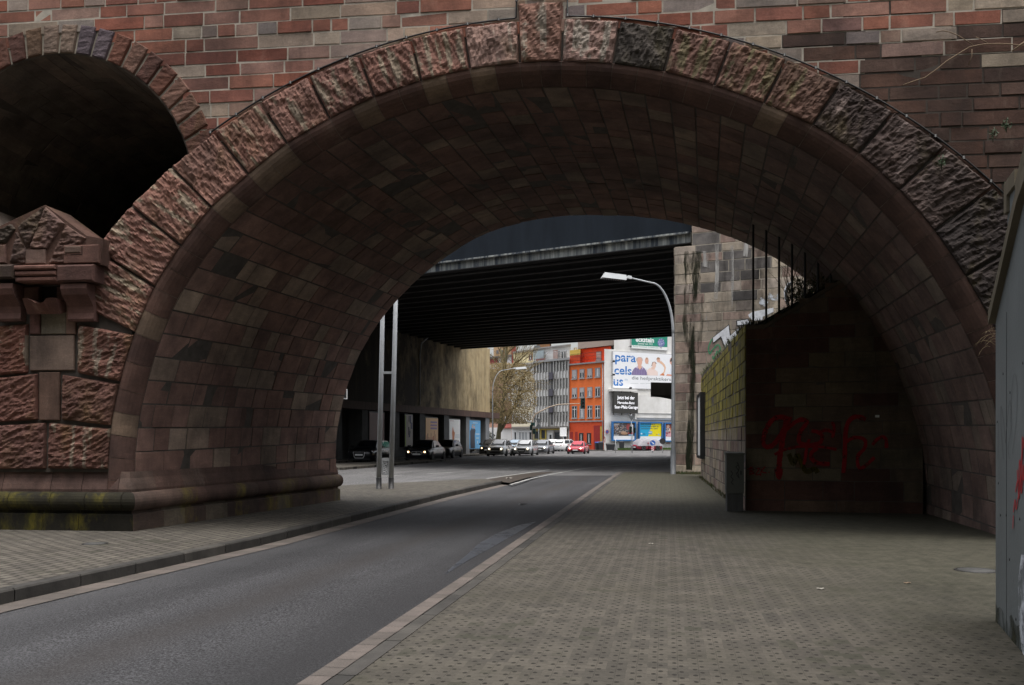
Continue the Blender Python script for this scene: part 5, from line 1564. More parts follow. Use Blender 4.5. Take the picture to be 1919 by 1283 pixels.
for xa, ya, xb, yb, c in [(876, 104, 916, 190, .5), (940, 106, 998, 200, 0), (1090, 62, 1128, 150, .1)]:
    window(FP, *zg(xa, ya), *zg(xb, yb), gb, -1.59, (.4, .38, .36), M['glass_light'] if c else M['glass'], 1, .0)
mb = MB(); mb.lbox(FP, *zg(732, 196), *zg(850, 218), -1.15, -.6, 0, (.16, .06, .06)); mb.lbox(FP, *zg(940, 100), *zg(998, 204), -1.15, -1.05, 0, (.3, .2, .17)); mb.build('terrace_planter', M['tint'], gb)
mb = MB(); u0, u1 = sorted((FP.um(zg(850, 0)[0]), FP.um(zg(1130, 0)[0]))); zz = FP.pt(*zg(980, 215)).z
for k in range(24): u = u0+(u1-u0)*k/23; mb.tube([FP.at(u, zz, .2), FP.at(u, zz+1.1, .2)], .012, 3)
mb.tube([FP.at(u0, zz+1.1, .2), FP.at(u1, zz+1.1, .2)], .02, 4); mb.build('terrace_railing', M['galv'], gb)
mb = MB(); mb.lbox(FP, *zg(698, 1024), *zg(1136, 1042), -.1, .7, 0, (.16, .14, .12)); mb.build('shop_canopy', M['tint'], gb)
for xa, ya, xb, yb, fc in [(710, 1060, 782, 1185, (.3, .26, .12)), (792, 1045, 862, 1185, (.45, .33, .04)), (890, 1100, 940, 1190, (.6, .6, .58)), (952, 1070, 1040, 1188, (.15, .14, .13)), (1052, 1060, 1120, 1190, (.25, .2, .15))]:
    window(FP, *zg(xa, ya), *zg(xb, yb), gb, .01, fc, M['glass'], 0, fw=.22)
mb = MB(); mb.lbox(FP, *zg(728, 1046), *zg(1040, 1062), .02, .25, 0, (.45, .33, .05)); mb.build('shop_fascia', M['tint'], gb)

# ---- cream building with yellow attic
cb_ = thing('cream_building', 'cream white apartment building with yellow attic behind the bare tree', 'building', FP.ground(978, 0, GZ))
mb = MB(); facade(mb, FP, *[zg(x, 0)[0] for x in (440, 696)], zg(0, 268)[1], -9, -.1, (.84, .79, .68)); mb.build('wall', M['tint_wall'], cb_)
mb = MB(); mb.lbox(FP, *zg(466, 122), *zg(702, 268), -9, -1.6, 0, (.86, .76, .48)); mb.build('attic_storey', M['tint_wall'], cb_)
mb = MB(); mb.lbox(FP, *zg(455, 104), *zg(704, 124), -9.5, -1.0, 0, (.25, .23, .2)); mb.lbox(FP, *zg(440, 262), *zg(698, 284), -.2, .3, 0, (.4, .37, .33)); mb.build('cornice', M['tint'], cb_)
window(FP, *zg(552, 140), *zg(592, 214), cb_, -1.59, (.3, .12, .1), M['glass'], 1, .0); window(FP, *zg(640, 135), *zg(680, 222), cb_, -1.59, (.6, .6, .55), M['glass_light'], 1)
for j, (ya, yb) in enumerate([(300, 380), (492, 575), (680, 770), (870, 960)]):
    for x in range(450, 690, 34):
        window(FP, *zg(x, ya), *zg(x+22, yb), cb_, -.095, (.7, .7, .68), M['glass_light'] if r.random() < .6 else M['glass'], 0, fw=.08)
    mb = MB(); mb.lbox(FP, *zg(442, yb+12), *zg(694, yb+78 if j < 3 else yb+60), -.09, .02, 0, (.82, .74, .56) if j != 1 else (.84, .8, .72)); mb.build('spandrel_band', M['tint_wall'], cb_)
mb = MB(); mb.lbox(FP, *zg(440, 1024), *zg(696, 1042), -.1, .6, 0, (.24, .22, .2)); mb.build('shop_canopy', M['tint'], cb_)
mb = MB(); mb.lbox(FP, *zg(442, 1044), *zg(694, 1196), -.095, -.05, 0, (.7, .69, .68)); mb.build('shop_front', M['tint_wall'], cb_)
for xa, xb, g_ in ((470, 506, 0), (522, 640, 1), (648, 690, 0)):
    window(FP, *zg(xa, 1075), *zg(xb, 1190), cb_, -.045, (.7, .7, .7), M['glass_light'] if g_ else M['glass'], 2 if g_ else 0, fw=.16)

# ---- brown and white building at the end
bb_ = thing('brown_building', 'brown and white building with red shutters at the far end of the cross street', 'building', FP.ground(935, -4, GZ))
mb = MB(); facade(mb, FP, *[zg(x, 0)[0] for x in (40, 438)], zg(0, 335)[1], -13, -4, (.36, .21, .15)); mb.build('wall', M['tint_wall'], bb_)
mb = MB(); mb.lbox(FP, *zg(96, 186), *zg(440, 334), -13, -4.5, 0, (.8, .79, .79)); mb.build('upper_storey', M['tint_wall'], bb_)
mb = MB(); mb.lbox(FP, *zg(90, 172), *zg(446, 188), -13, -3.9, 0, (.15, .14, .14)); mb.lbox(FP, *zg(96, 326), *zg(440, 350), -4.2, -3.6, 0, (.3, .11, .07)); mb.build('roof_edge', M['tint'], bb_)
mb = MB(); mb.lbox(FP, *zg(172, 206), *zg(266, 262), -4.49, -4.3, 0, (.30, .05, .045)); mb.build('shutter', M['tint'], bb_)
for ya in (360, 490, 610, 880):
    for x in range(110, 430, 44): window(FP, *zg(x, ya), *zg(x+26, ya+85), bb_, -3.99, (.55, .55, .55), M['glass_light'] if r.random() < .5 else M['glass'], 1, fw=.1)
mb = MB(); mb.prism([FP.at(FP.um(zg(170, 0)[0]), FP.pt(*zg(170, 1030)).z, -2.2), FP.at(FP.um(zg(436, 0)[0]), FP.pt(*zg(436, 1030)).z, -2.2), FP.at(FP.um(zg(436, 0)[0]), FP.pt(*zg(436, 970)).z, -3.9), FP.at(FP.um(zg(170, 0)[0]), FP.pt(*zg(170, 970)).z, -3.9)], (0, 0, -.15), 0, (.26, .06, .045)); mb.build('lean_roof', M['tint'], bb_)
mb = MB(); mb.lbox(FP, *zg(100, 1032), *zg(438, 1200), -3.99, -2.6, 0, (.75, .73, .7)); mb.build('ground_floor_wall', M['tint_wall'], bb_)
for xa in (340, 368, 396): window(FP, *zg(xa, 1090), *zg(xa+22, 1185), bb_, -2.59, (.6, .6, .58), M['glass_light'], 0, fw=.1)
# ---- tower block behind
tw = thing('tower_block', 'tan and rust tower block rising behind the street roofs', 'building', P(945, 822, 210))
TP = Plane(925, 210, 1032, 205)
mb = MB(); facade(mb, TP, 925, 958, 618, -12, 0, (.46, .30, .17)); facade(mb, TP, 958.2, 967, 618, -12, -.1, (.30, .06, .04)); mb.build('wall', M['tint_wall'], tw)
for j in range(10):
    for x in (930, 938, 946):
        mb = MB(); y = 628+j*14; mb.lbox(TP, x, y, x+4.5, y+7, 0.003, .05, 0, (.12, .12, .13)); mb.build('window', M['tint'], tw)
tb = thing('rust_house', 'rust coloured roof storey showing above the office building', 'building', TP.ground(1016))
mb = MB(); facade(mb, TP, 1008, 1031, 640, -10, 0, (.42, .2, .09)); mb.lbox(TP, 1001, 647, 1012, 652, .01, 1.5, 0, (.15, .17, .19)); mb.build('wall', M['tint_wall'], tb)
mb = MB(); mb.lbox(TP, 1006, 637, 1033, 640.4, -10.5, .5, 0, (.12, .08, .06)); mb.build('roof', M['tint'], tb)
an = thing('roof_antenna', 'thin roof antenna standing on the brown building', 'antenna', FP.pt(910, 665, -8))
mb = MB(); b = FP.pt(910, 667, -8)
mb.tube([b, b+Vector((0, 0, 1.3))], .03, 4); mb.tube([b+Vector((-.5, 0, 1.0)), b+Vector((.5, 0, 1.0))], .02, 4); mb.tube([b+Vector((-.35, 0, .7)), b+Vector((.35, 0, .7))], .02, 4); mb.build('mast', M['galv'], an)

# ---- white building with billboards
WP = Plane(1133, 126, 1262, 132)
wb = thing('white_building', 'white rendered building side wall covered with billboards', 'building', WP.ground(1190, 0, GZ))
xl = 1132.5
mb = MB(); u0, u1 = WP.um(1132.5), WP.um(1400); um = WP.um(1154); zt = WP.pt(1140, 654).z; zt2 = WP.pt(1160, 636).z
us = sorted((u0, u1))
def wbox(a, b, c, d, wa, wb_, t=(1, 1, 1), m=0):
    mb.hexa([WP.at(a, c, wa), WP.at(b, c, wa), WP.at(b, c, wb_), WP.at(a, c, wb_), WP.at(a, d, wa), WP.at(b, d, wa), WP.at(b, d, wb_), WP.at(a, d, wb_)], m, t)
for a_, b_, z_, h_, w_ in ((u0, u1, GZ-.1, zt, 0), (u0+1.6, u1, zt+.002, zt+4.5, -.02)):
    p_, q_ = WP.at(a_, z_, w_), WP.at(b_, z_, w_); e_ = Vector((.16, 1, 0))*9
    mb.prism([p_, q_, q_+e_, p_+e_], (0, 0, h_-z_))
mb.build('wall', M['whitewall'], wb)
mb = MB(); zr = WP.pt(1200, 741).z
pts = [WP.at(WP.um(x), WP.pt(1200, y).z, .01) for x, y in [(1187, 786), (1187, 741), (1222, 737), (1270, 752), (1270, 786)]]
mb.prism(pts, WP.n*.35); mb.build('lean_to', M['whitewall'], wb)
mb = MB(); wbox(WP.um(1140), WP.um(1187), WP.pt(1160, 733.5).z, WP.pt(1160, 729.5).z, .01, .9); mb.build('ledge', M['whitewall'], wb)
mb = MB(); q = [(1139, 729), (1187, 731)]
wbox(WP.um(1190), WP.um(1270), WP.pt(1230, 775.5).z, WP.pt(1230, 774.3).z, .37, .45, (.3, .3, .3)); wbox(WP.um(1190), WP.um(1270), WP.pt(1230, 784).z, WP.pt(1230, 782.5).z, .37, .5, (.35, .35, .35))
mb.build('conduit', M['tint'], wb)

def text_mesh(body, shear=0.0, bold=0.0):
    cu = bpy.data.curves.new('lettering', 'FONT'); cu.body = body; cu.size = 1; cu.shear = shear; cu.offset = bold; cu.resolution_u = 3
    o = bpy.data.objects.new('lettering', cu); COL.objects.link(o)
    bpy.context.view_layer.update()
    me = bpy.data.meshes.new_from_object(o.evaluated_get(bpy.context.evaluated_depsgraph_get()))
    vs = [v.co.copy() for v in me.vertices]; fs = [tuple(p.vertices) for p in me.polygons]
    bpy.data.objects.remove(o); bpy.data.curves.remove(cu); bpy.data.meshes.remove(me)
    return vs, fs
def text(mb, pl, body, x0, x1, ybase, cap, w, t=(1, 1, 1), m=0, bold=0.0, shear=0.0, yb1=None):
    """lettering set between picture columns x0..x1, baseline ybase, capital height cap (picture units)"""
    vs, fs = text_mesh(body, shear, bold)
    xa, xb = min(v.x for v in vs), max(v.x for v in vs); hc = .70
    u0, u1 = pl.um(x0), pl.um(x1); xm = (x0+x1)/2
    zb = pl.pt(xm, ybase).z; ch = pl.pt(xm, ybase-cap).z-zb
    k = (u1-u0)/(xb-xa)
    mb.raw([pl.at(u0+(v.x-xa)*k, zb+v.y*ch/hc, w) for v in vs], fs, m, t)
def zb5(x, y): return 1140+x/11.66, 625+y/11.66
BL = (.012, .17, .52)
# big health school billboard
b1 = thing('billboard', 'large white billboard with blue lettering and group portrait on the white wall', 'billboard', WP.pt(1200, 690, .2))
x0, yt = zb5(72, 368); x1 = 1300; 
def WL(x, yl): # board edges are level lines in the world: height taken at x=1145
    return WP.pt(1145, yl).z
zt, zb = WP.pt(1146, 657).z, WP.pt(1146, 727.5).z
mb = MB(); wbox(WP.um(x0), WP.um(x1), zb, zt, .02, .2, (.5, .5, .5)); mb.build('frame', M['tint'], b1)
mb = MB(); wbox(WP.um(x0)+.1, WP.um(x1)-.1, zb+.1, zt-.1, .201, .22, (.83, .84, .86)); mb.build('sheet', M['print'], b1)
mb = MB(); w = .226
text(mb, WP, 'para', *[zb5(x, 0)[0] for x in (128, 580)], zb5(0, 612)[1], 17, w, BL, 0, .018)
text(mb, WP, 'cels', *[zb5(x, 0)[0] for x in (108, 485)], zb5(0, 890)[1], 15.5, w, BL, 0, .018)
text(mb, WP, 'us', *[zb5(x, 0)[0] for x in (92, 300)], zb5(0, 1135)[1], 17, w, BL, 0, .018)
text(mb, WP, '.de', *[zb5(x, 0)[0] for x in (318, 405)], zb5(0, 1022)[1], 3.6, w, (.35, .5, .65))
text(mb, WP, 'die heilpraktikerschule', zb5(492, 0)[0], zb5(1600, 0)[0], zb5(0, 1022)[1], 6.3, w, (.1, .12, .12))
for k, (xa, xb) in enumerate([(485, 660), (690, 800), (815, 920)]):
    mb.face([WP.pt(*zb5(xa, 1083), w), WP.pt(*zb5(xb, 1083), w), WP.pt(*zb5(xb, 1090), w), WP.pt(*zb5(xa, 1090), w)], 0, (.45, .5, .5))
mb.build('lettering', M['print'], b1)
# white slit that cuts the blue letters
mb = MB()
for (xa, ya), (xb, yb) in [((100, 560), (600, 500)), ((90, 855), (500, 835)), ((80, 1015), (320, 1080))]:
    mb.face([WP.pt(*zb5(xa, ya-5), w+.006), WP.pt(*zb5(xb, yb-5), w+.006), WP.pt(*zb5(xb, yb+5), w+.006), WP.pt(*zb5(xa, ya+5), w+.006)], 0, (.83, .84, .86))
mb.build('slit', M['print'], b1)
mb = MB()
def shp(pts, t, dw=0): mb.face([WP.pt(*zb5(x, y), w+dw) for x, y in pts], 0, t)
def ell(cx_, cy_, a, b, t, dw=0, n=14): shp([(cx_+a*math.cos(2*math.pi*k/n), cy_-b*math.sin(2*math.pi*k/n)) for k in range(n)], t, dw)
SK = (.72, .42, .32); SK2 = (.78, .55, .45)
shp([(505, 900), (520, 830), (575, 745), (650, 715), (740, 720), (800, 765), (845, 850), (855, 910)], (.20, .15, .30)); 
for k in range(9): x = 540+k*36; shp([(x, 905), (x+8, 905), (x+4, 770), (x-2, 770)], (.33, .28, .45), .002)
shp([(625, 720), (690, 790), (740, 725), (720, 690), (650, 690)], SK, .004); shp([(600, 740), (650, 700), (640, 770)], (.5, .45, .6), .005); shp([(735, 705), (775, 740), (735, 790)], (.5, .45, .6), .005)
ell(680, 570, 75, 62, (.55, .42, .38), .002); ell(685, 615, 55, 92, SK, .006)
ell(840, 590, 40, 72, SK, 0); shp([(800, 575), (845, 512), (870, 560), (815, 560)], (.45, .28, .18), .003); shp([(850, 650), (885, 665), (860, 620)], SK)
shp([(835, 910), (845, 800), (900, 750), (1000, 770), (1080, 830), (1085, 915)], (.82, .66, .6)); shp([(930, 740), (1040, 700), (1010, 780), (950, 780)], SK2, .003)
shp([(935, 720), (965, 620), (1020, 612), (1055, 650), (1030, 670), (970, 680)], (.16, .08, .07), .004); ell(1000, 690, 42, 70, SK2, .006)
shp([(1100, 600), (1160, 600), (1230, 670), (1260, 740), (1240, 830), (1200, 910), (1130, 915), (1210, 830), (1225, 750), (1180, 680), (1120, 640)], (.75, .48, .33)); ell(1098, 575, 38, 52, SK, .003); shp([(1045, 560), (1080, 512), (1130, 530), (1115, 560), (1075, 560)], (.35, .2, .12), .005)
shp([(1120, 905), (1180, 865), (1225, 880), (1225, 920)], (.62, .2, .07), .002); shp([(1255, 915), (1290, 880), (1415, 900), (1415, 930)], (.7, .3, .2), .002)
ell(1400, 600, 60, 85, SK, .003); shp([(1345, 600), (1370, 535), (1430, 525), (1470, 560), (1470, 590), (1400, 560), (1365, 620)], (.02, .018, .018), .005); shp([(1330, 900), (1365, 750), (1400, 690), (1480, 720), (1520, 900)], (.7, .75, .82), .001)
mb.build('portrait_print', M['print'], b1)
for xa, ya in ((120, 620), (118, 912), (488, 1205)):
    mb = MB(); c = WP.pt(*zb5(xa, ya), .75); a = WP.u*.13
    mb.hexa([c-a-WP.n*.12, c+a-WP.n*.12, c+a+WP.n*.12, c-a+WP.n*.12]+[p+Vector((0, 0, .22)) for p in (c-a-WP.n*.12, c+a-WP.n*.12, c+a+WP.n*.12, c-a+WP.n*.12)]); mb.tube([c, c-WP.n*.55], .025, 4)
    mb.build('floodlight', M['black'], b1)
# green billboard above
b2 = thing('billboard', 'green billboard with white lettering above the large white billboard', 'billboard', WP.pt(1215, 640, .2))
zt, zb = WP.pt(1182, 600).z, WP.pt(1182, 653).z; xa, xb = zb5(478, 0)[0], zb5(1275, 0)[0]
mb = MB(); wbox(WP.um(xa), WP.um(xb), zb, zt, .0, .2, (.5, .5, .5)); mb.build('frame', M['tint'], b2)
mb = MB(); zm = WP.pt(1182, 646.5).z
wbox(WP.um(xa)+.05, WP.um(xb)-.05, zm, zt-.05, .201, .215, (.01, .24, .16)); wbox(WP.um(xa)+.05, WP.um(xb)-.05, zb+.05, zm-.002, .201, .215, (.8, .82, .8)); mb.build('sheet', M['print'], b2)
mb = MB(); w = .222
text(mb, WP, 'eckstein', *[zb5(x, 0)[0] for x in (575, 975)], zb5(0, 185)[1], 9, w, (.85, .86, .85), 0, .03)
text(mb, WP, 'Juwelier seit 1912', *[zb5(x, 0)[0] for x in (620, 945)], zb5(0, 243)[1], 3.4, w, (.8, .82, .8), 0, .01)
text(mb, WP, 'Berliner Promenade 15, Saarbr\u00fccken', *[zb5(x, 0)[0] for x in (522, 1075)], zb5(0, 306)[1], 2.6, w, (.1, .36, .27), 0, .0)
mb.build('lettering', M['print'], b2)
mb = MB(); cx_, cy_ = 1150, 190
pts = [(1120, 110), (1180, 108), (1210, 130), (1225, 180), (1240, 215), (1205, 275), (1150, 292), (1095, 265), (1070, 200), (1090, 140)]
shp(pts, (.14, .16, .36)); w0 = w
for k in range(60):
    a, q = r.uniform(0, 6.3), r.random()**.5; x, y = cx_+62*q*math.cos(a), cy_+80*q*math.sin(a); ell(x, y, 6, 6, r.choice([(.5, .55, .75), (.75, .78, .85), (.06, .07, .2)]), .002+k*.0001, 6)
shp([(1115, 300), (1185, 304), (1165, 318), (1130, 314)], (.1, .1, .14), .001)
mb.build('jewel_print', M['print'], b2)
mb = MB(); c = WP.pt(*zb5(490, 280), .6); mb.lathe(c, (0, 0, 1), [(.12, -.12), (.14, .12)], 8); mb.tube([c, c-WP.n*.5], .03, 4); mb.build('floodlight', M['black'], b2)
# led sign
b3 = thing('led_sign', 'dark led sign with lit white lettering hanging on the white wall', 'sign', WP.pt(1165, 755, .7))
xa, xb = 1143.2, 1187.8; zt, zb = WP.pt(1144, 735).z, WP.pt(1144, 774).z
mb = MB(); wbox(WP.um(xa), WP.um(xb), zb, zt, .5, .9); mb.build('panel', M['led'], b3)
mb = MB(); w = .91
text(mb, WP, 'Jetzt bei der', 1149, 1181.5, 748.2, 6.2, w); text(mb, WP, 'Mercedes-Benz', 1149.7, 1181, 757, 4.6, w); text(mb, WP, 'Saar-Pfalz-Garage', 1144.2, 1187.2, 765.6, 5.6, w)
mb.build('lettering', M['ledtext'], b3)
mb = MB()
for x in (1150, 1165, 1182): mb.tube([WP.pt(x, 736, .7), WP.pt(x, 731, .5)], .06, 4); mb.tube([WP.pt(x, 774, .7), WP.pt(x, 777, .1)], .06, 4)
mb.build('bracket', M['iron'], b3)
# three poster hoardings with blue frames
def zp(x, y): return 1130+x/12.79, 760+y/12.79
HB = (.015, .14, .38)
def hoarding(label, x0, x1, ytop, ybot, draw):
    t = thing('poster_hoarding', label, 'hoarding', WP.pt((x0+x1)/2, (ytop+ybot)/2, .6), 0, 'blue framed poster hoardings')
    global mb, w
    xm = (x0+x1)/2; a, b = WP.um(x0), WP.um(x1); zt, zb = WP.pt(xm, ytop).z, WP.pt(xm, ybot).z
    mb = MB(); f = .17
    wbox(a, b, zb, zb+f, .45, .75, HB); wbox(a, b, zt-f, zt, .45, .75, HB); wbox(a, a+f, zb+f, zt-f, .45, .75, HB); wbox(b-f, b, zb+f, zt-f, .45, .75, HB)
    mb.build('frame', M['tint'], t)
    mb = MB(); wbox(a+f, b-f, zb+f, zb+f+.5, .5, .6, (.8, .8, .8)); 
    A, B, C, D = a+f, b-f, zb+f+.502, zt-f
    draw(A, B, C, D); mb.build('poster', M['print'], t)
    mb = MB()
    for x in (a+.5, b-.5): mb.tube([WP.at(x, zb+.05, .44), WP.at(x, zb+.05, .05)], .05, 4); mb.tube([WP.at(x, zt-.1, .44), WP.at(x, zt-.1, .05)], .05, 4)
    mb.build('bracket', M['iron'], t)
def quad(A, B, C, D, x0, x1, y0, y1, t, w): mb.face([WP.at(A+(B-A)*x0, C+(D-C)*y0, w), WP.at(A+(B-A)*x1, C+(D-C)*y0, w), WP.at(A+(B-A)*x1, C+(D-C)*y1, w), WP.at(A+(B-A)*x0, C+(D-C)*y1, w)], 0, t)
def blob(A, B, C, D, cx_, cy_, a, b, t, w, n=9): mb.face([WP.at(A+(B-A)*(cx_+a*math.cos(6.283*k/n)), C+(D-C)*(cy_+b*math.sin(6.283*k/n)), w) for k in range(n)], 0, t)
def draw1(A, B, C, D):
    quad(A, B, C, D, 0, 1, 0, 1, (.05, .045, .045), .6); q = random.Random(3)
    for k in range(170): blob(A, B, C, D, q.uniform(.03, .97), q.uniform(.2, .95), q.uniform(.012, .05), q.uniform(.012, .06), q.choice([(.15, .12, .1), (.3, .26, .22), (.08, .08, .1), (.35, .2, .15), (.2, .2, .24), (.45, .4, .36), (.16, .09, .06)]), .602+k*.00005, 6)
    blob(A, B, C, D, .52, .2, .17, .1, (.38, .22, .13), .62); blob(A, B, C, D, .48, .3, .12, .04, (.5, .34, .24), .621); blob(A, B, C, D, .7, .7, .09, .25, (.28, .05, .05), .62); 
    quad(A, B, C, D, .72, .93, .12, .3, (.55, .02, .04), .623); quad(A, B, C, D, .72, .93, .03, .12, (.1, .4, .6), .623)
    for k in range(3): quad(A, B, C, D, .05, .05+.28-.06*k, .9-.05*k, .93-.05*k, (.6, .6, .6), .624)
    for k in range(4): quad(A, B, C, D, .05+.055*k, .095+.055*k, .03+.012*(k % 2), .085, (.75, .75, .75), .624)
def draw2(A, B, C, D):
    quad(A, B, C, D, 0, 1, 0, 1, (.01, .36, .62), .6)
    mb.face([WP.at(A+(B-A)*x, C+(D-C)*y, .604) for x, y in [(.40, 0), (1, 0), (1, 1), (.56, 1)]], 0, (.78, .66, .0))
    def tx(s, x0, x1, y, h):
        vs, fs = text_mesh(s, 0, .02); xa, xb = min(v.x for v in vs), max(v.x for v in vs); k = (B-A)*(x1-x0)/(xb-xa)
        mb.raw([WP.at(A+(B-A)*x0+(v.x-xa)*k, C+(D-C)*y+v.y/.7*(D-C)*h, .612) for v in vs], fs, 0, (.05, .08, .1))
    tx('DAS SCH\u00d6NSTE', .06, .72, .87, .085); tx('P\u00c4CKCHEN SEIT ES', .06, .88, .71, .085); tx('ZIGARETTEN GIBT', .06, .84, .55, .085)
    blob(A, B, C, D, .49, .3, .1, .12, (.06, .32, .55), .61, 16); blob(A, B, C, D, .49, .31, .08, .05, (.6, .65, .7), .613, 12); blob(A, B, C, D, .09, .2, .04, .06, (.6, .75, .85), .612); quad(A, B, C, D, .14, .26, .15, .21, (.03, .15, .3), .612); blob(A, B, C, D, .89, .14, .04, .06, (.3, .5, .55), .612); quad(A, B, C, D, .75, .83, .11, .16, (.5, .3, .05), .612); quad(A, B, C, D, .44, .62, .13, .17, (.55, .45, .2), .612)
def draw3(A, B, C, D):
    quad(A, B, C, D, 0, 1, 0, 1, (.16, .03, .03), .6); q = random.Random(5)
    quad(A, B, C, D, 0, 1, 0, .5, (.6, .35, .38), .602)
    blob(A, B, C, D, .14, .8, .07, .13, (.6, .38, .28), .605); blob(A, B, C, D, .12, .5, .12, .22, (.35, .3, .32), .604); blob(A, B, C, D, .3, .7, .1, .16, (.25, .05, .04), .605)
    for k in range(60): blob(A, B, C, D, q.uniform(.03, .97), q.uniform(.03, .6), q.uniform(.02, .06), q.uniform(.02, .08), q.choice([(.6, .45, .02), (.08, .04, .04), (.6, .25, .1), (.7, .6, .55), (.4, .05, .08)]), .607+k*.00005, 6)
hoarding('blue framed poster hoarding showing a dark crowded market picture', *[zp(x, 0)[0] for x in (148, 712)], zp(0, 378)[1], zp(0, 845)[1], draw1)
hoarding('blue framed poster hoarding half blue and half yellow with capital lettering', *[zp(x, 0)[0] for x in (785, 1350)], zp(0, 392)[1], zp(0, 852)[1], draw2)
hoarding('blue framed poster hoarding with red and yellow picture cut by the lamp post', *[zp(x, 0)[0] for x in (1395, 1960)], zp(0, 405)[1], zp(0, 862)[1], draw3)
# red scrawls low on the wall
mb = MB()
for k, pts in enumerate([[(1270, 890), (1320, 880), (1290, 920), (1350, 895)], [(1260, 960), (1300, 930), (1330, 950)], [(1520, 905), (1560, 895), (1600, 900)], [(40, 740), (50, 800), (45, 880)]]): ribbon(mb, WP, [zp(*p) for p in pts], 1.2, .012+.002*k)
mb.build('graffiti', M['spray_red2'], wb)

# ---- things standing along the white wall
def bin_(label, px, yb, wd, hg, lidc, d=None, wheels=True, group=None):
    x, y = G(px, yb, GZ) if d is None else ((px-CX)*d/F, d)
    t = thing('wheelie_bin', label, 'bin', (x, y, GZ), R(r.uniform(-8, 8)), group)
    mb = MB(); a, b = wd/2*.82, wd/2
    mb.hexa([(-a, -a, .1), (a, -a, .1), (a, a, .1), (-a, a, .1), (-b, -b, hg*.88), (b, -b, hg*.88), (b, b, hg*.88), (-b, b, hg*.88)], 0, (.025, .027, .03)); mb.build('body', M['tint'], t, (0, 0, 0))
    mb = MB(); b *= 1.06; mb.hexa([(-b, -b, hg*.882), (b, -b, hg*.882), (b, b, hg*.882), (-b, b, hg*.882), (-b*.9, -b*.9, hg*.95), (b*.9, -b*.9, hg*.95), (b*.9, b, hg), (-b*.9, b, hg)], 0, lidc); mb.build('lid', M['tint'], t, (0, 0, 0))
    for s in (-1, 1):
        mb = MB(); mb.lathe((s*a*.9, a*.9, .1), (1, 0, 0), [(.02, -.03), (.1, -.03), (.1, .03), (.02, .03)], 10); mb.build('wheel', M['rubber'], t, (0, 0, 0))
bin_('dark bin with blue lid, first beside the orange entrance', 1120.5, 845, .7, 1.15, (.02, .06, .28), 124.5)
bin_('dark bin with grey blue lid beside the white wall corner', 1126, 845, .6, 1.2, (.05, .06, .1), 124)
bin_('broad black waste container under the crowded picture poster', 1144, 845, 1.05, .95, (.03, .03, .033), 123)
bin_('tall narrow black bin under the crowded picture poster', 1165, 845, .62, 1.25, (.015, .015, .015), 124.5)
def post_sign(name, label, px, d, ztop, plates, rad=.035, cat='sign'):
    x = (px-CX)*d/F; t = thing(name, label, cat, (x, d, GZ))
    mb = MB(); mb.tube([(x, d, GZ), (x, d, ztop)], rad, 8); mb.build('post', M['galv'], t)
    for nm, kind, zc, sz, m in plates:
        mb = MB(); y = d-.06
        if kind == 'tri': pts = [(x-sz, y, zc+sz*.6), (x+sz, y, zc+sz*.6), (x, y, zc-sz*1.1)]
        elif kind == 'round': pts = [(x+sz*math.cos(6.283*k/20), y, zc+sz*math.sin(6.283*k/20)) for k in range(20)]
        else: pts = [(x-sz*.75, y, zc-sz), (x+sz*.75, y, zc-sz), (x+sz*.75, y, zc+sz), (x-sz*.75, y, zc+sz)]
        mb.prism(pts, (0, .02, 0)); mb.build(nm, M[m], t)
    return t, x, d
grey_back = M['galvb'] = plain('grey sign back', (.13, .14, .145), .6, .3)
zat = lambda py, d: H+(HY-py)*d/F
post_sign('round_sign', 'dark back of a round sign on a post near the stone abutment', 1241.5, 105, zat(822, 105), [('sign_plate', 'round', zat(826.5, 105), .33, 'steel_dark')])
post_sign('yield_sign', 'grey backed yield sign on a tall pole under the led sign', 1183, 104, zat(776, 104), [('sign_plate', 'tri', zat(782, 104), .34, 'galvb')])
post_sign('bare_post', 'thin bare galvanised post in front of the crowded picture poster', 1153.5, 106, zat(822, 106), [], cat='post')
t, x, d = post_sign('priority_sign', 'grey backed priority signs on a pole before the ribbed office building', 1009.5, 108, zat(782, 108), [('sign_plate', 'tri', zat(787.5, 108), .36, 'galvb'), ('sign_plate', 'tri', zat(796, 108), .001, 'galvb')])
mb = MB(); y = d-.06; zc = zat(798, 108); mb.prism([(x-.3, y, zc-.1), (x-.3, y, zc-.25), (x+.3, y, zc-.25), (x+.3, y, zc-.1), (x, y, zc+.33)], (0, .02, 0)); mb.build('sign_plate', M['galvb'], t)
post_sign('parking_sign', 'white parking sign with blue and red discs before the office shopfront', 1055.5, 118, zat(802, 118), [('sign_plate', 'rect', zat(809, 118), .55, 'white')])
mb = MB(); c = WP.pt(*zp(100, 622), .15)
for rad, m, o in ((.27, 0, 0), (.2, 1, .006)): mb.face([c+WP.u*rad*math.cos(6.283*k/16)+Vector((0, 0, rad*math.sin(6.283*k/16)))+WP.n*o for k in range(16)], m, (.5, .05, .06) if m == 0 else (.06, .1, .35))
mb.tube([c-WP.n*.01, c-WP.n*.15], .03, 4)
tag(mb.build('stopping_sign', [M['tint'], M['tint']], None, c), 'small round red and blue sign on the white wall corner', 'sign')
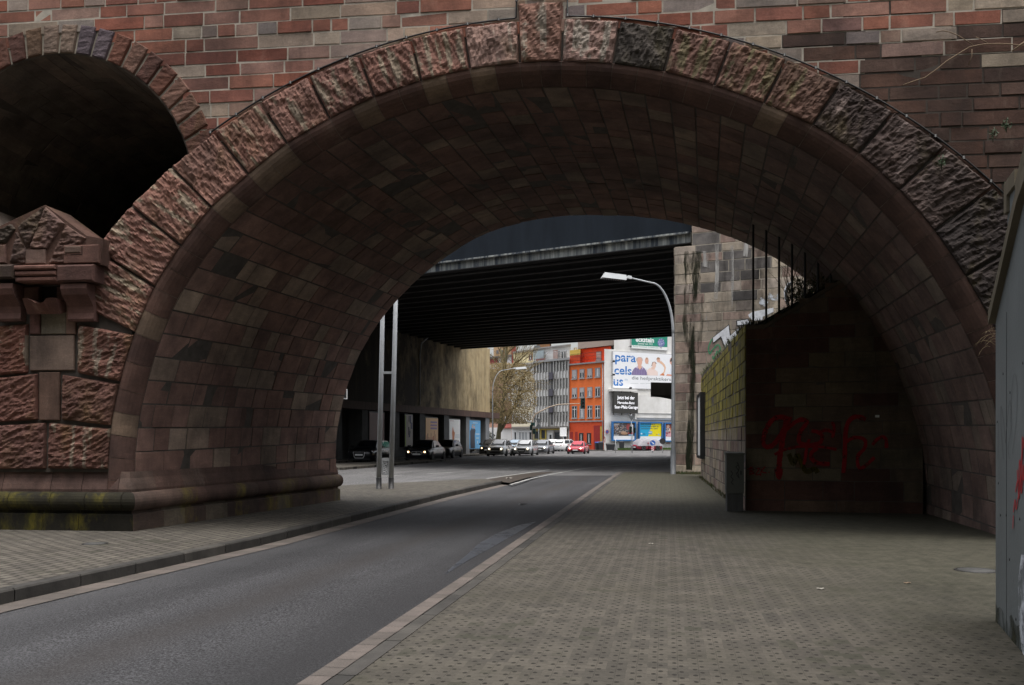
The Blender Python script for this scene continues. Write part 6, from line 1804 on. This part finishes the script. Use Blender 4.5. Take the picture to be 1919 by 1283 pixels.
# keep-right sign with striped beacon
d = 107; x = (1223-CX)*d/F
ks = thing('keep_right_sign', 'round blue arrow sign above a red and white striped beacon', 'sign', (x, d, GZ))
mb = MB(); mb.tube([(x, d, GZ), (x, d, zat(824, d))], .04, 8); mb.build('post', M['galv'], ks)
mb = MB(); zc = zat(829.6, d); mb.prism([(x+.3*math.cos(6.283*k/24), d-.07, zc+.3*math.sin(6.283*k/24)) for k in range(24)], (0, .02, 0), 0, (.01, .1, .42)); pl_ = mb.build('sign_plate', M['tint'], ks)
mb = MB(); y = d-.075; mb.face([(x+a*.3, y, zc+b*.3) for a, b in [(-.62, .48), (-.48, .62), (.28, -.1), (.42, .12), (.55, -.52), (-.1, -.42), (.12, -.28)]], 0, (.85, .85, .85)); mb.build('arrow', M['tint'], pl_)
mb = MB(); z0, z1 = zat(844.5, d), zat(835, d); mb.box((x-.15, d-.09, z0), (x+.15, d-.05, z1), 0, (.75, .75, .75))
for k in range(3): zz = z0+(z1-z0)*(k*.36); mb.face([(x-.15, d-.094, min(z1, zz+.16)), (x+.15, d-.094, max(z0, zz-.06)), (x+.15, d-.094, max(z0, zz+.05)), (x-.15, d-.094, min(z1, zz+.28))], 0, (.55, .02, .03))
mb.build('beacon', M['tint'], ks)
# grass verge in front of the wall, with kerb
mb = MB(); q = [WP.ground(1150, .3, GZ), WP.ground(1400, .3, GZ), WP.ground(1400, 6.5, GZ), WP.ground(1154, 3.2, GZ)]
mb.prism([(p.x, p.y, GZ-.05) for p in q], (0, 0, .15), 0, (.09, .085, .06))
for i in range(5000):
    px = r.uniform(1158, 1300); b = WP.ground(px, r.uniform(.6, 3.2), GZ+.1); h = r.uniform(.1, .3)
    mb.face([b+Vector((.05, 0, 0)), b-Vector((.05, 0, 0)), b+Vector((r.uniform(-.08, .08), -.05, h))], 0, r.choice([(.07, .15, .02), (.09, .18, .03), (.06, .12, .02), (.12, .19, .04)]))
tag(mb.build('grass_verge', M['grass']), 'bright green grass verge under the poster hoardings', 'grass', kind='stuff')
mb = MB(); q = [FP.ground(890, 4.5, GZ), FP.ground(1133, 4.5, GZ), FP.ground(1133, -.5, GZ), FP.ground(890, -.5, GZ)]; mb.prism([(p.x, p.y, GZ-.1) for p in q], (0, 0, .2)); tag(mb.build('pavement', M['paver_side']), kind='structure')

# ---- traffic light with long arm
d = 104; x = (997.5-CX)*d/F
tl = thing('traffic_light', 'green cased traffic light on a pole with long curved overhead arm', 'traffic light', (x, d, GZ))
mb = MB(); pts = [(997.5, 845), (997.5, 800), (998.5, 785), (1003, 776), (1012, 771), (1028, 763), (1045, 758), (1062, 757), (1096, 755.5)]
mb.tube([P(px, py, d) for px, py in pts], [.085, .085, .08, .075, .07, .065, .055, .05, .045], 8); mb.build('arm_pole', plain('tan painted steel', (.34, .27, .2), .5, .2), tl)
GR = (.01, .06, .05)
def head(px, y0, y1, wpx, nm='signal_head'):
    mb = MB(); xa, xb = (px-wpx/2-CX)*d/F, (px+wpx/2-CX)*d/F; z0, z1 = zat(y1, d), zat(y0, d)
    mb.hexa([(xa, d-.3, z0), (xb, d-.3, z0), (xb, d-.08, z0), (xa, d-.08, z0), (xa, d-.3, z1), (xb, d-.3, z1), (xb, d-.08, z1), (xa, d-.08, z1)], 0, GR)
    o = mb.build(nm, M['tint'], tl)
    for k in range(3):
        mb = MB(); c = ((xa+xb)/2, d-.301, z0+(z1-z0)*(k+.5)/3); rr_ = min((xb-xa)*.36, (z1-z0)/7)
        mb.lathe(c, (0, -1, 0), [(rr_, 0), (rr_*1.05, .12), (rr_*.95, .12), (rr_*.9, .01), (.001, .01)], 12); mb.build('visor', M['black'], o)
head(1092, 746, 766, 8.5); head(995, 796, 806, 4.5); head(1001, 803, 813, 5); head(998.5, 791.5, 797.5, 8)
d = 103; 
t, x, _ = post_sign('signal_post', 'second traffic light on a slim post before the two tone poster', 1183.2+2.2, 103.2, zat(795, 103), [], cat='traffic light')
tl = t
head(1181, 799, 813, 4.5); head(1188.5, 801, 811, 4.5)
# ================================================================== TREE, SHRUBS, GRID FRAME
r = random.Random(44)
def tree(label, px, d, height_px_top, spread):
    x = (px-CX)*d/F; base = Vector((x, d, GZ)); t = thing('bare_tree', label, 'tree', base)
    H0 = zat(height_px_top, d)
    tr, cr = MB(), MB()
    def grow(p, dr, rad, ln, lev):
        n = 4 if lev < 4 else 2; pts = [p]; rs = [rad]
        for k in range(n):
            dr = (dr+Vector((r.gauss(0, .12), r.gauss(0, .12), r.gauss(.03, .07)))).normalized()
            p = p+dr*ln/n; pts.append(p); rs.append(rad*(1-.34*(k+1)/n))
        (tr if lev < 2 else cr).tube(pts, rs, 7 if lev < 2 else 4 if lev < 3 else 3, cap=lev < 2)
        if lev >= 5 or rs[-1] < .0065: return
        nb = 4 if lev < 4 else 3
        for k in range(nb):
            a = r.uniform(.35, .85) if lev > 0 else r.uniform(.25, .6)
            ax = dr.cross(Vector((r.gauss(0, 1), r.gauss(0, 1), r.gauss(0, 1)))).normalized()
            nd = (dr*math.cos(a)+ax*math.sin(a)*spread+Vector((0, 0, .07))).normalized()
            j = r.choice([n//2, n-1, n]) if k else n
            grow(pts[j], nd, max(.016, rs[j]*r.uniform(.55, .75)), ln*r.uniform(.62, .82), lev+1)
    # main stem leaning slightly, with a low fork
    st = [base, base+Vector((.2, 0, 2.2)), base+Vector((.5, .1, 4.4)), base+Vector((.8, .1, 6.6)), base+Vector((.85, .1, 8.6))]
    tr.tube(st, [.36, .26, .22, .19, .16], 10)
    grow(st[1]+Vector((.15, 0, .2)), Vector((.62, .1, .72)).normalized(), .2, 3.2, 1)
    grow(st[2], Vector((-.5, .3, .8)).normalized(), .15, 2.6, 2)
    for k in range(7):
        a = k*2.4; grow(st[3]+Vector((0, 0, .3*k)), Vector((math.cos(a)*.75, math.sin(a)*.75, .65)).normalized(), .13, 2.7, 2)
    for k in range(3): grow(st[4], Vector((r.uniform(-.35, .35), r.uniform(-.35, .35), 1)).normalized(), .17, 3.0, 1)
    tr.build('trunk', M['bark'], t)
    for i in range(13000):      # last year's leaves and buds
        a = r.uniform(0, 6.283); q = r.random()**.5; z = r.uniform(3.2, 9.8); q *= .55+.55*math.sin(max(0, min(1, (z-2.6)/7.4))*math.pi)**.6
        c = base+Vector((.9+3.3*q*math.cos(a), 3.2*q*math.sin(a), z)); s = r.uniform(.03, .07)
        cr.face([c+Vector((s, 0, 0)), c+Vector((0, s, s)), c-Vector((s, 0, 0)), c-Vector((0, s, s))])
    cr.build('crown', plain('ochre twigs', (.15, .11, .045), .9, var=.45, scale=2), t)
tree('tall bare tree with ochre twigs beside the end of the concrete abutment', 931.5, 106, 650, 1.0)
mb = MB(); d = 103
for i in range(14):
    px = r.uniform(904, 928); c = P(px, r.uniform(815, 846), d+r.uniform(-1, 2.5)); mb.leaves(c, (.6, .6, .6), 130, .09, 0, [(.03, .045, .015), (.05, .06, .02), (.025, .03, .015)], r)
sb_ = mb.build('evergreen_shrub', M['leaf'], None, P(916, 848, d)); tag(sb_, 'dark green evergreen shrub at the foot of the bare tree', 'shrub')
GP = Plane(906, 108, 932, 110)
gf = thing('grid_hoarding', 'black rear side of a hoarding with grid framing beside the bare tree', 'hoarding', GP.ground(919, 0, GZ))
mb = MB(); mb.lbox(GP, 906.5, 750, 931.5, 791, -.06, 0); mb.build('panel', M['black'], gf)
mb = MB()
for k in range(6): mb.lbox(GP, 906.5, 750+k*8, 931.5, 750.7+k*8, .002, .1, 0, (.16, .15, .15))
for k in range(4): mb.lbox(GP, 907+k*8, 750, 907.8+k*8, 791, .102, .2, 0, (.14, .14, .14))
mb.lbox(GP, 931, 749, 932.2, 792, .0, .21, 0, (.4, .38, .36)); mb.build('framing', M['tint'], gf)
for x in (915.5, 923.5):
    mb = MB(); q = GP.ground(x, .3, GZ); mb.tube([q, Vector((q.x, q.y, GP.pt(x, 756).z))], .1, 6); mb.build('post', M['steel_dark'], gf)

# ================================================================== CARS
def interp2(tab, x): return interp(tab, x)
def car(label, body, L=4.5, W=1.8, Hh=1.45, kind='sedan', lit=None, grille='wide', tail=False, loc=(0, 0), rz=0, group='cars driving out from under the bridge', rim=M['rim'], dark_hood=None):
    """nose points along local -Y"""
    t = thing('car', label, 'car', (loc[0], loc[1], GZ), rz, group)
    O = (0, 0, 0); hl = L/2; gc = .17
    belt = Hh*.64; hood = Hh*.58; nose = Hh*.50
    if kind == 'sedan':   topz = [(-hl, nose), (-hl+.25, nose+.06), (-hl+1.25, hood+.04), (-hl+1.6, belt), (hl-1.0, belt+.02), (hl-.75, belt+.03), (hl-.1, belt), (hl, belt-.12)]; ws, wr, rr_, rb = (-hl+1.3), (-hl+2.05), (hl-1.55), (hl-.72)
    elif kind == 'coupe': topz = [(-hl, nose-.06), (-hl+.3, nose+.02), (-hl+1.25, hood+.02), (-hl+1.6, belt), (hl-.9, belt+.04), (hl-.4, belt+.05), (hl-.05, belt), (hl, belt-.1)]; ws, wr, rr_, rb = (-hl+1.35), (-hl+2.1), (hl-1.6), (hl-.55)
    elif kind == 'wagon': topz = [(-hl, nose), (-hl+.25, nose+.06), (-hl+1.2, hood+.04), (-hl+1.5, belt), (hl-.5, belt+.02), (hl-.1, belt), (hl, belt-.15)]; ws, wr, rr_, rb = (-hl+1.2), (-hl+1.95), (hl-.65), (hl-.12)
    else:                 topz = [(-hl, nose+.02), (-hl+.2, nose+.1), (-hl+.95, hood+.08), (-hl+1.25, belt), (hl-.45, belt+.03), (hl-.1, belt), (hl, belt-.15)]; ws, wr, rr_, rb = (-hl+.95), (-hl+1.8), (hl-.7), (hl-.14)
    hw = W/2
    wid = [(-hl, hw*.80), (-hl+.12, hw*.90), (-hl+.45, hw*.975), (-hl+1, hw), (hl-.9, hw), (hl-.35, hw*.96), (hl-.1, hw*.9), (hl, hw*.82)]
    st = [-hl, -hl+.06, -hl+.18, -hl+.45, -hl+.8, -hl+1.1, -hl+1.4, -hl+1.7, -.35, .35, hl-1.3, hl-.9, hl-.5, hl-.2, hl-.06, hl]
    K = 10; mb = MB(); vs = []
    for i, y in enumerate(st):
        w, zt = interp(wid, y), interp(topz, y); zb = gc+(.1 if i in (0, len(st)-1) else .04 if i in (1, len(st)-2) else 0)
        if i in (0, len(st)-1): zt -= .07
        h = zt-zb
        half = [(0, zb), (w*.86, zb), (w*.965, zb+.07), (w, zb+h*.42), (w*.992, zb+h*.62), (w*.955, zb+h*.82), (w*.89, zt-.035), (w*.72, zt-.004), (w*.4, zt+.012), (0, zt+.018)]
        row = half+[(-x, z) for x, z in half[-2:0:-1]]
        vs += [(x, y, z) for x, z in row]
    n = 2*K-2
    fs = [(i*n+j, i*n+(j+1) % n, (i+1)*n+(j+1) % n, (i+1)*n+j) for i in range(len(st)-1) for j in range(n)]
    fs += [tuple(range(n))[::-1], tuple((len(st)-1)*n+j for j in range(n))]
    mb.raw(vs, fs, 0, (1, 1, 1), True)
    # cabin
    wb, wt = hw*.87, hw*.66
    cs = [(ws, belt-.05, wb*.93, None), (wr, Hh-.035, wt, 1), ((wr+rr_)/2-.1, Hh, wt*1.04, 1), (rr_, Hh-.04, wt, 1), (rb, belt-.03, wb*.92, None)]
    rows = []
    for y, z, w, k in cs:
        if k is None: row = [(-wb*.98, belt-.06), (-w, z), (-w*.5, z+.012), (w*.5, z+.012), (w, z), (wb*.98, belt-.06)]
        else: row = [(-wb, belt-.06), (-w, z-.045), (-w*.62, z), (w*.62, z), (w, z-.045), (wb, belt-.06)]
        rows.append([(x, y, zz) for x, zz in row])
    vs = [p for row in rows for p in row]
    mb.raw(vs, [(i*6+j, i*6+j+1, (i+1)*6+j+1, (i+1)*6+j) for i in range(4) for j in range(5)], 0, (1, 1, 1), False)
    bd = mb.build('body', body, t, O)
    def glass(nm, pts, off):
        g = MB(); g.face([Vector(p)+Vector(off) for p in pts]); return g.build(nm, M['carglass'], t, O)
    def lerp(a, b, k): return tuple(p+(q-p)*k for p, q in zip(a, b))
    A, B, C, D = rows[0][1], rows[0][4], rows[1][4], rows[1][1]
    nrm = Vector((0, -(Hh-belt), (wr-ws))).normalized()*.02
    zb_ = .03
    glass('windscreen', [lerp(lerp(A, B, .05), lerp(D, C, .05), .06), lerp(lerp(A, B, .95), lerp(D, C, .95), .06), lerp(lerp(A, B, .92), lerp(D, C, .92), .90), lerp(lerp(A, B, .08), lerp(D, C, .08), .90)], nrm)
    A, B, C, D = rows[4][1], rows[4][4], rows[3][4], rows[3][1]
    nrm = Vector((0, (Hh-belt), (rb-rr_))).normalized()*.02
    glass('rear_window', [lerp(lerp(A, B, .06), lerp(D, C, .06), .1), lerp(lerp(A, B, .94), lerp(D, C, .94), .1), lerp(lerp(A, B, .9), lerp(D, C, .9), .88), lerp(lerp(A, B, .1), lerp(D, C, .1), .88)], nrm)
    for s in (-1, 1):
        jb = 1 if s < 0 else 4; jt = jb; jo = 0 if s < 0 else 5
        def side(y, k):
            x0 = wb; x1 = wt*1.02
            return (s*(x0+(x1-x0)*k+.012), y, belt-.02+(Hh-.085-belt+.02)*k)
        yb = (ws+rb)/2+.05
        y0b, y0t = ws+.32, wr+.08; y1b, y1t = rb-.3, rr_-.02
        glass('side_window', [side(y0b, .06), side(yb-.05, .06), side(yb-.05, .94), side(y0t, .94)], (s*.006, 0, 0))
        glass('side_window', [side(yb+.05, .06), side(y1b, .06), side(y1t, .94), side(yb+.05, .94)], (s*.006, 0, 0))
        # wheels
        for y in (-hl+.82, hl-.85):
            rw_ = .315 if Hh < 1.55 else .34
            mb = MB(); mb.lathe((s*(hw-.16), y, rw_), (s, 0, 0), [(.2, 0), (rw_-.02, 0), (rw_, .03), (rw_, .15), (rw_-.025, .185), (rw_-.1, .19)], 22)
            wl_ = mb.build('wheel', M['rubber'], t, O)
            mb = MB(); c = (s*(hw-.16), y, rw_); mb.lathe(c, (s, 0, 0), [(rw_-.1, .188), (rw_-.12, .165), (.001, .16)], 20, 1)
            for k in range(5):
                a = k*1.2566; ca, sa = math.cos(a), math.sin(a); q = rw_-.1; e = .035
                pts = [(s*(hw+.027), y+ca*.02-sa*e, rw_+sa*.02+ca*e), (s*(hw+.027), y+ca*.02+sa*e, rw_+sa*.02-ca*e), (s*(hw+.027), y+ca*q+sa*e*.7, rw_+sa*q-ca*e*.7), (s*(hw+.027), y+ca*q-sa*e*.7, rw_+sa*q+ca*e*.7)]
                mb.prism(pts, (-s*.02, 0, 0), 0)
            mb.lathe(c, (s, 0, 0), [(rw_-.085, .185), (rw_-.1, .194), (rw_-.115, .186)], 20, 0)
            mb.build('rim', [rim, M['black']], wl_, O)
            mb = MB(); c = (s*(hw-.03), y, rw_+.015)
            pts = [(s*(hw+.004), y+(rw_+.05)*math.cos(R(a)), max(.14, rw_+.01+(rw_+.05)*math.sin(R(a)))) for a in range(-30, 211, 15)]
            mb.face(pts); mb.build('wheel_arch', M['black'], t, O)
        mb = MB(); mb.box((min(s*hw*.97, s*(hw+.2)), ws+.42, belt+.01), (max(s*hw*.97, s*(hw+.2)), ws+.56, belt+.15)); mb.build('wing_mirror', body, t, O)
        mb = MB()
        mb.box((min(s*(hw-.012), s*(hw+.006)), yb-.62, belt-.2), (max(s*(hw-.012), s*(hw+.006)), yb-.44, belt-.17)); mb.box((min(s*(hw-.012), s*(hw+.006)), yb+.42, belt-.19), (max(s*(hw-.012), s*(hw+.006)), yb+.58, belt-.16)); mb.build('door_handle', M['chrome'] if grille == 'tall' else M['black'], t, O)
        # lamps
        if True:
            zl = nose-.09
            mb = MB(); w_ = .36 if kind != 'hatch' else .3
            x0, x1 = hw*.44, hw*.86
            pts = [(s*x0, -hl-.012, zl-.06), (s*(x1-.04), -hl+.06, zl-.07), (s*(x1+.06), -hl+.30, zl+.02), (s*(x1-.0), -hl+.26, zl+.105), (s*x0, -hl+.015, zl+.05)]
            if kind == 'coupe': pts = [(s*x0, -hl-.012, zl-.02), (s*(x1-.04), -hl+.06, zl-.05), (s*(x1+.04), -hl+.34, zl+.07), (s*(x1-.02), -hl+.3, zl+.10)]
            mb.prism(pts, (0, .1, 0)); hb = mb.build('headlight', M['lens'], t, O)
            if lit:
                mb = MB(); c = (s*hw*.62, -hl-.02, zl-.0)
                mb.lathe(c, (0, -1, 0), [(.062, -.02), (.055, .02), (.001, .03)], 12); mb.build('lamp', lit, hb, O)
            mb = MB(); zt_ = belt-.16; mb.prism([(s*hw*.5, hl-.02, zt_-.1), (s*hw*.86, hl-.1, zt_-.1), (s*hw*.9, hl-.2, zt_+.06), (s*hw*.5, hl-.0, zt_+.05)], (0, .035, 0)); mb.build('tail_light', M['tail'], t, O)
    # front
    mb = MB(); gz = nose-.16; y = -hl-.012
    if grille == 'tall':
        o_ = [(-.36, gz+.1), (.36, gz+.1), (.32, gz-.18), (.25, gz-.28), (-.25, gz-.28), (-.32, gz-.18)]
        mb.prism([(x*1.12, y+.01, gz+(z-gz)*1.12) for x, z in o_], (0, .08, 0), 1); mb.prism([(x, y-.008, z) for x, z in o_], (0, .05, 0), 0)
    elif grille == 'kidney':
        for s in (-1, 1):
            o_ = [(s*.03, gz+.09), (s*.3, gz+.07), (s*.34, gz-.02), (s*.28, gz-.09), (s*.06, gz-.1)]
            cxm = s*.18
            mb.prism([(cxm+(x-cxm)*1.15, y+.01, gz+(z-gz)*1.18) for x, z in o_], (0, .08, 0), 1); mb.prism([(x, y-.008, z) for x, z in o_], (0, .05, 0), 0)
    elif grille == 'low':
        o_ = [(-.5, gz-.1), (.5, gz-.1), (.42, gz-.27), (-.42, gz-.27)]; mb.prism([(x, y-.002, z) for x, z in o_], (0, .08, 0), 0)
    else:
        mb.prism([(x, y-.002, z) for x, z in [(-.42, gz+.06), (.42, gz+.06), (.38, gz-.05), (-.38, gz-.05)]], (0, .08, 0), 0); mb.prism([(x, y-.002, z) for x, z in [(-.55, gz-.16), (.55, gz-.16), (.48, gz-.28), (-.48, gz-.28)]], (0, .08, 0), 0)
    mb.build('grille', [M['black'], M['chrome']], t, O)
    mb = MB(); mb.box((-.26, y-.025, gz-.14), (.26, y-.012, gz-.03)); mb.build('number_plate', M['plate'], t, O)
    mb = MB(); mb.box((-.26, hl+.0, belt-.33), (.26, hl+.015, belt-.22)); mb.build('number_plate', M['plate'], t, O)
    mb = MB(); mb.box((-hw*.8, -hl+.02, .13), (hw*.8, hl-.05, .24)); mb.build('underbody', M['black'], t, O)
    return t
PB = paint('black car paint', (.008, .009, .011)); PD = paint('dark blue black car paint', (.012, .013, .02)); PSL = paint('silver car paint', (.42, .43, .44), .5); PWH = paint('white silver car paint', (.62, .63, .63), .2)
PGR = paint('grey car paint', (.2, .21, .23), .4); PRD = paint('red car paint', (.42, .015, .035)); PW2 = paint('white car paint', (.72, .72, .71)); PBL = paint('blue grey car paint', (.22, .28, .34), .4); PDR = paint('dark red car paint', (.30, .01, .03))
def front_at(pf, yb, L, a):
    x, y = G(pf, yb, GZ); y += .15; return (x+math.sin(a)*L/2, y+math.cos(a)*L/2)
def C_(label, body, pf, yb, ang, L, **k):
    a = R(ang); car(label, body, L=L, loc=front_at(pf, yb, L, a), rz=-a, **k)
C_('black estate car with tall chrome framed grille, headlights off, behind the twin pole mast', PB, 672, 866, 10, 4.9, W=1.86, Hh=1.46, kind='wagon', grille='tall')
C_('black saloon car with twin oval grilles and warm headlights lit', PD, 780, 864.5, 10, 4.85, W=1.85, Hh=1.47, kind='sedan', grille='kidney', lit=M['lit_warm'])
C_('dark glossy car following close behind the black saloon', PB, 824, 858.5, 11, 4.4, W=1.78, Hh=1.48, kind='wagon', grille='wide')
C_('small dark car with one orange glowing headlight showing beside the white hatchback', PB, 913, 852.8, 9, 4.0, W=1.7, Hh=1.5, kind='hatch', lit=M['lit_warm'])
C_('white hatchback with lit headlights leading the far queue', PWH, 928, 855, 11, 4.0, W=1.75, Hh=1.5, kind='hatch', lit=M['lit'])
C_('silver saloon with slanted bright headlights beside the white hatchback', PSL, 977, 854, 11, 4.5, W=1.82, Hh=1.44, kind='sedan', lit=M['lit'], grille='tall')
C_('grey saloon half hidden behind the silver saloon', PGR, 1010, 850.7, 12, 4.6, W=1.8, Hh=1.45, kind='sedan', lit=M['lit'])
C_('blue grey car glimpsed between the white hatchback and silver saloon', PBL, 961, 846.5, 8, 4.3, W=1.75, Hh=1.45, kind='wagon')
C_('low bright red coupe with lit headlights at the junction', PRD, 1078, 850.5, 13, 4.25, W=1.78, Hh=1.3, kind='coupe', lit=M['lit'], grille='low')
for px, d, L, ang, tx in [(1038, 119, 4.1, 168, 'white hatchback seen from behind, waiting by the shopfronts'), (1062, 118, 4.3, 146, 'white hatchback driving away beside the red coupe')]:
    car(tx, PW2, L=L, W=1.75, Hh=1.48, kind='hatch', loc=((px-CX)*d/F, d), rz=R(ang))
q = WP.ground(1212.5, 3.9, GZ)
car('red car parked under a grey cover by the white wall', PDR, L=3.9, W=1.7, Hh=1.4, kind='hatch', loc=(q.x, q.y), rz=R(-62), group='cars parked by the white wall')
mb = MB()
def cov(u, v):
    a = (u-.5)*3.9; b = (v-.5)*1.98
    e = min(1, 1.25*(1-abs(2*u-1)**3)); s = (1-abs(2*v-1)**4)
    z = .62+.93*e**.7*s**.6+.05*noise.noise(Vector((a*3, b*3, 1)))
    c, s2 = math.cos(R(-62)), math.sin(R(-62)); x, y = b, a
    return (q.x+x*c-y*s2, q.y+x*s2+y*c, GZ+max(.6, z))
mb.grid(cov, 22, 14)
tag(mb.build('car_cover', M['cloth'], None, (q.x, q.y, GZ+.6)), 'crumpled grey tarpaulin draped over the parked red car', 'car cover')

# ================================================================== unseen slope added behind the camera to block low sky light
mb = MB()
def slope(u, v):
    x = -70+140*u; t = v
    z = -.1+31*min(1, t*1.7)**.7+1.2*noise.noise(Vector((x*.1, t*6, 2)))*min(1, t*4)
    return (x, -7-11*t, max(-.2, z))
mb.grid(slope, 40, 16, 0, (.045, .05, .025))
tag(mb.build('sky_blocker', M['tint_wall']), kind='structure')

# ================================================================== SKY, SUN, CAMERA
w = bpy.data.worlds.new('World'); S.world = w; w.use_nodes = True
nt = w.node_tree; bg = nt.nodes['Background']
sky = nt.nodes.new('ShaderNodeTexSky'); sky.sky_type = 'NISHITA'; sky.sun_disc = False
SE, SR = R(80), R(150)
sky.sun_elevation = SE; sky.sun_rotation = SR; sky.air_density = 1.2; sky.dust_density = 6.0; sky.ozone_density = 1.0
hs = nt.nodes.new('ShaderNodeHueSaturation'); hs.inputs['Saturation'].default_value = .3
nt.links.new(sky.outputs[0], hs.inputs['Color']); nt.links.new(hs.outputs[0], bg.inputs[0])
bg.inputs[1].default_value = .15
sl = bpy.data.lights.new('Sun', 'SUN'); sl.energy = .7; sl.angle = R(24); sl.color = (1, .96, .9)
so = bpy.data.objects.new('Sun', sl); COL.objects.link(so)
dv = Vector((math.sin(SR)*math.cos(SE), math.cos(SR)*math.cos(SE), math.sin(SE)))   # toward the sun
so.rotation_euler = dv.to_track_quat('Z', 'Y').to_euler(); so.location = dv*60
cam = bpy.data.cameras.new('Camera'); co = bpy.data.objects.new('Camera', cam); COL.objects.link(co)
cam.sensor_width = 36; cam.lens = 36*F/1919; cam.shift_y = (HY-641.5)/1919; cam.clip_end = 6000; cam.clip_start = .05
co.location = (0, 0, H); co.rotation_euler = (R(90), 0, 0); S.camera = co
S.view_settings.view_transform = 'Standard'; S.view_settings.look = 'None'; S.view_settings.exposure = 0.95; S.view_settings.gamma = 1
S.cycles.max_bounces = 6; S.cycles.use_denoising = True
